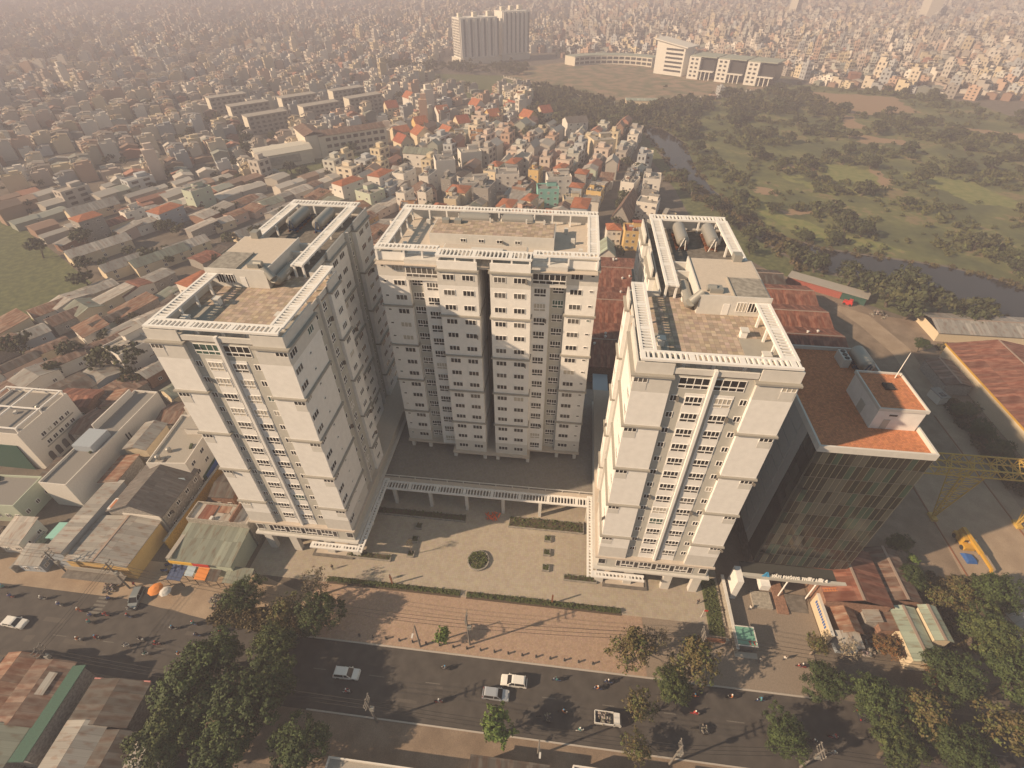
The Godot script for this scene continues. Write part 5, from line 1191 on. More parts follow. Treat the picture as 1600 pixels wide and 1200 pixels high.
# ---------------------------------------------------------------- larger buildings behind
func landmarks_behind() -> void:
	# slab of flats behind the field
	var o := thing("apartment_block", "tall twin apartment block standing alone behind the dry field", "apartment block", Vector3(-105, 0, -742), "", 0.56)
	var hh := 46.0
	for k in 2:
		var x0: float = [-52.0, 7.0][k]; var x1: float = [-3.0, 42.0][k]; var h: float = hh + k * 4.0
		bx(o, "wall", M["far_white"], x0, x1, 6, h, -14 - k * 8, 10 - k * 8)
		part(o, "podium", slab_mesh(x1 - x0 + 4, 6, 30, "far_cream"), Vector3((x0 + x1) / 2, 3, -2 - k * 8))
		for j in 6:
			part(o, "bay", slab_mesh(3.4, h - 8, 1.6, "far_white"), Vector3(lerpf(x0 + 3, x1 - 3, j / 5.0), h / 2 + 3, 10.6 - k * 8))
			part(o, "glass_strip", slab_mesh(2.6, h - 9, 0.4, "far_blue"), Vector3(lerpf(x0 + 3, x1 - 3, j / 5.0) + 3.4, h / 2 + 3, 10.2 - k * 8))
		for j in 3: part(o, "lift_house", slab_mesh(5, 4.0 + j, 6, "far_cream"), Vector3(lerpf(x0 + 6, x1 - 6, j / 2.0), h + 2.0, -3 - k * 8))
		for f in 14:
			for j in 5: part(o, "window", box_mesh(0.3, 1.6, 2.4, "far_dark"), Vector3(x0 - 0.1 if k == 0 else x1 + 0.1, 8.5 + f * 2.7, -11.0 + j * 4.6 - k * 8))
	# campus: a curved low wing, a tower with a raking roof, three blocks with dark courts
	o = thing("campus_wing", "long curved low campus wing at the far side of dry field", "school building", Vector3(38, 0, -700))
	var b := MB.new(); var rf := MB.new(); var gl := MB.new(); var n := 14
	for k in n:
		var a0 := lerpf(-0.75, 0.75, float(k) / n); var a1 := lerpf(-0.75, 0.75, float(k + 1) / n)
		var p0 := Vector3(sin(a0) * 66, 0, 38 - cos(a0) * 66); var p1 := Vector3(sin(a1) * 66, 0, 38 - cos(a1) * 66)
		var q0 := Vector3(sin(a0) * 84, 0, 38 - cos(a0) * 84); var q1 := Vector3(sin(a1) * 84, 0, 38 - cos(a1) * 84)
		var u := Vector3(0, 9.0, 0)
		b.hexa([q0, q1, p1, p0, q0 + u, q1 + u, p1 + u, p0 + u])
		var v := Vector3(0, 0.6, 0); rf.hexa([q0 + u, q1 + u, p1 + u, p0 + u, q0 + u + v, q1 + u + v, p1 + u + v, p0 + u + v])
		for f in 2:
			var s := (p0 - q0).normalized() * 0.3; var y := Vector3(0, 1.4 + f * 4.2, 0); var y2 := Vector3(0, 3.8 + f * 4.2, 0); var c0 := p0.lerp(p1, 0.12); var c1 := p0.lerp(p1, 0.88)
			gl.hexa([c0 + y, c1 + y, c1 + s + y, c0 + s + y, c0 + y2, c1 + y2, c1 + s + y2, c0 + s + y2])
	part(o, "wall", b.mesh(M["far_cream"])); part(o, "roof", rf.mesh(M["far_green"])); stuff(part(o, "window_band", gl.mesh(M["far_dark"])))
	o = thing("campus_tower", "white campus tower with raking roof and banded glass", "school building", Vector3(100, 0, -668), "", -0.62)
	b = MB.new(); b.hexa([Vector3(-17, 0, -14), Vector3(17, 0, -14), Vector3(17, 0, 8), Vector3(-17, 0, 8), Vector3(-17, 31, -14), Vector3(17, 26, -14), Vector3(17, 26, 8), Vector3(-17, 31, 8)])
	part(o, "wall", b.mesh(M["far_white"]))
	b = MB.new(); b.hexa([Vector3(-20, 31.6, -16), Vector3(20, 26, -16), Vector3(20, 26, 10), Vector3(-20, 31.6, 10), Vector3(-20, 32.6, -16), Vector3(20, 27, -16), Vector3(20, 27, 10), Vector3(-20, 32.6, 10)])
	part(o, "roof", b.mesh(M["far_white"]))
	for f in 6: part(o, "glass_band", box_mesh(20, 1.7, 0.5, "far_dark"), Vector3(5, 4.5 + f * 3.9, 8.1)); part(o, "glass_band", box_mesh(0.5, 1.9, 14, "far_blue"), Vector3(-17.1, 4.5 + f * 4.2, -3))
	for k in 3:
		o = thing("campus_block", "white campus block with dark glazed court, %s of three in a row" % ["left", "middle", "right"][k], "school building", Vector3(128 + k * 26, 0, -640 + k * 15), "campus blocks in a row", -0.55)
		part(o, "wall", slab_mesh(12, 20, 30, "far_white"), Vector3(-8, 10, -10)); part(o, "court_glass", slab_mesh(15, 14, 26, "far_dark"), Vector3(5.5, 11, -12)); part(o, "bridge", slab_mesh(15, 1.0, 4, "far_white"), Vector3(5.5, 8.0, 3.0)); part(o, "roof", slab_mesh(28, 0.8, 30, "far_green"), Vector3(0, 20.6, -11))
		for j in 3: part(o, "column", slab_mesh(0.9, 7.5, 0.9, "far_white"), Vector3(1.0 + j * 4.4, 3.8, 4.2))
		for f in 5:
			for j in 2: part(o, "window", box_mesh(2.4, 1.6, 0.4, "far_dark"), Vector3(-10.5 + j * 4.8, 3.2 + f * 3.7, 5.1))
	# perimeter wall of the campus
	o = thing("campus_fence", "pale picket wall round the dry campus field", "fence", Vector3.ZERO)
	var line := [[-82, -628], [-51, -595], [-15, -560], [28, -514], [49.5, -494], [94, -529], [168, -578]]
	for k in line.size() - 1:
		var p := Vector3(line[k][0], 0, line[k][1]); var q := Vector3(line[k + 1][0], 0, line[k + 1][1]); var m := int(p.distance_to(q) / 5.0)
		b = MB.new(); b.bar(p + Vector3(0, 0.6, 0), q + Vector3(0, 0.6, 0), 0.2, 1.2); part(o, "panel", b.mesh(M["far_grey"]))
		for j in m: part(o, "post", box_mesh(0.7, 2.4, 0.7, "far_white"), p.lerp(q, float(j) / m) + Vector3(0, 1.2, 0))
	shed("green_roof_shed", "long low pale green shed roof inside the campus field", "shed", 42, 78, -523, -510, 3.2, 4.2, 1, true, "roof_mint tin", "wall_cream")
	# the school with its pitch
	o = thing("school_hall", "cream school hall with curved roof beside green pitch", "school building", Vector3(-184, 0, -320), "", 0.72)
	b = MB.new(); var pr := [[-9.0, 8.0], [-5.0, 10.2], [0.0, 11.0], [5.0, 10.2], [9.0, 8.0]]
	for k in 4: slab4(b, Vector3(-17, pr[k][1], pr[k][0]), Vector3(17, pr[k][1], pr[k][0]), Vector3(17, pr[k + 1][1], pr[k + 1][0]), Vector3(-17, pr[k + 1][1], pr[k + 1][0]), 0.25)
	part(o, "roof", b.mesh(M["far_cream"])); part(o, "wall", slab_mesh(33, 8.4, 17, "far_cream"), Vector3(0, 4.2, 0)); part(o, "front_opening", slab_mesh(19, 4.6, 0.5, "far_grey"), Vector3(-1, 4.4, 8.7))
	o = thing("school_block", "long cream school block with brown hipped roof behind pitch", "school building", Vector3(-150, 0, -352), "", 0.68)
	part(o, "wall", slab_mesh(46, 13, 12, "far_cream"), Vector3(0, 6.5, 0)); part(o, "wall", slab_mesh(12, 14, 26, "far_cream"), Vector3(-25, 7, -8))
	b = MB.new(); slab4(b, Vector3(-23, 13, 6.5), Vector3(23, 13, 6.5), Vector3(23, 15, 0), Vector3(-23, 15, 0), 0.2); slab4(b, Vector3(-23, 13, -6.5), Vector3(23, 13, -6.5), Vector3(23, 15, 0), Vector3(-23, 15, 0), 0.2); part(o, "roof", b.mesh(M["roof_brown tin"]))
	b = MB.new(); slab4(b, Vector3(-31.5, 14, 5.5), Vector3(-31.5, 14, -21.5), Vector3(-25, 16, -21.5), Vector3(-25, 16, 5.5), 0.2); slab4(b, Vector3(-18.5, 14, 5.5), Vector3(-18.5, 14, -21.5), Vector3(-25, 16, -21.5), Vector3(-25, 16, 5.5), 0.2); part(o, "roof", b.mesh(M["roof_brown tin"]))
	for f in 3:
		for j in 9: part(o, "window", box_mesh(3.0, 1.9, 0.4, "far_dark"), Vector3(-17 + j * 4.6, 2.6 + f * 4.0, 6.05))
	# rows of walk-up flats left of the school
	for k in 7:
		var p: Vector2 = [Vector2(-262, -425), Vector2(-232, -395), Vector2(-205, -430), Vector2(-236, -458), Vector2(-180, -462), Vector2(-296, -452), Vector2(-205, -490)][k]
		o = thing("walkup_flats", "long grey walk-up block with yellowed end wall, %s from the school" % ordinal([2, 0, 1, 4, 3, 6, 5][k]), "apartment block", Vector3(p.x, 0, p.y), "walk-up blocks behind the school", 0.85)
		part(o, "wall", slab_mesh(30, 12, 10, "far_grey"), Vector3(0, 6, 0)); part(o, "end_wall", slab_mesh(0.4, 12.4, 10.2, "far_cream"), Vector3(-15.2, 6.2, 0)); part(o, "roof", slab_mesh(31, 0.4, 11, "roof_flat concrete"), Vector3(0, 12.25, 0))
		for f in 4:
			for j in 7: part(o, "window", box_mesh(2.2, 1.4, 0.3, "window_mid"), Vector3(-12.6 + j * 4.2, 1.9 + f * 2.9, 5.0))
	# pale towers far in the haze
	for k in 7:
		var p: Array = [[-700, -1500, 70, 30], [-980, -1480, 60, 40], [-560, -1650, 55, 26], [430, -1350, 42, 24], [240, -1500, 38, 22], [640, -1250, 46, 34], [-60, -1700, 60, 26]][k]
		o = thing("far_tower", "hazy high-rise on the skyline, %s from the left" % ordinal([1, 0, 2, 5, 4, 6, 3][k]), "high-rise", Vector3(p[0], 0, p[1]), "high-rises in the haze", 0.3 * k)
		part(o, "wall", slab_mesh(p[3], p[2], p[3] * 0.6, "far_cream"), Vector3(0, p[2] / 2.0, 0)); part(o, "lift_house", slab_mesh(p[3] * 0.4, 5, p[3] * 0.3, "far_cream"), Vector3(0, p[2] + 2.5, 0))
		for j in 5: part(o, "glass_strip", slab_mesh(p[3] * 0.1, p[2] - 6.0, 0.5, "far_dark"), Vector3(p[3] * (-0.4 + 0.2 * j), p[2] / 2.0, p[3] * 0.3))

# ---------------------------------------------------------------- the quarter's houses, near ones one by one
const VILLAS := [[-152, -448], [-146, -485], [-115, -399], [-114, -351], [-107, -436], [-89, -375], [-85, -406], [-83, -462], [-65, -428], [-53, -458], [-49, -495], [-37, -427], [-26, -444]]
const WALLS := ["white", "cream", "grey", "pink", "white", "pale green", "white", "cream", "grey", "brick", "grey", "blue", "cream", "yellow"]
const ROOFS_LOW := ["grey tin", "rusty tin", "brown tin", "pale tin", "green tin", "brown tin", "grey tin", "red tin", "rusty tin", "dark tin", "grey tin", "pale tin"]

func blocked(p: Vector2, m := 0.0) -> bool:
	if p.x > -64 - m and p.x < 37 + m and p.y > -114 - m: return true
	if p.x > 6 - m and p.x < 180 and p.y > -200 - m: return true      # yard
	if p.y > -45: return true
	if p.x > -135 and p.x < -60 and p.y > -88: return true            # built by hand
	if p.x < -112 and p.x > -150 and p.y > -95 : return true
	for a in [MARSH, CANAL, CAMPUS, SCHOOL_FIELD, FOOTBALL]:
		if inside(p, a): return true
	if p.x > 46 and p.y > -430 and p.y < -100: return true            # canal bank
	if p.distance_to(Vector2(-184, -322)) < 24 or p.distance_to(Vector2(-152, -352)) < 34: return true
	if p.distance_to(Vector2(-105, -742)) < 80: return true
	if p.x > 200 and p.y > -560: return true
	if p.x > -42 and p.x < 120 and p.y < -418 and p.y > -600: return true
	if p.x > -150 and p.x < -40 and p.y < -560 and p.y > -640: return true
	if p.y < -640 and p.y > -700 and p.x < -60 and p.x > -240: return true
	for q in [[-262, -425], [-232, -395], [-205, -430], [-236, -458], [-180, -462], [-296, -452], [-205, -490]]:
		if p.distance_to(Vector2(q[0], q[1])) < 22: return true
	return false

func in_view(p: Vector3, margin := 40.0) -> bool:
	var q := cam_basis.inverse() * (p - cam_at)
	if q.z > -5: return false
	var f := 788.7
	var sx := 800 + f * q.x / -q.z; var sy := 600 - f * q.y / -q.z
	return sx > -margin and sx < 1600 + margin and sy > -margin - 60 and sy < 1200 + margin

func city() -> void:
	var r := RandomNumberGenerator.new(); r.seed = 2024
	# landmark houses behind the middle tower, seen well in the photograph
	var named := [
		["tall white windowless house in the middle of the quarter behind", -73.5, -296, 11, 12, 13.5, "wall_white", "flat", "roof_flat grey", 0.35],
		["white house with blank wall and roof room, behind tall windowless house", -64.5, -326, 13, 11, 9.5, "wall_white", "flat", "roof_flat concrete", 0.4],
		["long white house with greenish sheet roof in the quarter behind", -96, -326, 19, 10, 8, "wall_white", "gx", "roof_green tin", -0.15],
		["white house with overhanging sheet roof left of long white house", -98, -294, 12, 9, 6.5, "wall_white", "gx", "roof_grey tin", -0.2],
		["white school house with balustrade and roof terrace, red sign beside", -53, -278, 17, 9, 7.5, "wall_white", "flat", "roof_flat concrete", 0.3],
		["white house with barred window and rooftop clutter, right of school house", -36.5, -290, 13, 11, 9, "wall_white", "flat", "roof_flat grey", 0.15],
		["bright turquoise house with white balconies behind middle tower", -12.5, -268, 11, 9, 9, "wall_teal", "flat", "roof_flat grey", 0.15],
		["white house standing behind the turquoise house", -7.5, -284, 13, 9, 10, "wall_white", "flat", "roof_flat concrete", 0.2],
		["cream house with arched window right of the turquoise house", 0.5, -262, 9, 8, 6, "wall_cream", "flat", "roof_flat concrete", 0.1],
		["stepped yellow cream house of four storeys near the canal bend", 17, -356, 15, 12, 11, "wall_cream", "flat", "roof_flat concrete", 0.35],
		["big white gabled house near the trees by the campus wall", -1, -408, 16, 11, 9.5, "wall_white", "gx", "roof_slate", 0.4],
		["lemon yellow blank walled house behind the white houses", -81, -364, 13, 10, 9, "wall_cream", "flat", "roof_flat grey", 0.3],
		["orange painted house right of the lemon yellow house", -67, -369, 9, 10, 9, "wall_orange", "flat", "roof_flat grey", 0.2],
		["pink gabled house with brown roof in the quarter behind", -79, -268, 11, 10, 6, "wall_pink", "gz", "roof_brown tin", 0.5],
		["orange house front peeping over the middle tower's left corner", -79, -238, 8, 10, 8, "wall_orange", "flat", "roof_flat grey", 0.2],
		["small house with bright orange hipped roof beside the lane", 20.3, -225.5, 6.4, 7, 7, "wall_white", "hip", "roof_orange tile", 0.05],
		["yellow house with red tiled edge next to the right tower", 28.6, -221, 8, 9, 8.5, "wall_yellow", "flat", "roof_red tile", 0.02],
		["white house with pale sheet roof between the towers", 16.6, -205, 7, 12, 5.5, "wall_white", "gz", "roof_mint tin", 0.0],
		["long brown gabled hall right of the tree lined lane", 27.5, -252, 8.5, 26, 5, "wall_grey", "gz", "roof_brown tin", -0.28],
		["white house with rooftop box beyond the right tower", 38, -254, 10, 9, 9, "wall_white", "flat", "roof_flat concrete", -0.3],
		["villa with steep orange roof and dormers left of the centre", -107, -372, 12, 11, 7.5, "wall_cream", "gz", "roof_orange tile", 0.7],
		["cream villa with orange roof behind the school pitch", -124, -378, 11, 12, 7, "wall_cream", "gx", "roof_orange tile", 0.7]]
	var sheds := [[-206, -187, 24, 8.5, "pale tin"], [-183, -175, 20, 8, "grey tin"], [-173, -181, 22, 8, "green tin"], [-168, -192, 18, 8, "pale tin"], [-242, -228, 22, 10, "grey tin"], [-146, -211, 18, 9, "grey tin"]]
	for k in sheds.size(): named.append(["long %s shed on the left, %s counting outward from left tower" % [sheds[k][4].replace("tin", "sheet roofed"), ordinal([4, 2, 1, 3, 5, 0][k])], sheds[k][0], sheds[k][1], sheds[k][2], sheds[k][3], 4.2, "wall_cream", "gx", "roof_" + sheds[k][4], 1.02])
	var villas := VILLAS
	for k in villas.size(): named.append(["steep %s roofed villa of the villa row, %s counting from the left" % ["orange" if k % 3 else "red", ordinal(k)], villas[k][0], villas[k][1], 9.5, 11.0, 7.5, ["wall_cream", "wall_white", "wall_yellow"][k % 3], "gz" if k % 2 else "gx", "roof_orange tile" if k % 3 else "roof_red tile", 0.6 + 0.2 * (k % 2)])
	for q in named:
		var wins := [["f", 3 if q[5] > 8 else 2, 3, 1.2, 1.3]]
		if q[0].contains("windowless") or q[0].contains("blank"): wins = [["r", 3, 2, 1.4, 1.3]]
		house("house", q[0], "house", q[1], q[2], q[3], q[4], q[5], q[9], q[6], q[7], q[8], q[4] * (0.38 if q[0].contains("steep") else 0.25), wins, "houses of the quarter behind the towers", 1 + (int(q[1]) & 1))
	var lots := []
	var avoid := []
	for q in named: avoid.append(Vector3(q[1], q[2], maxf(q[3], q[4]) * 0.62))
	var frames := [   # region polygon, heading of the rows, lot width, depth, low share, middle height
		[[[-420, -60], [-135, -45], [-60, -88], [-64, -118], [-60, -200], [-90, -255], [-140, -300], [-190, -290], [-260, -260], [-420, -200]], 1.15, 8.5, 11.5, 0.88, 4.0],
		[[[-64, -112], [10, -112], [10, -200], [46, -205], [52, -330], [40, -425], [-20, -440], [-140, -400], [-130, -340], [-145, -300], [-90, -255], [-60, -200]], 1.33, 7.5, 10.5, 0.45, 6.0]]
	for f in frames:
		var u := Vector2(cos(f[1]), -sin(f[1])); var v := Vector2(sin(f[1]), cos(f[1]))
		var poly := pts(f[0])
		for a in range(-70, 71):
			var lane := floori(a / 2.0)      # houses stand back to back in pairs of rows with a lane between
			for c in range(-70, 71):
				var w: float = f[2] * r.randf_range(0.6, 1.25); var d: float = f[3] * r.randf_range(0.7, 1.3)
				var p: Vector2 = Vector2(-120, -220) + v * (a * f[3] * 1.06 + lane * 4.0) + u * (c * f[2] * 1.12 + (3.5 if c % 11 == 0 else 0.0)) + Vector2(r.randf_range(-1, 1), r.randf_range(-1, 1)) * 0.8
				var big := r.randf() < 0.06
				if r.randf() < 0.08 or not Geometry2D.is_point_in_polygon(p, poly) or blocked(p, 5.0): continue
				var clear := true
				for q in avoid:
					if Vector2(q.x, q.y).distance_to(p) < q.z + w * 0.5: clear = false
				if not clear or not in_view(Vector3(p.x, 4, p.y)): continue
				lots.append({"p": p, "w": d, "d": w * (1.35 if big else 1.0), "turn": f[1] + r.randf_range(-0.13, 0.13), "low": r.randf() < f[4], "h": f[5]})
	lots.sort_custom(func(a, b) -> bool: return a.p.length() < b.p.length())
	print("lots ", lots.size())
	var marks := [["left tower", Vector2(-51, -80)], ["football field", Vector2(-225, -160)], ["school pitch", Vector2(-165, -325)], ["middle tower", Vector2(-15, -96)], ["canal", Vector2(70, -320)], ["turquoise house", Vector2(-12, -268)]]
	var seen := {}
	var rest := []
	for k in lots.size():
		var l: Dictionary = lots[k]
		var wall: String = WALLS[r.randi() % WALLS.size()]
		var low: bool = l.low
		var roof: String; var kind: String; var h: float
		if low:
			roof = ROOFS_LOW[r.randi() % ROOFS_LOW.size()]; kind = ["gx", "gx", "gz", "sx", "gx"][r.randi() % 5]; h = l.h * r.randf_range(0.75, 1.15)
		else:
			roof = ["flat concrete", "flat grey", "flat concrete", "orange tile"][r.randi() % 4]; kind = "flat" if roof.begins_with("flat") else "hip"; h = r.randf_range(6.5, 11.5)
		if k >= 270:
			rest.append([l, wall, roof, kind, h]); continue
		var near: Array = marks[0]
		for q in marks:
			if q[1].distance_to(l.p) < near[1].distance_to(l.p): near = q
		var rn := {"grey tin": "grey tin", "rusty tin": "rusty tin", "brown tin": "brown tin", "pale tin": "pale tin", "green tin": "green tin", "red tin": "red tin", "dark tin": "dark tin", "flat concrete": "pale flat", "flat grey": "grey flat", "orange tile": "orange hipped"}
		var what := "%s%s house with %s roof" % ["low " if low else "", wall, rn[roof]]
		var key: String = what + near[0]
		var i: int = seen.get(key, 0); seen[key] = i + 1
		var label := "%s, %s of its kind from the %s" % [what, ordinal(i), near[0]]
		var dist: float = l.p.length()
		var wins := []
		if dist < 330: wins = [["f", 1 if low else 3, 2, 1.1, 1.1]]
		if dist < 210 or not low: wins.append(["l", 1 if low else 2, 2, 1.1, 1.1])
		house("house", label, "house", l.p.x, l.p.y, l.w, l.d, h, l.turn, "wall_" + wall, kind, "roof_" + roof, r.randf_range(0.7, 1.5), wins, "low houses of the quarter", 0 if low else 1 + int(r.randf() < 0.5))
	far_city(rest, r)

# ---------------------------------------------------------------- the far city: past counting, one object
func far_city(rest: Array, r: RandomNumberGenerator) -> void:
	var kinds := [far_house_flat(3), far_house_flat(4), far_house_gable(), far_house_tall(), far_house_step()]
	var xf := [[], [], [], [], []]; var cols := [[], [], [], [], []]
	var wc := [Color(0.66, 0.62, 0.56), Color(0.60, 0.53, 0.43), Color(0.42, 0.39, 0.36), Color(0.56, 0.47, 0.41), Color(0.58, 0.50, 0.36), Color(0.70, 0.66, 0.60), Color(0.50, 0.50, 0.46), Color(0.42, 0.44, 0.46), Color(0.48, 0.34, 0.26)]
	var rc := [Color(0.38, 0.36, 0.33), Color(0.30, 0.21, 0.16), Color(0.26, 0.17, 0.13), Color(0.52, 0.48, 0.43), Color(0.27, 0.29, 0.26), Color(0.34, 0.17, 0.12)]
	for q in rest:
		var l: Dictionary = q[0]; var j := 2 if q[3] != "flat" else 0
		xf[j].append(Transform3D(Basis(Vector3.UP, l.turn).scaled_local(Vector3(l.w / 8.0, q[4] / (4.5 if j == 2 else 8.0), l.d / 8.0)), Vector3(l.p.x, 0, l.p.y)))
		cols[j].append(rc[r.randi() % rc.size()] if j == 2 else wc[r.randi() % wc.size()])
	var made := 0
	var grow := FastNoiseLite.new(); grow.seed = 5; grow.frequency = 0.004
	# blocks of back-to-back rows, each block turned its own way
	var bs := 62.0
	for bi in range(-45, 46):
		for bj in range(-62, -4):
			var c := Vector2(bi * bs, bj * bs * 0.9)
			if c.length() < 230 or c.length() > 3600: continue
			if not in_view(Vector3(c.x, 5, c.y), 120.0): continue
			var dist := c.length()
			var coarse := 1.0 if dist < 1300 else (1.3 if dist < 2100 else 1.9)
			var ang: float = -0.78 + grow.get_noise_2d(c.x, c.y) * 1.2 if c.x < -60 else 0.5 + grow.get_noise_2d(c.x, c.y) * 2.0
			if c.x < -140 and dist < 700: ang = -0.8
			var u := Vector2(cos(ang), -sin(ang)); var v := Vector2(sin(ang), cos(ang))
			var dens := 0.95 - maxf(0, grow.get_noise_2d(c.x * 0.6 + 999, c.y * 0.6)) * 0.9
			var step := 5.9 * coarse
			var nx := int(56 / step); var nz := int(51 / (10.4 * coarse))
			for a in nx:
				for b in nz:
					if r.randf() > dens: continue
					var p := c + u * ((a - nx / 2.0 + 0.5) * step) + v * ((b - nz / 2.0 + 0.5) * 10.6 * coarse) + Vector2(r.randf_range(-1, 1), r.randf_range(-1, 1)) * 1.3
					if blocked(p, 6.0) or region_taken(p): continue
					var tall := r.randf()
					var j := 0 if tall < 0.26 else (1 if tall < 0.36 else (2 if tall < 0.66 else (3 if tall < 0.69 else 4)))
					if c.x < -140 and dist < 900 and j in [1, 3] and r.randf() < 0.7: j = 2 if r.randf() < 0.5 else 4
					var h := r.randf_range(0.55, 1.35) * (1.0 + (0.35 if dist > 900 else 0.0))
					var s := Vector3(step * r.randf_range(0.75, 1.1) / 8.0, h, 10.2 * coarse * r.randf_range(0.65, 1.05) / 8.0)
					if j == 3: s = Vector3(s.x * 0.9, r.randf_range(0.7, 1.5), s.z * 0.8)
					xf[j].append(Transform3D(Basis(Vector3.UP, ang + (0.0 if r.randf() < 0.9 else 0.3)).scaled_local(s), Vector3(p.x, 0, p.y)))
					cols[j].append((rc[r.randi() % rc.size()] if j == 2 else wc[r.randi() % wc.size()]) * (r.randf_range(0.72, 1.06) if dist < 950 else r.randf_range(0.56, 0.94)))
					made += 1
	print("far houses ", made)
	for j in 5:
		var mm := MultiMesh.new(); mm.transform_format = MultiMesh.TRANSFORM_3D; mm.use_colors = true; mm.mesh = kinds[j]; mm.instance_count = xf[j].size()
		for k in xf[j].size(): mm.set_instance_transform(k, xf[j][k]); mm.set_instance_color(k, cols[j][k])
		var o := MultiMeshInstance3D.new(); o.name = ["far_flat_roofed_houses", "far_shop_houses", "far_sheet_roofed_houses", "far_narrow_houses", "far_terraced_houses"][j]; o.multimesh = mm
		add_child(o); o.set_meta("kind", "stuff")
		tag(o, ["mass of distant flat roofed houses spreading into the haze", "mass of distant four storey shop houses in the haze", "mass of distant sheet roofed houses spreading into the haze", "scatter of distant tall narrow houses above the roofs", "mass of distant stepped houses with roof terraces and tanks"][j], "houses")

func region_taken(p: Vector2) -> bool:   # where the nearer quarters stand
	if p.x > -420 and p.x < -60 and p.y > -200: return true
	return Geometry2D.is_point_in_polygon(p, pts([[-420, -60], [-64, -112], [10, -112], [46, -205], [52, -330], [40, -425], [-20, -440], [-140, -400], [-130, -340], [-145, -300], [-190, -290], [-260, -260], [-420, -200]]))

func tinted(b: MB, dark: MB) -> ArrayMesh:
	var o := b.mesh(M["tint"], true)
	if dark.v.size():
		var a := []; a.resize(Mesh.ARRAY_MAX); a[Mesh.ARRAY_VERTEX] = dark.v; a[Mesh.ARRAY_NORMAL] = dark.n; a[Mesh.ARRAY_INDEX] = dark.i
		o.add_surface_from_arrays(Mesh.PRIMITIVE_TRIANGLES, a); o.surface_set_material(1, M["far_dark"])
	return o

func far_house_flat(fl: int) -> ArrayMesh:   # 8 x 8 on plan, 8 m tall before scaling
	var b := MB.new(); var d := MB.new(); var h := 8.0 if fl == 3 else 11.0
	b.box(-4, 4, 0, h, -4, 4)
	b.col = Color(0.75, 0.72, 0.68); b.box(-3.7, 3.7, h, h + 0.1, -3.7, 3.7); b.col = Color.WHITE
	for q in [[-4, 4, 3.75, 4], [-4, 4, -4, -3.75], [-4, -3.75, -3.75, 3.75], [3.75, 4, -3.75, 3.75]]: b.box(q[0], q[1], h, h + 0.6, q[2], q[3])
	b.box(0.2, 3.4, h, h + 2.0, -3.2, 0.2)
	for f in fl:
		for k in 2:
			var y := 1.0 + f * h / fl
			d.box(-2.9 + k * 3.6, -0.9 + k * 3.6, y, y + 1.4, 4.0, 4.04); d.box(-4.04, -4.0, y, y + 1.2, -2.6 + k * 3.4, -1.2 + k * 3.4)
	return tinted(b, d)

func far_house_step() -> ArrayMesh:   # setback top floor, sheet canopy, balcony slabs, a tank
	var b := MB.new(); var d := MB.new()
	b.box(-4, 4, 0, 6.4, -4, 4); b.box(-4, 4, 6.4, 9.2, -4, 0.6); b.box(-4, -3.7, 6.4, 7.2, 0.6, 4); b.box(3.7, 4, 6.4, 7.2, 0.6, 4); b.box(-3.7, 3.7, 6.4, 7.1, 3.75, 4)
	b.box(-3.6, 3.6, 3.0, 3.2, 4, 4.9); b.box(-3.6, 3.6, 3.2, 3.8, 4.75, 4.9); b.box(-3.6, 3.6, 6.1, 6.3, 4, 4.7)
	b.col = Color(0.55, 0.52, 0.5)
	slab4(b, Vector3(-3.9, 8.4, 3.4), Vector3(1.0, 8.4, 3.4), Vector3(1.0, 9.3, 0.4), Vector3(-3.9, 9.3, 0.4), 0.1); slab4(b, Vector3(-4.1, 9.2, -4.1), Vector3(4.1, 9.2, -4.1), Vector3(4.1, 9.9, 0.7), Vector3(-4.1, 9.9, 0.7), 0.1)
	b.col = Color(0.9, 0.9, 0.9); b.tube(Vector3(2.4, 6.5, 2.2), Vector3(2.4, 8.2, 2.2), 0.6, 0.6, 6)
	for f in 2:
		d.box(-3.0, -0.6, 0.6 + f * 3.1, 2.6 + f * 3.1, 4.0, 4.03); d.box(0.4, 2.8, 0.9 + f * 3.1, 2.3 + f * 3.1, 4.0, 4.03); d.box(-4.04, -4.0, 1.0 + f * 3.0, 2.2 + f * 3.0, -2.4, -1.0)
	d.box(-2.6, 1.4, 6.9, 8.6, 0.6, 0.63)
	return tinted(b, d)

func far_house_tall() -> ArrayMesh:
	var b := MB.new(); var d := MB.new()
	b.box(-4, 4, 0, 15, -4, 4); b.box(-3.4, 1.0, 15, 17.4, -3.6, 1.6)
	for f in 5:
		for k in 2: d.box(-2.9 + k * 3.4, -1.1 + k * 3.4, 1.2 + f * 2.9, 2.8 + f * 2.9, 4.0, 4.05); d.box(-4.05, -4.0, 1.2 + f * 2.9, 2.6 + f * 2.9, -2.6 + k * 3.4, -1.2 + k * 3.4)
	return tinted(b, d)

func far_house_gable() -> ArrayMesh:
	var b := MB.new()
	b.col = Color(1.5, 1.5, 1.5); b.box(-3.9, 3.9, 0, 4.5, -3.9, 3.9)
	b.col = Color.WHITE
	slab4(b, Vector3(-4.2, 4.4, 4.2), Vector3(4.2, 4.4, 4.2), Vector3(4.2, 5.7, 0), Vector3(-4.2, 5.7, 0), 0.12); slab4(b, Vector3(-4.2, 4.4, -4.2), Vector3(4.2, 4.4, -4.2), Vector3(4.2, 5.7, 0), Vector3(-4.2, 5.7, 0), 0.12)
	b.col = Color(1.5, 1.5, 1.5)
	for s in [-1, 1]: b.tri(Vector3(s * 3.9, 4.5, s * 3.9), Vector3(s * 3.9, 4.5, -s * 3.9), Vector3(s * 3.9, 5.7, 0))
	return tinted(b, MB.new())

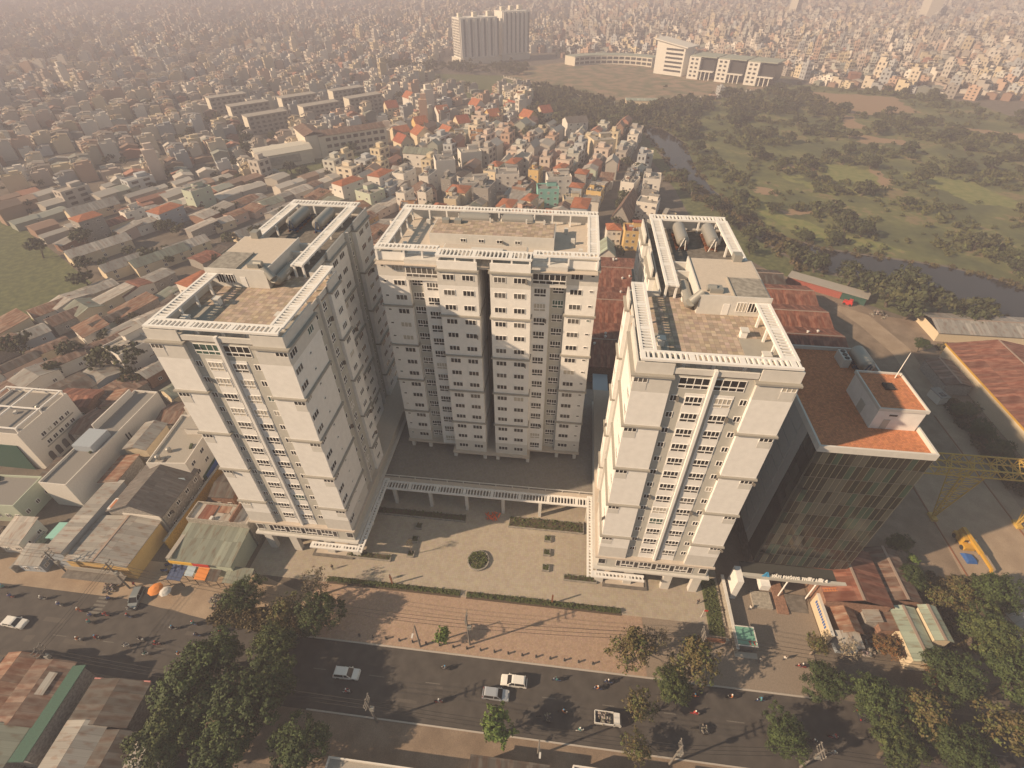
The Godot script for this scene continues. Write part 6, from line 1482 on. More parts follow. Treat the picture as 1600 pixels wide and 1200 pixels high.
# ---------------------------------------------------------------- trees and bushes
func crown_mesh(seed_: int, rx: float, ry: float, clumps: int, per: int, s: float, a: Color, b: Color, hollow := 0.45) -> ArrayMesh:
	var r := RandomNumberGenerator.new(); r.seed = seed_; var m := MB.new()
	# a few big lobes, clumps on the lobes, leaves round the clumps
	var lobes := []
	for k in 6:
		var w := TAU * k / 6.0 + r.randf_range(-0.4, 0.4); var q := r.randf_range(0.25, 0.62)
		lobes.append([Vector3(cos(w) * rx * q, r.randf_range(-0.25, 0.45) * ry, sin(w) * rx * q), r.randf_range(0.38, 0.62)])
	lobes.append([Vector3(0, ry * 0.35, 0), 0.6])
	for k in clumps:
		var l: Array = lobes[r.randi() % lobes.size()]
		var d := Vector3(r.randfn(), r.randfn() * 0.9 + 0.25, r.randfn()).normalized()
		var c: Vector3 = l[0] + d * Vector3(rx, ry, rx) * float(l[1]) * lerpf(hollow, 1.0, sqrt(r.randf()))
		var tone := a.lerp(b, r.randf()); var cr := r.randf_range(0.5, 1.0) * rx * 0.17
		for j in per:
			var e := Vector3(r.randfn(), r.randfn(), r.randfn()).normalized()
			var out := (e + d * 0.8 + Vector3.UP * 0.3).normalized()
			leaf(m, r, c + e * cr * sqrt(r.randf()), out, s * r.randf_range(0.7, 1.3), tone * r.randf_range(0.8, 1.2))
	return m.mesh(M["leaf"], true)

func trunk_mesh(seed_: int, h: float, r0: float, spread: float, bark := "bark", limbs := 6) -> ArrayMesh:
	var r := RandomNumberGenerator.new(); r.seed = seed_; var m := MB.new()
	var p := Vector3.ZERO; var mid := Vector3(r.randf_range(-0.3, 0.3), h * 0.45, r.randf_range(-0.3, 0.3))
	m.tube(p, mid, r0, r0 * 0.72, 8, false); m.tube(mid, Vector3(mid.x * 1.5, h * 0.8, mid.z * 1.5), r0 * 0.72, r0 * 0.3, 7, false)
	for k in limbs:
		var w := TAU * k / limbs + r.randf_range(-0.3, 0.3); var y := lerpf(0.4, 0.7, r.randf()) * h
		var a := Vector3(mid.x * y / h * 2, y, mid.z * y / h * 2); var e := a + Vector3(cos(w) * spread, h * r.randf_range(0.2, 0.42), sin(w) * spread) * r.randf_range(0.55, 0.9)
		var c := a.lerp(e, 0.5) + Vector3(0, spread * 0.06, 0)
		m.tube(a, c, r0 * 0.42, r0 * 0.26, 6, false); m.tube(c, e, r0 * 0.26, r0 * 0.08, 5, false)
		for j in 2:
			var t := e + Vector3(r.randf_range(-1, 1), r.randf_range(0.1, 0.9), r.randf_range(-1, 1)) * spread * 0.4
			m.tube(c.lerp(e, 0.4 + 0.4 * j), t, r0 * 0.14, r0 * 0.05, 4, false)
	return m.mesh(M[bark])

func tree(nm: String, label: String, x: float, z: float, crown: Mesh, trunk: Mesh, h: float, scale_: float, turn: float, group: String, y := 0.0) -> Node3D:
	var o := thing(nm, label, "tree", Vector3(x, y, z), group, turn)
	var t := part(o, "trunk", trunk); t.scale = Vector3(scale_, h / 8.0, scale_)
	var c := part(o, "crown", crown, Vector3(0, h, 0)); c.scale = Vector3.ONE * scale_
	return o

func vegetation() -> void:
	var r := RandomNumberGenerator.new(); r.seed = 99
	var g := [Color(0.030, 0.052, 0.014), Color(0.066, 0.100, 0.026), Color(0.050, 0.076, 0.02), Color(0.092, 0.115, 0.032), Color(0.12, 0.085, 0.035), Color(0.075, 0.13, 0.025), Color(0.13, 0.19, 0.04)]
	# unit crowns have radius 1 in scale; they are sized by the node
	var big := []
	for k in 4: big.append(crown_mesh(300 + k, 1.0, 0.72, 330, 36, 0.035, g[0], g[1 + (k % 3)]))
	var bright := crown_mesh(320, 1.0, 0.95, 170, 14, 0.075, g[5], g[6], 0.2)
	var brown := crown_mesh(321, 1.0, 0.8, 210, 12, 0.05, g[3], g[4], 0.2)
	var sparse := crown_mesh(322, 1.0, 0.8, 110, 9, 0.045, Color(0.16, 0.12, 0.085), Color(0.10, 0.10, 0.05), 0.1)
	var orange := crown_mesh(323, 1.0, 0.7, 200, 12, 0.055, Color(0.10, 0.075, 0.03), Color(0.20, 0.09, 0.03), 0.2)
	var blossom := crown_mesh(324, 1.0, 0.7, 90, 7, 0.05, Color(0.50, 0.44, 0.32), Color(0.14, 0.11, 0.07), 0.1)
	var trunks := [trunk_mesh(1, 8, 0.09, 0.75), trunk_mesh(2, 8, 0.08, 0.7), trunk_mesh(3, 8, 0.08, 0.8, "pale_bark", 8)]
	var t := [
		[-59.5, -43.1, 4, 4.2, 0, "round dark green tree beside the sage green awning"], [-42.5, -41.3, 5, 4.8, 1, "dark green street tree nearest the brick sidewalk's left end"], [-45.7, -46.7, 5, 3.6, 7, "half bare pinkish tree at the left end of court hedge"], [-48.6, -40.5, 5, 4.0, 5, "yellowing tree between road and left tower"], [-47.8, -33.8, 6, 4.8, 2, "dark tree leaning over the road, upper one of the left clump"], [-57.0, -31.5, 6, 4.6, 0, "dark tree of left clump nearest the passing motorbikes"],
		[-57.9, -25.4, 7, 7.0, 3, "largest dark tree of left clump beside the roadside roofs"], [-47.7, -24.6, 7, 7.2, 1, "broad dark tree in the middle of left clump"], [-57.3, -18.0, 7, 5.8, 2, "dark tree of left clump at bottom edge, left one"], [-48.2, -18.2, 7, 5.8, 0, "dark tree of left clump at bottom edge, middle one"], [-36.4, -19.8, 6, 4.8, 3, "rounded tree of left clump nearest the silvered pole"], [-45.0, -29.0, 6, 4.6, 2, "small dark tree inside the left clump over the road"],
		[-18.1, -40.0, 3.2, 2.0, 4, "small bright green tree on the brick sidewalk"], [-6.2, -26.2, 5, 3.6, 4, "bright green tree just below the silver van"], [16.5, -40.5, 6.5, 4.6, 6, "tall thin leaved tree at right end of brick sidewalk"], [27.6, -39.8, 6, 5.0, 5, "brownish green street tree right of the sidewalk's end"], [17.7, -31.8, 5, 3.3, 5, "yellow brown tree over the white topped truck"], [23.4, -35.6, 5.5, 4.0, 2, "dark street tree between road and forecourt"], [21.0, -42.8, 6, 3.4, 7, "nearly bare tree before the right tower entrance"],
		[17.0, -26.2, 3.5, 3.0, 6, "thin yellowish tree at the roadside below the truck"], [41.0, -30.3, 5, 4.2, 0, "lone dark tree on near side of road, right of middle"], [49.9, -38.9, 5, 4.0, 1, "dark green tree left of the blue patched tin shack"], [51.3, -46.0, 4, 2.6, 6, "small dusty tree by the cream sign wall"], [57.0, -36.9, 6, 5.0, 0, "tree above the dark car on the right"], [63.3, -35.3, 6, 4.8, 5, "olive tree right of the dark car"], [71.7, -42.0, 6, 5.2, 1, "green tree in front of the pale green shed"], [81.3, -50.3, 7, 5.6, 2, "broad tree right of the pale green shed"], [81.9, -43.0, 7, 5.4, 3, "tree at the right edge below broad tree"], [88.4, -59.5, 6, 4.8, 0, "tree near the right edge left of the white hut"],
		[57.3, -30.6, 6, 4.6, 2, "tree below the dark car near bottom edge"], [66.6, -31.0, 6, 5.2, 1, "tree at bottom edge right of the dark car"], [76.3, -35.0, 6, 5.2, 5, "olive tree near the bottom right corner"], [85.5, -36.5, 7, 5.4, 0, "tree in the bottom right corner"], [90.5, -61.5, 2.6, 3.0, 5, "brownish bushy tree on the yard beyond the white hut"], [65.2, -48.0, 2.6, 3.0, 8, "reddish brown bush among the tin shacks"], [71.5, -44.0, 2.6, 2.6, 8, "reddish bush at the foot of pale green shed"], [56.8, -46.0, 3.4, 2.4, 9, "leafless white blossomed frangipani by the tin shacks"],
		[76.0, -70.1, 4, 2.8, 2, "green tree behind the darker red lean roof"], [74.8, -62.5, 4, 3.2, 1, "tree between lean roof and yard, nearer the road"], [79.4, -58.8, 3, 3.2, 5, "brownish tree at the yard's near corner"], [84.0, -60.0, 3, 3.4, 5, "dry bushy tree on the yard's near edge"],
		[114.4, -117.1, 3.6, 3.6, 2, "dark tree beside the yard track, farthest of four"], [114.8, -109.5, 3.6, 3.6, 0, "dark tree beside the yard track, second of four"], [115.0, -102.5, 3.6, 3.8, 2, "dark tree beside the yard track, third of four"], [114.2, -95.0, 3.6, 3.8, 3, "dark tree beside the yard track, nearest of four"], [118.6, -150.0, 3.5, 2.6, 1, "small green tree between track and red warehouse"], [78.8, -68.1, 1.6, 1.5, 4, "yellow green bush glowing at the edge of the shade"]]
	var crowns := [big[0], big[1], big[2], big[3], bright, brown, brown, sparse, orange, blossom]
	for k in t.size():
		var q: Array = t[k]
		tree("tree", q[5], q[0], q[1], crowns[q[4]], trunks[2 if q[4] in [6, 7, 9] else k % 2], q[2], q[3], r.randf() * TAU, "street and yard trees")
	tree("sapling", "slender staked sapling in the front left square planter", -29.3, -57.9, sparse, trunks[2], 4.4, 1.1, 0.4, "", 0.55)
	# smaller crowns for distance
	var mid := []
	for k in 4: mid.append(crown_mesh(340 + k, 1.0, 0.7, 90, 10, 0.10, Color(0.032, 0.042, 0.016), [Color(0.056, 0.072, 0.026), Color(0.072, 0.08, 0.03), Color(0.046, 0.058, 0.022), Color(0.085, 0.088, 0.034)][k]))
	var bank := [[83.5, -233.0, 5], [84.4, -256.0, 5], [80.4, -218.5, 4], [76, -245, 5], [73, -268, 5], [66, -290, 5], [62, -310, 5], [111.8, -192.2, 7], [117.1, -185.2, 7], [120.8, -178.9, 8], [128.9, -177.5, 8], [131.5, -190.0, 7], [136.0, -174.2, 7], [103.0, -204.2, 6], [96, -211, 6], [148.6, -171.9, 6], [124, -171, 6], [142, -168, 5]]
	bank.sort_custom(func(a, b) -> bool: return a[0] < b[0])
	for k in bank.size():
		tree("bank_tree", "spreading tree on the near canal bank, %s counting from the left" % ordinal(k), bank[k][0], bank[k][1], mid[k % 4], trunks[k % 2], bank[k][2] * 0.85, bank[k][2] * r.randf_range(0.9, 1.15), r.randf() * TAU, "trees along the near canal bank")
	# marsh trees: nearest and largest one by one, ordered along the picture
	var spots := []
	var f := FastNoiseLite.new(); f.seed = 8; f.frequency = 0.02
	var lawns := [[[158, -356], [182, -349], [181, -312], [150, -322]], [[192, -349], [232, -324], [242, -286], [212, -296]]]
	var bare := [[[218, -582], [255, -576], [293, -568], [283, -505], [234, -490], [208, -530]], [[213, -495], [224, -490], [218, -447], [204, -446]], [[200, -432], [232, -420], [236, -410], [202, -404]], [[280, -462], [335, -440], [330, -415], [296, -440]]]
	var shrubs := []
	var tries := 0
	while tries < 7000:
		tries += 1
		var p := Vector2(r.randf_range(60, 430), r.randf_range(-625, -170))
		if not inside(p, MARSH) or not in_view(Vector3(p.x, 3, p.y), 30.0): continue
		var skip := false
		for q in lawns + bare:
			if inside(p, q): skip = true
		if skip: continue
		var n := f.get_noise_2d(p.x, p.y)
		if spots.size() < 110 and n > 0.02 and r.randf() < 0.2: spots.append(p)
		elif n > -0.02 or r.randf() < 0.12: shrubs.append([p, n])
	spots.sort_custom(func(a, b) -> bool: return a.length() < b.length())
	for k in spots.size():
		var s := r.randf_range(3.2, 6.2)
		tree("marsh_tree", "bushy dark tree in the green marsh, %s counting outward from the towers" % ordinal(k), spots[k].x, spots[k].y, mid[r.randi() % 4], trunks[r.randi() % 2], s * 0.75, s, r.randf() * TAU, "trees of the marsh", 0.03)
	scatter("marsh_thicket", "low thicket of shrubs covering the marsh", "shrubs", crown_mesh(360, 1.0, 0.6, 26, 9, 0.17, Color(0.048, 0.060, 0.020), Color(0.10, 0.112, 0.038)), shrubs.map(func(q) -> Array: return [q[0], r.randf_range(1.0, 2.6) * (1.0 + maxf(q[1], 0.0) * 1.6), 0.3]), r)
	# other greenery of the middle distance
	var grove := [[-229.9, -181.2, 6], [-188.6, -157.1, 5], [-217.7, -192.3, 6], [-199, -170, 5], [-178.2, -115.3, 5], [-134.5, -113.1, 6.5], [-142, -110, 6.5], [-157.5, -114.0, 5], [-143.2, -207.3, 5], [-152, -200, 4.5], [-96.1, -212.4, 5], [-178.2, -180.6, 5], [-130, -212, 5], [-118, -222, 4], [-170, -300, 5], [-158, -292, 5], [-150, -308, 5], [-146, -340, 5], [-60, -375, 6], [-52, -383, 6], [-44, -378, 6], [-34, -388, 6], [-25, -396, 6], [-48, -392, 6], [-20, -382, 5], [-128, -292, 5], [-122, -300, 4.5], [36, -300, 5], [31, -285, 5], [28, -272, 4.5], [39, -318, 5], [25, -262, 4], [33, -330, 5], [-3, -345, 4.5], [-8, -330, 4.5], [3, -366, 4.5], [24, -240, 4], [35, -400, 6], [44, -415, 6], [30, -420, 6], [20, -436, 6], [38, -440, 7], [52, -460, 7], [0, -448, 6], [-30, -436, 6], [62, -476, 7], [46, -474, 6], [-70, -248, 4.5], [-62, -262, 4], [-205, -300, 5], [-214, -330, 6], [-225, -350, 6], [-210, -360, 6], [-240, -372, 6]]
	grove.sort_custom(func(a, b) -> bool: return Vector2(a[0], a[1]).length() < Vector2(b[0], b[1]).length())
	for k in grove.size():
		tree("quarter_tree", "dark tree between the quarter's houses, %s counting outward from the towers" % ordinal(k), grove[k][0], grove[k][1], mid[k % 4], trunks[k % 2], grove[k][2] * 0.95, grove[k][2] * r.randf_range(0.8, 1.0), r.randf() * TAU, "trees between the houses")
	# far trees among the roofs, and the belt below the campus wall
	var far := []
	for k in 2600:
		var p := Vector2(r.randf_range(-2000, 1500), r.randf_range(-2300, -330))
		if not in_view(Vector3(p.x, 5, p.y)): continue
		var n := f.get_noise_2d(p.x * 0.25, p.y * 0.25)
		if inside(p, CAMPUS) and r.randf() < 0.9: continue
		if inside(p, MARSH): continue
		if n < 0.0 and r.randf() < 0.75: continue
		far.append([p, r.randf_range(2.6, 5.0), 3.5 + r.randf() * 3.0])
	for k in 330:
		var u := r.randf(); var p := Vector2(lerpf(-60, 215, u), lerpf(-560, -500, u) + r.randf_range(-50, 30))
		if inside(p, CAMPUS) or p.y < -590: continue
		far.append([p, r.randf_range(2.4, 5.0), 2.5])
	for k in 520:
		var p := Vector2(r.randf_range(-42, 92), r.randf_range(-560, -416))
		if inside(p, CAMPUS) or inside(p, CANAL): continue
		far.append([p, r.randf_range(2.0, 5.0), 1.8])
	for k in 160:
		var p := Vector2(r.randf_range(-235, -60), r.randf_range(-700, -640)); far.append([p, r.randf_range(2.5, 4.5), 3.0])
	scatter("far_trees", "distant trees scattered between the hazy roofs", "trees", crown_mesh(361, 1.0, 0.75, 40, 9, 0.16, Color(0.036, 0.042, 0.018), Color(0.070, 0.072, 0.030)), far, r)
	# weeds along kerbs, yard edges and the canal
	var weeds := []
	for k in 260: weeds.append([Vector2(r.randf_range(-66, -46), r.randf_range(-42.5, -38.5)), r.randf_range(0.4, 1.2), 0.1])
	for k in 420: weeds.append([Vector2(r.randf_range(76, 92), r.randf_range(-66, -50)), r.randf_range(0.4, 1.1), 0.1])
	for k in 160: weeds.append([Vector2(r.randf_range(113, 119), r.randf_range(-125, -90)), r.randf_range(0.6, 1.5), 0.2])
	for k in 240:
		var u := r.randf(); weeds.append([Vector2(lerpf(60, 108, u), lerpf(-320, -200, u)) + Vector2(r.randf_range(-8, 6), r.randf_range(-8, 6)), r.randf_range(0.8, 2.2), 0.2])
	for k in 90: weeds.append([Vector2(r.randf_range(125, 160), r.randf_range(-155, -149)), r.randf_range(0.5, 1.4), 0.2])
	for k in 330:
		var e: Array = CANAL[r.randi() % CANAL.size()]; var e2: Array = CANAL[(CANAL.find(e) + 1) % CANAL.size()]; var u := r.randf()
		weeds.append([Vector2(lerpf(e[0], e2[0], u), lerpf(e[1], e2[1], u)) + Vector2(r.randfn(), r.randfn()) * 1.4, r.randf_range(0.6, 1.7), 0.0])
	var yards := []
	for k in 900:
		var p := Vector2(r.randf_range(-330, 46), r.randf_range(-420, -100))
		if blocked(p, 1.0) or not in_view(Vector3(p.x, 3, p.y)) or f.get_noise_2d(p.x, p.y) < 0.05: continue
		yards.append([p, r.randf_range(1.5, 3.2), 2.0 + r.randf() * 1.5])
	scatter("yard_greenery", "small trees and bushes squeezed between the near roofs", "trees", crown_mesh(363, 1.0, 0.8, 60, 9, 0.13, Color(0.032, 0.042, 0.016), Color(0.07, 0.078, 0.028)), yards, r)
	scatter("roadside_weeds", "low dusty weeds along road verge, yard and canal bank", "weeds", crown_mesh(362, 1.0, 0.6, 22, 9, 0.2, Color(0.06, 0.058, 0.024), Color(0.13, 0.105, 0.05)), weeds, r)

func scatter(nm: String, label: String, cat: String, mesh: Mesh, spots: Array, r: RandomNumberGenerator) -> void:
	var mm := MultiMesh.new(); mm.transform_format = MultiMesh.TRANSFORM_3D; mm.use_colors = true; mm.mesh = mesh; mm.instance_count = spots.size()
	for k in spots.size():
		var q: Array = spots[k]; var s: float = q[1]
		mm.set_instance_transform(k, Transform3D(Basis(Vector3.UP, r.randf() * TAU).scaled(Vector3(s, s * r.randf_range(0.8, 1.2), s)), Vector3(q[0].x, float(q[2]) + s * 0.25, q[0].y)))
		var c := r.randf_range(0.8, 1.25); mm.set_instance_color(k, Color(c * r.randf_range(0.92, 1.12), c, c * r.randf_range(0.85, 1.0)))
	var o := MultiMeshInstance3D.new(); o.name = nm; o.multimesh = mm; add_child(o)
	o.set_meta("kind", "stuff"); tag(o, label, cat)

# ---------------------------------------------------------------- poles, bollards, people, traffic
func street_things() -> void:
	var b := MB.new(); b.lathe([[0.0, 0.0], [0.19, 0.0], [0.17, 0.15], [0.14, 0.55], [0.19, 0.62], [0.17, 0.78], [0.0, 0.85]], 10)
	var bm := b.mesh(M["dark_metal"])
	for k in 18:
		var o := thing("bollard", "short dark bollard at the sidewalk edge, %s counting from the left" % ordinal(k), "bollard", Vector3(-34.9 + k * 2.66, 0.13, -39.6), "bollards along the brick sidewalk")
		part(o, "post", bm); part(o, "base", box_mesh(0.42, 0.08, 0.42, "concrete"), Vector3(0, 0.04, 0))
	var poles := [[-13.2, -40.4, 12.5, 0, "tall concrete power pole on the brick sidewalk"], [-22.6, -39.0, 9.0, 1, "slim lamp post at the kerb left of the small bright tree"], [-26.9, -25.9, 11.0, 0, "silvered power pole on the near roadside left of middle"], [1.2, -24.3, 8.0, 2, "lamp post at bottom edge near the middle"], [22.7, -25.5, 10.5, 0, "power pole with crossarms at the bottom edge, right of middle"], [28.9, -43.0, 11.0, 0, "power pole with many insulators among forecourt trees"], [44.0, -27.6, 10.0, 0, "power pole at bottom edge under the lone dark tree"], [-100.5, -44.5, 10.0, 0, "power pole in front of the big grey shed"], [-86.5, -43.6, 10.0, 0, "power pole at the alley mouth"], [-88.0, -27.6, 9.0, 0, "power pole beside the brown roof, bottom left"], [78.0, -27.8, 10.0, 0, "power pole at the bottom right corner"]]
	var tops := []
	for q in poles:
		var o := thing("power_pole" if q[3] == 0 else "lamp_post", q[4], "pole", Vector3(q[0], 0.02, q[1]), "poles along the road")
		b = MB.new(); b.tube(Vector3.ZERO, Vector3(0, q[2], 0), 0.2, 0.12, 8); part(o, "shaft", b.mesh(M["pole_concrete"]))
		if q[3] == 0:
			for k in 3: part(o, "crossarm", box_mesh(0.12, 0.14, 2.2 - k * 0.3, "pole_concrete"), Vector3(0, q[2] - 0.4 - k * 0.9, 0))
			b = MB.new()
			for k in 3:
				for j in 3: b.tube(Vector3(0, q[2] - 0.33 - k * 0.9, -0.9 + j * 0.9), Vector3(0, q[2] - 0.05 - k * 0.9, -0.9 + j * 0.9), 0.09, 0.06, 6)
			stuff(part(o, "insulators", b.mesh(M["concrete"])))
			part(o, "transformer", box_mesh(0.7, 0.9, 0.6, "duct_metal"), Vector3(0.35, q[2] * 0.62, 0))
		else:
			b = MB.new(); b.bar(Vector3(0, q[2], 0), Vector3(0.2, q[2] + 0.5, 1.8), 0.09, 0.09); part(o, "arm", b.mesh(M["pole_concrete"])); part(o, "lamp_head", box_mesh(0.3, 0.14, 0.8, "off_white"), Vector3(0.2, q[2] + 0.5, 2.0))
		tops.append(Vector3(q[0], q[2] - 0.2, q[1]))
	var runs := [[[-100.5, -44.5, 9.6], [-86.5, -43.6, 9.6], [-50, -41.5, 8.5], [-13.2, -40.4, 9.5], [28.9, -43.0, 9.4], [70, -42, 9]], [[-88.0, -27.6, 8.6], [-26.9, -25.9, 9.2], [22.7, -25.5, 9.5], [44.0, -27.6, 9.3], [78, -27.8, 9.3]], [[-86.5, -43.6, 9.6], [-88.0, -27.6, 8.6]], [[-100.5, -44.5, 9.6], [-140, -46.0, 9.6]]]
	for k in runs.size():
		var o := thing("power_line", ["bundle of black cables along the far side of the road", "bundle of black cables along the near side of the road", "black cables crossing the road near the alley", "black cables leaving the picture at left"][k], "cables")
		for s in 3:
			b = MB.new()
			for j in runs[k].size() - 1:
				var p := Vector3(runs[k][j][0], runs[k][j][2] - s * 0.7, runs[k][j][1] + (s - 1) * 0.35); var e := Vector3(runs[k][j + 1][0], runs[k][j + 1][2] - s * 0.7, runs[k][j + 1][1] + (s - 1) * 0.35)
				var n := 8; var sag := p.distance_to(e) * 0.02
				for i in n:
					var f0 := float(i) / n; var f1 := float(i + 1) / n
					b.tube(p.lerp(e, f0) - Vector3(0, 4 * sag * f0 * (1 - f0), 0), p.lerp(e, f1) - Vector3(0, 4 * sag * f1 * (1 - f1), 0), 0.035, 0.035, 4, false)
			part(o, "cable", b.mesh(M["cable"]))

# a body as one skin: tapered capsules joined smoothly, meshed as surface nets
func body_mesh(bones: Array, cell: float, shade: Callable) -> ArrayMesh:
	var lo := Vector3(9, 9, 9); var hi := -lo
	for q in bones:
		for e in 2:
			var p: Vector3 = q[e]; var w: float = q[2 + e] + cell * 2
			lo = lo.min(p - Vector3.ONE * w); hi = hi.max(p + Vector3.ONE * w)
	var n := Vector3i(((hi - lo) / cell).ceil()) + Vector3i.ONE
	var d := PackedFloat32Array(); d.resize(n.x * n.y * n.z); d.fill(1.0)
	for z in n.z:
		for y in n.y:
			for x in n.x:
				var p := lo + Vector3(x, y, z) * cell; var v := 1.0
				for q in bones:
					var a: Vector3 = q[0]; var ab: Vector3 = q[1] - a
					var t := clampf((p - a).dot(ab) / maxf(ab.length_squared(), 1e-6), 0, 1)
					var s := (p - a - ab * t).length() - lerpf(q[2], q[3], t)
					var h := clampf(0.5 + 0.5 * (s - v) / 0.05, 0, 1); v = lerpf(s, v, h) - 0.05 * h * (1 - h)
				d[x + n.x * (y + n.y * z)] = v
	var at := {}; var m := MB.new()
	var step := [1, n.x, n.x * n.y]
	for z in n.z - 1:
		for y in n.y - 1:
			for x in n.x - 1:
				var i := x + n.x * (y + n.y * z); var sum := Vector3.ZERO; var cnt := 0
				var c := []
				for k in 8: c.append(d[i + (k & 1) + (n.x if k & 2 else 0) + (n.x * n.y if k & 4 else 0)])
				for e in [[0, 1], [2, 3], [4, 5], [6, 7], [0, 2], [1, 3], [4, 6], [5, 7], [0, 4], [1, 5], [2, 6], [3, 7]]:
					var a: float = c[e[0]]; var b: float = c[e[1]]
					if (a < 0) != (b < 0):
						var t := a / (a - b); var p0 := Vector3(e[0] & 1, (e[0] >> 1) & 1, e[0] >> 2); var p1 := Vector3(e[1] & 1, (e[1] >> 1) & 1, e[1] >> 2)
						sum += p0.lerp(p1, t); cnt += 1
				if cnt:
					var g := Vector3(c[1] - c[0] + c[3] - c[2] + c[5] - c[4] + c[7] - c[6], c[2] - c[0] + c[3] - c[1] + c[6] - c[4] + c[7] - c[5], c[4] - c[0] + c[5] - c[1] + c[6] - c[2] + c[7] - c[3])
					at[i] = m.v.size(); var p := lo + (Vector3(x, y, z) + sum / cnt) * cell
					m.v.append(p); m.n.append(g.normalized()); m.t.append(Vector2.ZERO); m.c.append(shade.call(p))
	for i in at:
		for ax in 3:
			var s0: int = step[ax]; var s1: int = step[(ax + 1) % 3]; var s2: int = step[(ax + 2) % 3]
			if (d[i] < 0) != (d[i + s0] < 0) and at.has(i - s1) and at.has(i - s2) and at.has(i - s1 - s2):
				var q := [at[i], at[i - s1], at[i - s1 - s2], at[i - s2]]
				var o := [0, 1, 2, 0, 2, 3] if d[i] < 0 else [0, 2, 1, 0, 3, 2]
				for k in o: m.i.append(q[k])
	# wind every face the way its normals point
	for k in range(0, m.i.size(), 3):
		var a := m.v[m.i[k]]; var b := m.v[m.i[k + 1]]; var e := m.v[m.i[k + 2]]
		if (e - a).cross(b - a).dot(m.n[m.i[k]]) < 0: var sw := m.i[k + 1]; m.i[k + 1] = m.i[k + 2]; m.i[k + 2] = sw
	return m.mesh(M["tint"], true)

func rider_bones() -> Array:   # seated, facing +x, hands on the bars
	var b := [[Vector3(-0.12, 0.82, 0), Vector3(0.0, 1.28, 0), 0.15, 0.17], [Vector3(0.0, 1.28, -0.14), Vector3(0.0, 1.28, 0.14), 0.08, 0.08], [Vector3(0.02, 1.36, 0), Vector3(0.04, 1.45, 0), 0.06, 0.06], [Vector3(0.05, 1.52, 0), Vector3(0.06, 1.60, 0), 0.10, 0.10]]
	for s in [-1, 1]:
		b.append([Vector3(0.0, 1.28, s * 0.19), Vector3(0.14, 1.04, s * 0.27), 0.06, 0.048]); b.append([Vector3(0.14, 1.04, s * 0.27), Vector3(0.42, 1.04, s * 0.24), 0.045, 0.035]); b.append([Vector3(0.42, 1.04, s * 0.24), Vector3(0.49, 1.03, s * 0.24), 0.042, 0.035])
		b.append([Vector3(-0.12, 0.80, s * 0.11), Vector3(0.28, 0.74, s * 0.19), 0.10, 0.075]); b.append([Vector3(0.28, 0.74, s * 0.19), Vector3(0.16, 0.34, s * 0.19), 0.066, 0.05]); b.append([Vector3(0.14, 0.32, s * 0.19), Vector3(0.30, 0.29, s * 0.2), 0.05, 0.04])
	return b

func walker_bones() -> Array:
	var b := [[Vector3(0, 0.95, 0), Vector3(0, 1.36, 0), 0.14, 0.16], [Vector3(0, 1.40, -0.14), Vector3(0, 1.40, 0.14), 0.075, 0.075], [Vector3(0, 1.46, 0), Vector3(0.01, 1.54, 0), 0.058, 0.055], [Vector3(0.02, 1.60, 0), Vector3(0.02, 1.68, 0), 0.095, 0.095]]
	for s in [-1, 1]:
		b.append([Vector3(0, 1.40, s * 0.19), Vector3(-0.06 * s, 1.12, s * 0.24), 0.055, 0.045]); b.append([Vector3(-0.06 * s, 1.12, s * 0.24), Vector3(0.04 - 0.06 * s, 0.86, s * 0.24), 0.042, 0.034]); b.append([Vector3(0.04 - 0.06 * s, 0.86, s * 0.24), Vector3(0.06 - 0.06 * s, 0.76, s * 0.23), 0.04, 0.03])
		b.append([Vector3(0, 0.93, s * 0.09), Vector3(0.1 * s, 0.50, s * 0.10), 0.095, 0.068]); b.append([Vector3(0.1 * s, 0.50, s * 0.10), Vector3(0.1 * s - 0.08, 0.09, s * 0.10), 0.06, 0.045]); b.append([Vector3(0.1 * s - 0.08, 0.06, s * 0.10), Vector3(0.1 * s + 0.08, 0.05, s * 0.11), 0.045, 0.038])
	return b

const SHIRTS := [["white", 0.62, 0.60, 0.57], ["red", 0.42, 0.05, 0.04], ["blue", 0.06, 0.12, 0.32], ["dark", 0.035, 0.035, 0.04], ["teal", 0.06, 0.25, 0.24], ["orange", 0.50, 0.18, 0.05], ["grey", 0.22, 0.22, 0.22]]

func car_mesh(prof: Array, w: float, taper: float) -> MB:   # prof: [x, y] points of the side outline, counter-clockwise; body narrows above the belt
	var b := MB.new(); var n := prof.size(); var pr := PackedVector2Array()
	for q in prof: pr.append(Vector2(q[0], q[1]))
	var half := func(y: float) -> float: return w / 2 - maxf(0.0, y - 0.85) * taper - maxf(0.0, 0.4 - y) * 0.15
	for k in n:
		var a := pr[k]; var c := pr[(k + 1) % n]; var ha: float = half.call(a.y); var hc: float = half.call(c.y)
		b.quad(Vector3(a.x, a.y, ha), Vector3(a.x, a.y, -ha), Vector3(c.x, c.y, -hc), Vector3(c.x, c.y, hc))
	var idx := Geometry2D.triangulate_polygon(pr)
	for k in range(0, idx.size(), 3):
		var p := [pr[idx[k]], pr[idx[k + 1]], pr[idx[k + 2]]]
		for s in [-1.0, 1.0]:
			var v := []
			for q in p: v.append(Vector3(q.x, q.y, s * float(half.call(q.y))))
			if ((v[1] - v[0]).cross(v[2] - v[0]).z > 0) == (s > 0): b.tri(v[0], v[1], v[2])
			else: b.tri(v[0], v[2], v[1])
	return b

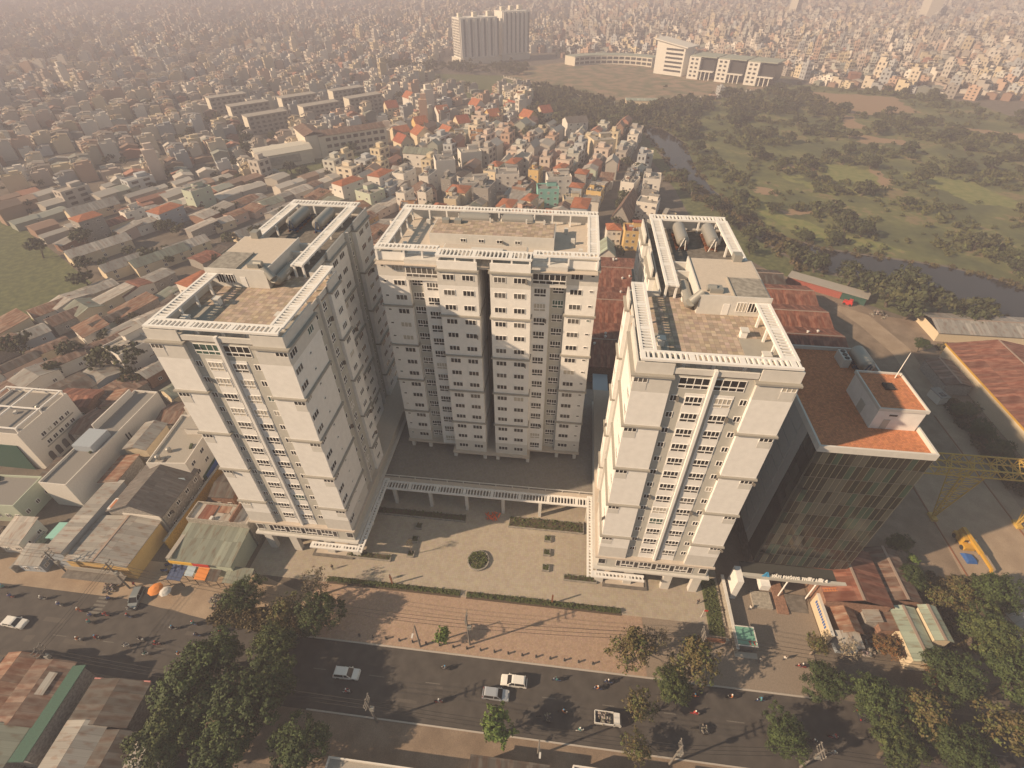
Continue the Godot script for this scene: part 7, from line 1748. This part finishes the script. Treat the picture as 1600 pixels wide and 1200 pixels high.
func car(label: String, x: float, z: float, turn: float, paint: String, kind: String) -> void:   # faces +x
	var o := thing("parked_car" if label.contains("parked") else "car", label, "car", Vector3(x, 0.016, z), "cars on the road", turn)
	var l := 2.3; var h := 1.78 if kind == "van" else 1.52
	var wx := -2.05 if kind == "van" else -1.45
	var body := car_mesh([[-l, 0.32], [l, 0.32], [l + 0.04, 0.62], [l - 0.12, 0.86], [1.25, 1.0], [0.95, 1.02], [-l + 0.02, 1.02], [-l - 0.03, 0.7]], 1.82, 0.1)
	part(o, "body", body.mesh(M[paint]))
	var cabin := car_mesh([[1.2, 1.0], [0.42, h - 0.1], [0.1, h], [wx + 0.25, h], [wx, h - 0.14], [wx - 0.22, 1.0]], 1.8, 0.22)
	part(o, "cabin_glass", cabin.mesh(M["window_dark"]))
	var roof := car_mesh([[0.4, h - 0.06], [0.1, h + 0.03], [wx + 0.25, h + 0.03], [wx + 0.02, h - 0.1]], 1.82, 0.215)
	part(o, "roof", roof.mesh(M[paint]))
	for s in [-1, 1]:
		for q in [[1.15, 0.45], [-0.25, -0.2], [wx - 0.1, wx + 0.06]]:
			var b := MB.new(); b.bar(Vector3(q[0], 1.0, s * 0.89), Vector3(q[1], h - 0.04, s * 0.74), 0.09, 0.09); part(o, "pillar", b.mesh(M[paint]))
		for wxx in [1.45, -1.4]:
			var wl := part(o, "wheel", wheel_mesh(0.34, 0.24), Vector3(wxx, 0.34, s * 0.8))
			var b := MB.new(); b.tube(Vector3(0, 0, 0.125 * s), Vector3(0, 0, 0.14 * s), 0.2, 0.18, 10); part(wl, "rim", b.mesh(M["chrome"]))
		part(o, "headlight", box_mesh(0.12, 0.18, 0.38, "head_lamp"), Vector3(l - 0.04, 0.74, s * 0.62)); part(o, "tail_light", box_mesh(0.08, 0.3, 0.22, "tail_red"), Vector3(-l - 0.0, 0.86, s * 0.74)); part(o, "mirror", box_mesh(0.16, 0.16, 0.2, paint), Vector3(0.9, 1.1, s * 1.0))
	part(o, "bumper", box_mesh(0.16, 0.22, 1.7, paint), Vector3(l + 0.03, 0.45, 0)); part(o, "bumper", box_mesh(0.16, 0.22, 1.7, paint), Vector3(-l - 0.03, 0.47, 0))

func traffic() -> void:
	mat("car_white", lin(0.72, 0.71, 0.69), 0.3); mat("car_silver", lin(0.42, 0.45, 0.50), 0.3, null, 0, 0.3); mat("car_grey", lin(0.22, 0.25, 0.26), 0.3, null, 0, 0.3); mat("car_dark", lin(0.03, 0.033, 0.04), 0.25)
	for q in ["car_white", "car_silver", "car_grey", "car_dark"]: M[q].clearcoat_enabled = true; M[q].clearcoat = 0.6
	car("white hatchback with its nose to the right at the left edge", -103.9, -34.1, -0.05, "car_white", "car")
	car("grey car parked by the alley mouth, nose to the road", -83.2, -41.5, -1.35, "car_grey", "van")
	car("white van heading right, leftmost of the three in the middle", -34.8, -32.6, 0.02, "car_white", "van")
	car("white car heading left beside the silver van", -4.0, -34.8, PI, "car_white", "van")
	car("silver van heading right, just above the bright green tree", -7.0, -32.3, 0.0, "car_silver", "van")
	car("dark car half hidden under the trees on the right", 58.4, -36.2, 0.0, "car_dark", "van")
	var o := thing("truck", "small truck with white sides and pale load under yellow brown tree", "truck", Vector3(12.7, 0.016, -30.6))
	part(o, "bed", box_mesh(3.2, 0.2, 1.9, "dark_metal"), Vector3(-0.6, 0.9, 0))
	for s in [-1, 1]: part(o, "side_board", box_mesh(3.2, 0.7, 0.1, "car_white"), Vector3(-0.6, 1.35, s * 0.95))
	part(o, "tail_board", box_mesh(0.1, 0.7, 1.9, "car_white"), Vector3(-2.2, 1.35, 0)); part(o, "cab", car_mesh([[1.05, 0.4], [2.3, 0.4], [2.35, 1.1], [2.0, 1.9], [1.05, 1.95]], 1.8, 0.05).mesh(M["car_white"])); part(o, "windscreen", box_mesh(0.06, 0.6, 1.5, "window_dark"), Vector3(2.2, 1.5, 0))
	for s in [-1, 1]: part(o, "wheel", wheel_mesh(0.38, 0.25), Vector3(1.6, 0.38, s * 0.8)); part(o, "wheel", wheel_mesh(0.38, 0.25), Vector3(-1.4, 0.38, s * 0.8))
	var ld := solid("cargo_load", heap(55, 1.1, 0.7, 40), "pale sacks and greens loaded on the small truck", "cargo", Vector3(12.1, 1.25, -30.6)); ld.set_meta("kind", "stuff")
	for q in [[2.0, -29.8, "cargo tricycle with pale load on the road right of the bright tree", 61], [28.5, -31.1, "cargo tricycle with red and blue load near the lower right trees", 62]]:
		o = thing("cargo_tricycle", q[2], "tricycle", Vector3(q[0], 0.016, q[1]), "cargo tricycles")
		part(o, "bed", box_mesh(1.6, 0.4, 1.2, "dark_metal"), Vector3(0.6, 0.6, 0)); var hp := part(o, "load", heap(q[3], 0.7, 0.8, 24), Vector3(0.6, 0.75, 0)); stuff(hp)
		part(o, "frame", box_mesh(1.4, 0.15, 0.2, "dark_metal"), Vector3(-0.7, 0.5, 0)); part(o, "saddle", box_mesh(0.5, 0.12, 0.28, "black_rubber"), Vector3(-0.9, 0.8, 0))
		part(o, "wheel", wheel_mesh(0.32, 0.1), Vector3(-1.3, 0.32, 0)); for s in [-1, 1]: part(o, "wheel", wheel_mesh(0.32, 0.1), Vector3(0.7, 0.32, s * 0.66))
	# motorbike, built once
	var body := MB.new()
	body.bar(Vector3(-0.75, 0.72, 0), Vector3(0.1, 0.62, 0), 0.26, 0.22); body.bar(Vector3(0.1, 0.6, 0), Vector3(0.5, 0.72, 0), 0.2, 0.3); body.bar(Vector3(0.48, 0.5, 0), Vector3(0.56, 1.0, 0), 0.3, 0.14); body.bar(Vector3(-0.3, 0.4, 0), Vector3(0.2, 0.4, 0), 0.22, 0.26); body.bar(Vector3(0.5, 0.6, 0), Vector3(0.72, 0.32, 0), 0.16, 0.08); body.bar(Vector3(-0.4, 0.42, 0.1), Vector3(-0.65, 0.32, 0.1), 0.08, 0.08)
	var seat := MB.new(); seat.hexa([Vector3(-0.8, 0.76, -0.14), Vector3(0.05, 0.72, -0.1), Vector3(0.05, 0.72, 0.1), Vector3(-0.8, 0.76, 0.14), Vector3(-0.78, 0.86, -0.12), Vector3(0.0, 0.80, -0.08), Vector3(0.0, 0.80, 0.08), Vector3(-0.78, 0.86, 0.12)])
	var bars := MB.new(); bars.bar(Vector3(0.5, 1.0, -0.33), Vector3(0.5, 1.0, 0.33), 0.05, 0.05); bars.bar(Vector3(0.55, 1.0, 0.25), Vector3(0.5, 1.2, 0.3), 0.03, 0.03); bars.bar(Vector3(0.55, 1.0, -0.25), Vector3(0.5, 1.2, -0.3), 0.03, 0.03)
	var seat_m := seat.mesh(M["black_rubber"]); var bars_m := bars.mesh(M["dark_metal"])
	var paints := [["red", 0.38, 0.03, 0.03], ["black", 0.02, 0.02, 0.022], ["white", 0.55, 0.55, 0.53], ["blue", 0.04, 0.09, 0.26]]
	var body_ms := []
	for q in paints: body_ms.append(body.mesh(mat("bike_" + q[0], lin(q[1], q[2], q[3]), 0.35)))
	var hel := MB.new(); hel.lathe([[0.125, -0.02], [0.14, 0.05], [0.13, 0.12], [0.09, 0.18], [0.0, 0.205]], 10)
	var riders := []; var walkers := []
	for q in SHIRTS:
		var sh := Color(q[1], q[2], q[3])
		riders.append(body_mesh(rider_bones(), 0.045, func(p: Vector3) -> Color: return Color(0.30, 0.17, 0.11) if p.y > 1.39 or (p.x > 0.36 and p.y > 0.95) else (sh if p.y > 0.88 else (Color(0.04, 0.045, 0.07) if p.y > 0.36 else Color(0.06, 0.05, 0.045)))))
	for k in [0, 1, 3]:
		var q: Array = SHIRTS[k]; var sh := Color(q[1], q[2], q[3])
		walkers.append(body_mesh(walker_bones(), 0.04, func(p: Vector3) -> Color: return (Color(0.02, 0.018, 0.016) if p.y > 1.66 else Color(0.30, 0.17, 0.11)) if p.y > 1.48 or p.y < 0.82 and absf(p.z) > 0.2 else (sh if p.y > 0.94 else (Color(0.05, 0.055, 0.08) if p.y > 0.1 else Color(0.04, 0.035, 0.03)))))
	var hel_m := []
	for q in ["sign_white", "car_dark", "red_paint", "sign_blue"]: hel_m.append(hel.mesh(M[q]))
	var r := RandomNumberGenerator.new(); r.seed = 404
	# x, z, heading (1 to the right), where
	var spots := [[-112.6, -40.6], [-109.5, -39.0], [-102.5, -39.3], [-98.0, -38.5], [-93.0, -37.9], [-89.9, -37.2], [-89.1, -35.9], [-87.1, -37.7], [-83.0, -39.3], [-82.2, -37.9], [-68.3, -38.0], [-71.8, -36.7], [-62.2, -37.3], [-66.3, -36.0], [-61.4, -35.7], [-88.9, -32.6], [-85.6, -33.3], [-76.8, -34.0], [-78.8, -32.6], [-73.2, -33.6], [-74.1, -31.6], [-67.7, -32.3], [-88.7, -40.8], [-16.9, -35.6], [-16.9, -30.1], [-33.8, -29.8], [3.8, -36.0], [11.2, -35.4], [13.1, -36.7], [5.1, -31.0], [8.0, -28.6], [28.3, -36.1], [34.8, -36.7], [39.8, -36.8], [27.9, -33.4], [46.9, -31.4], [50.6, -32.5], [49.6, -30.1], [78.8, -31.1], [48.9, -43.5]]
	spots.sort_custom(func(a, b) -> bool: return a[0] < b[0])
	for k in spots.size():
		var away: bool = spots[k][1] < -34.2
		var turn := (PI if away else 0.0) + r.randf_range(-0.15, 0.15)
		var pc: int = r.randi() % 4; var sc: int = r.randi() % SHIRTS.size(); var hc: int = r.randi() % 4
		var at := Vector3(spots[k][0], 0.016, spots[k][1])
		var m := thing("motorbike", "%s motorbike on the road, %s counting from the left" % [paints[pc][0], ordinal(k)], "motorbike", at, "motorbikes on the road", turn)
		part(m, "body", body_ms[pc]); part(m, "seat", seat_m); part(m, "handlebar", bars_m)
		for wx in [0.72, -0.62]: part(m, "wheel", wheel_mesh(0.29, 0.1), Vector3(wx, 0.29, 0))
		part(m, "headlight", box_mesh(0.1, 0.16, 0.16, "head_lamp"), Vector3(0.62, 0.92, 0))
		var p := thing("person", "motorbike rider in %s top, %s rider counting from the left" % [SHIRTS[sc][0], ordinal(k)], "person", at, "motorbike riders", turn)
		part(p, "body", riders[sc]); part(p, "helmet", hel_m[hc], Vector3(0.055, 1.56, 0))
	var ws := [[41.3, -43.6, "person walking past the gate kiosk", 0], [31.7, -53.7, "person standing by the right tower's outer column", 2], [41.9, -53.6, "person in white top on the office forecourt", 0], [46.0, -44.4, "person on the office forecourt near the road", 0], [-32.4, -51.8, "person on the court beside the left banner post", 2], [-80.2, -44.4, "person in red top at the alley mouth", 1], [-85.6, -44.2, "person by the power pole at the alley mouth", 1], [-45.5, -52.6, "person before the left tower entrance", 2]]
	for q in ws:
		var p := thing("person", q[2], "person", Vector3(q[0], 0.15 if q[0] > -50 else 0.012, q[1]), "people on foot", r.randf() * TAU)
		part(p, "body", walkers[q[3]])
	# motorbikes parked tightly in the alley
	for k in 16:
		var at := Vector3(-81.4 + (k % 2) * 1.6, 0.012, -48.0 - (k / 2) * 1.5)
		var m := thing("motorbike", "motorbike parked in the alley, %s counting from the road" % ordinal(k), "motorbike", at, "motorbikes parked in the alley", 0.3 + r.randf_range(-0.2, 0.2))
		part(m, "body", body_ms[r.randi() % 4]); part(m, "seat", seat_m); part(m, "handlebar", bars_m)
		for wx in [0.72, -0.62]: part(m, "wheel", wheel_mesh(0.29, 0.1), Vector3(wx, 0.29, 0))
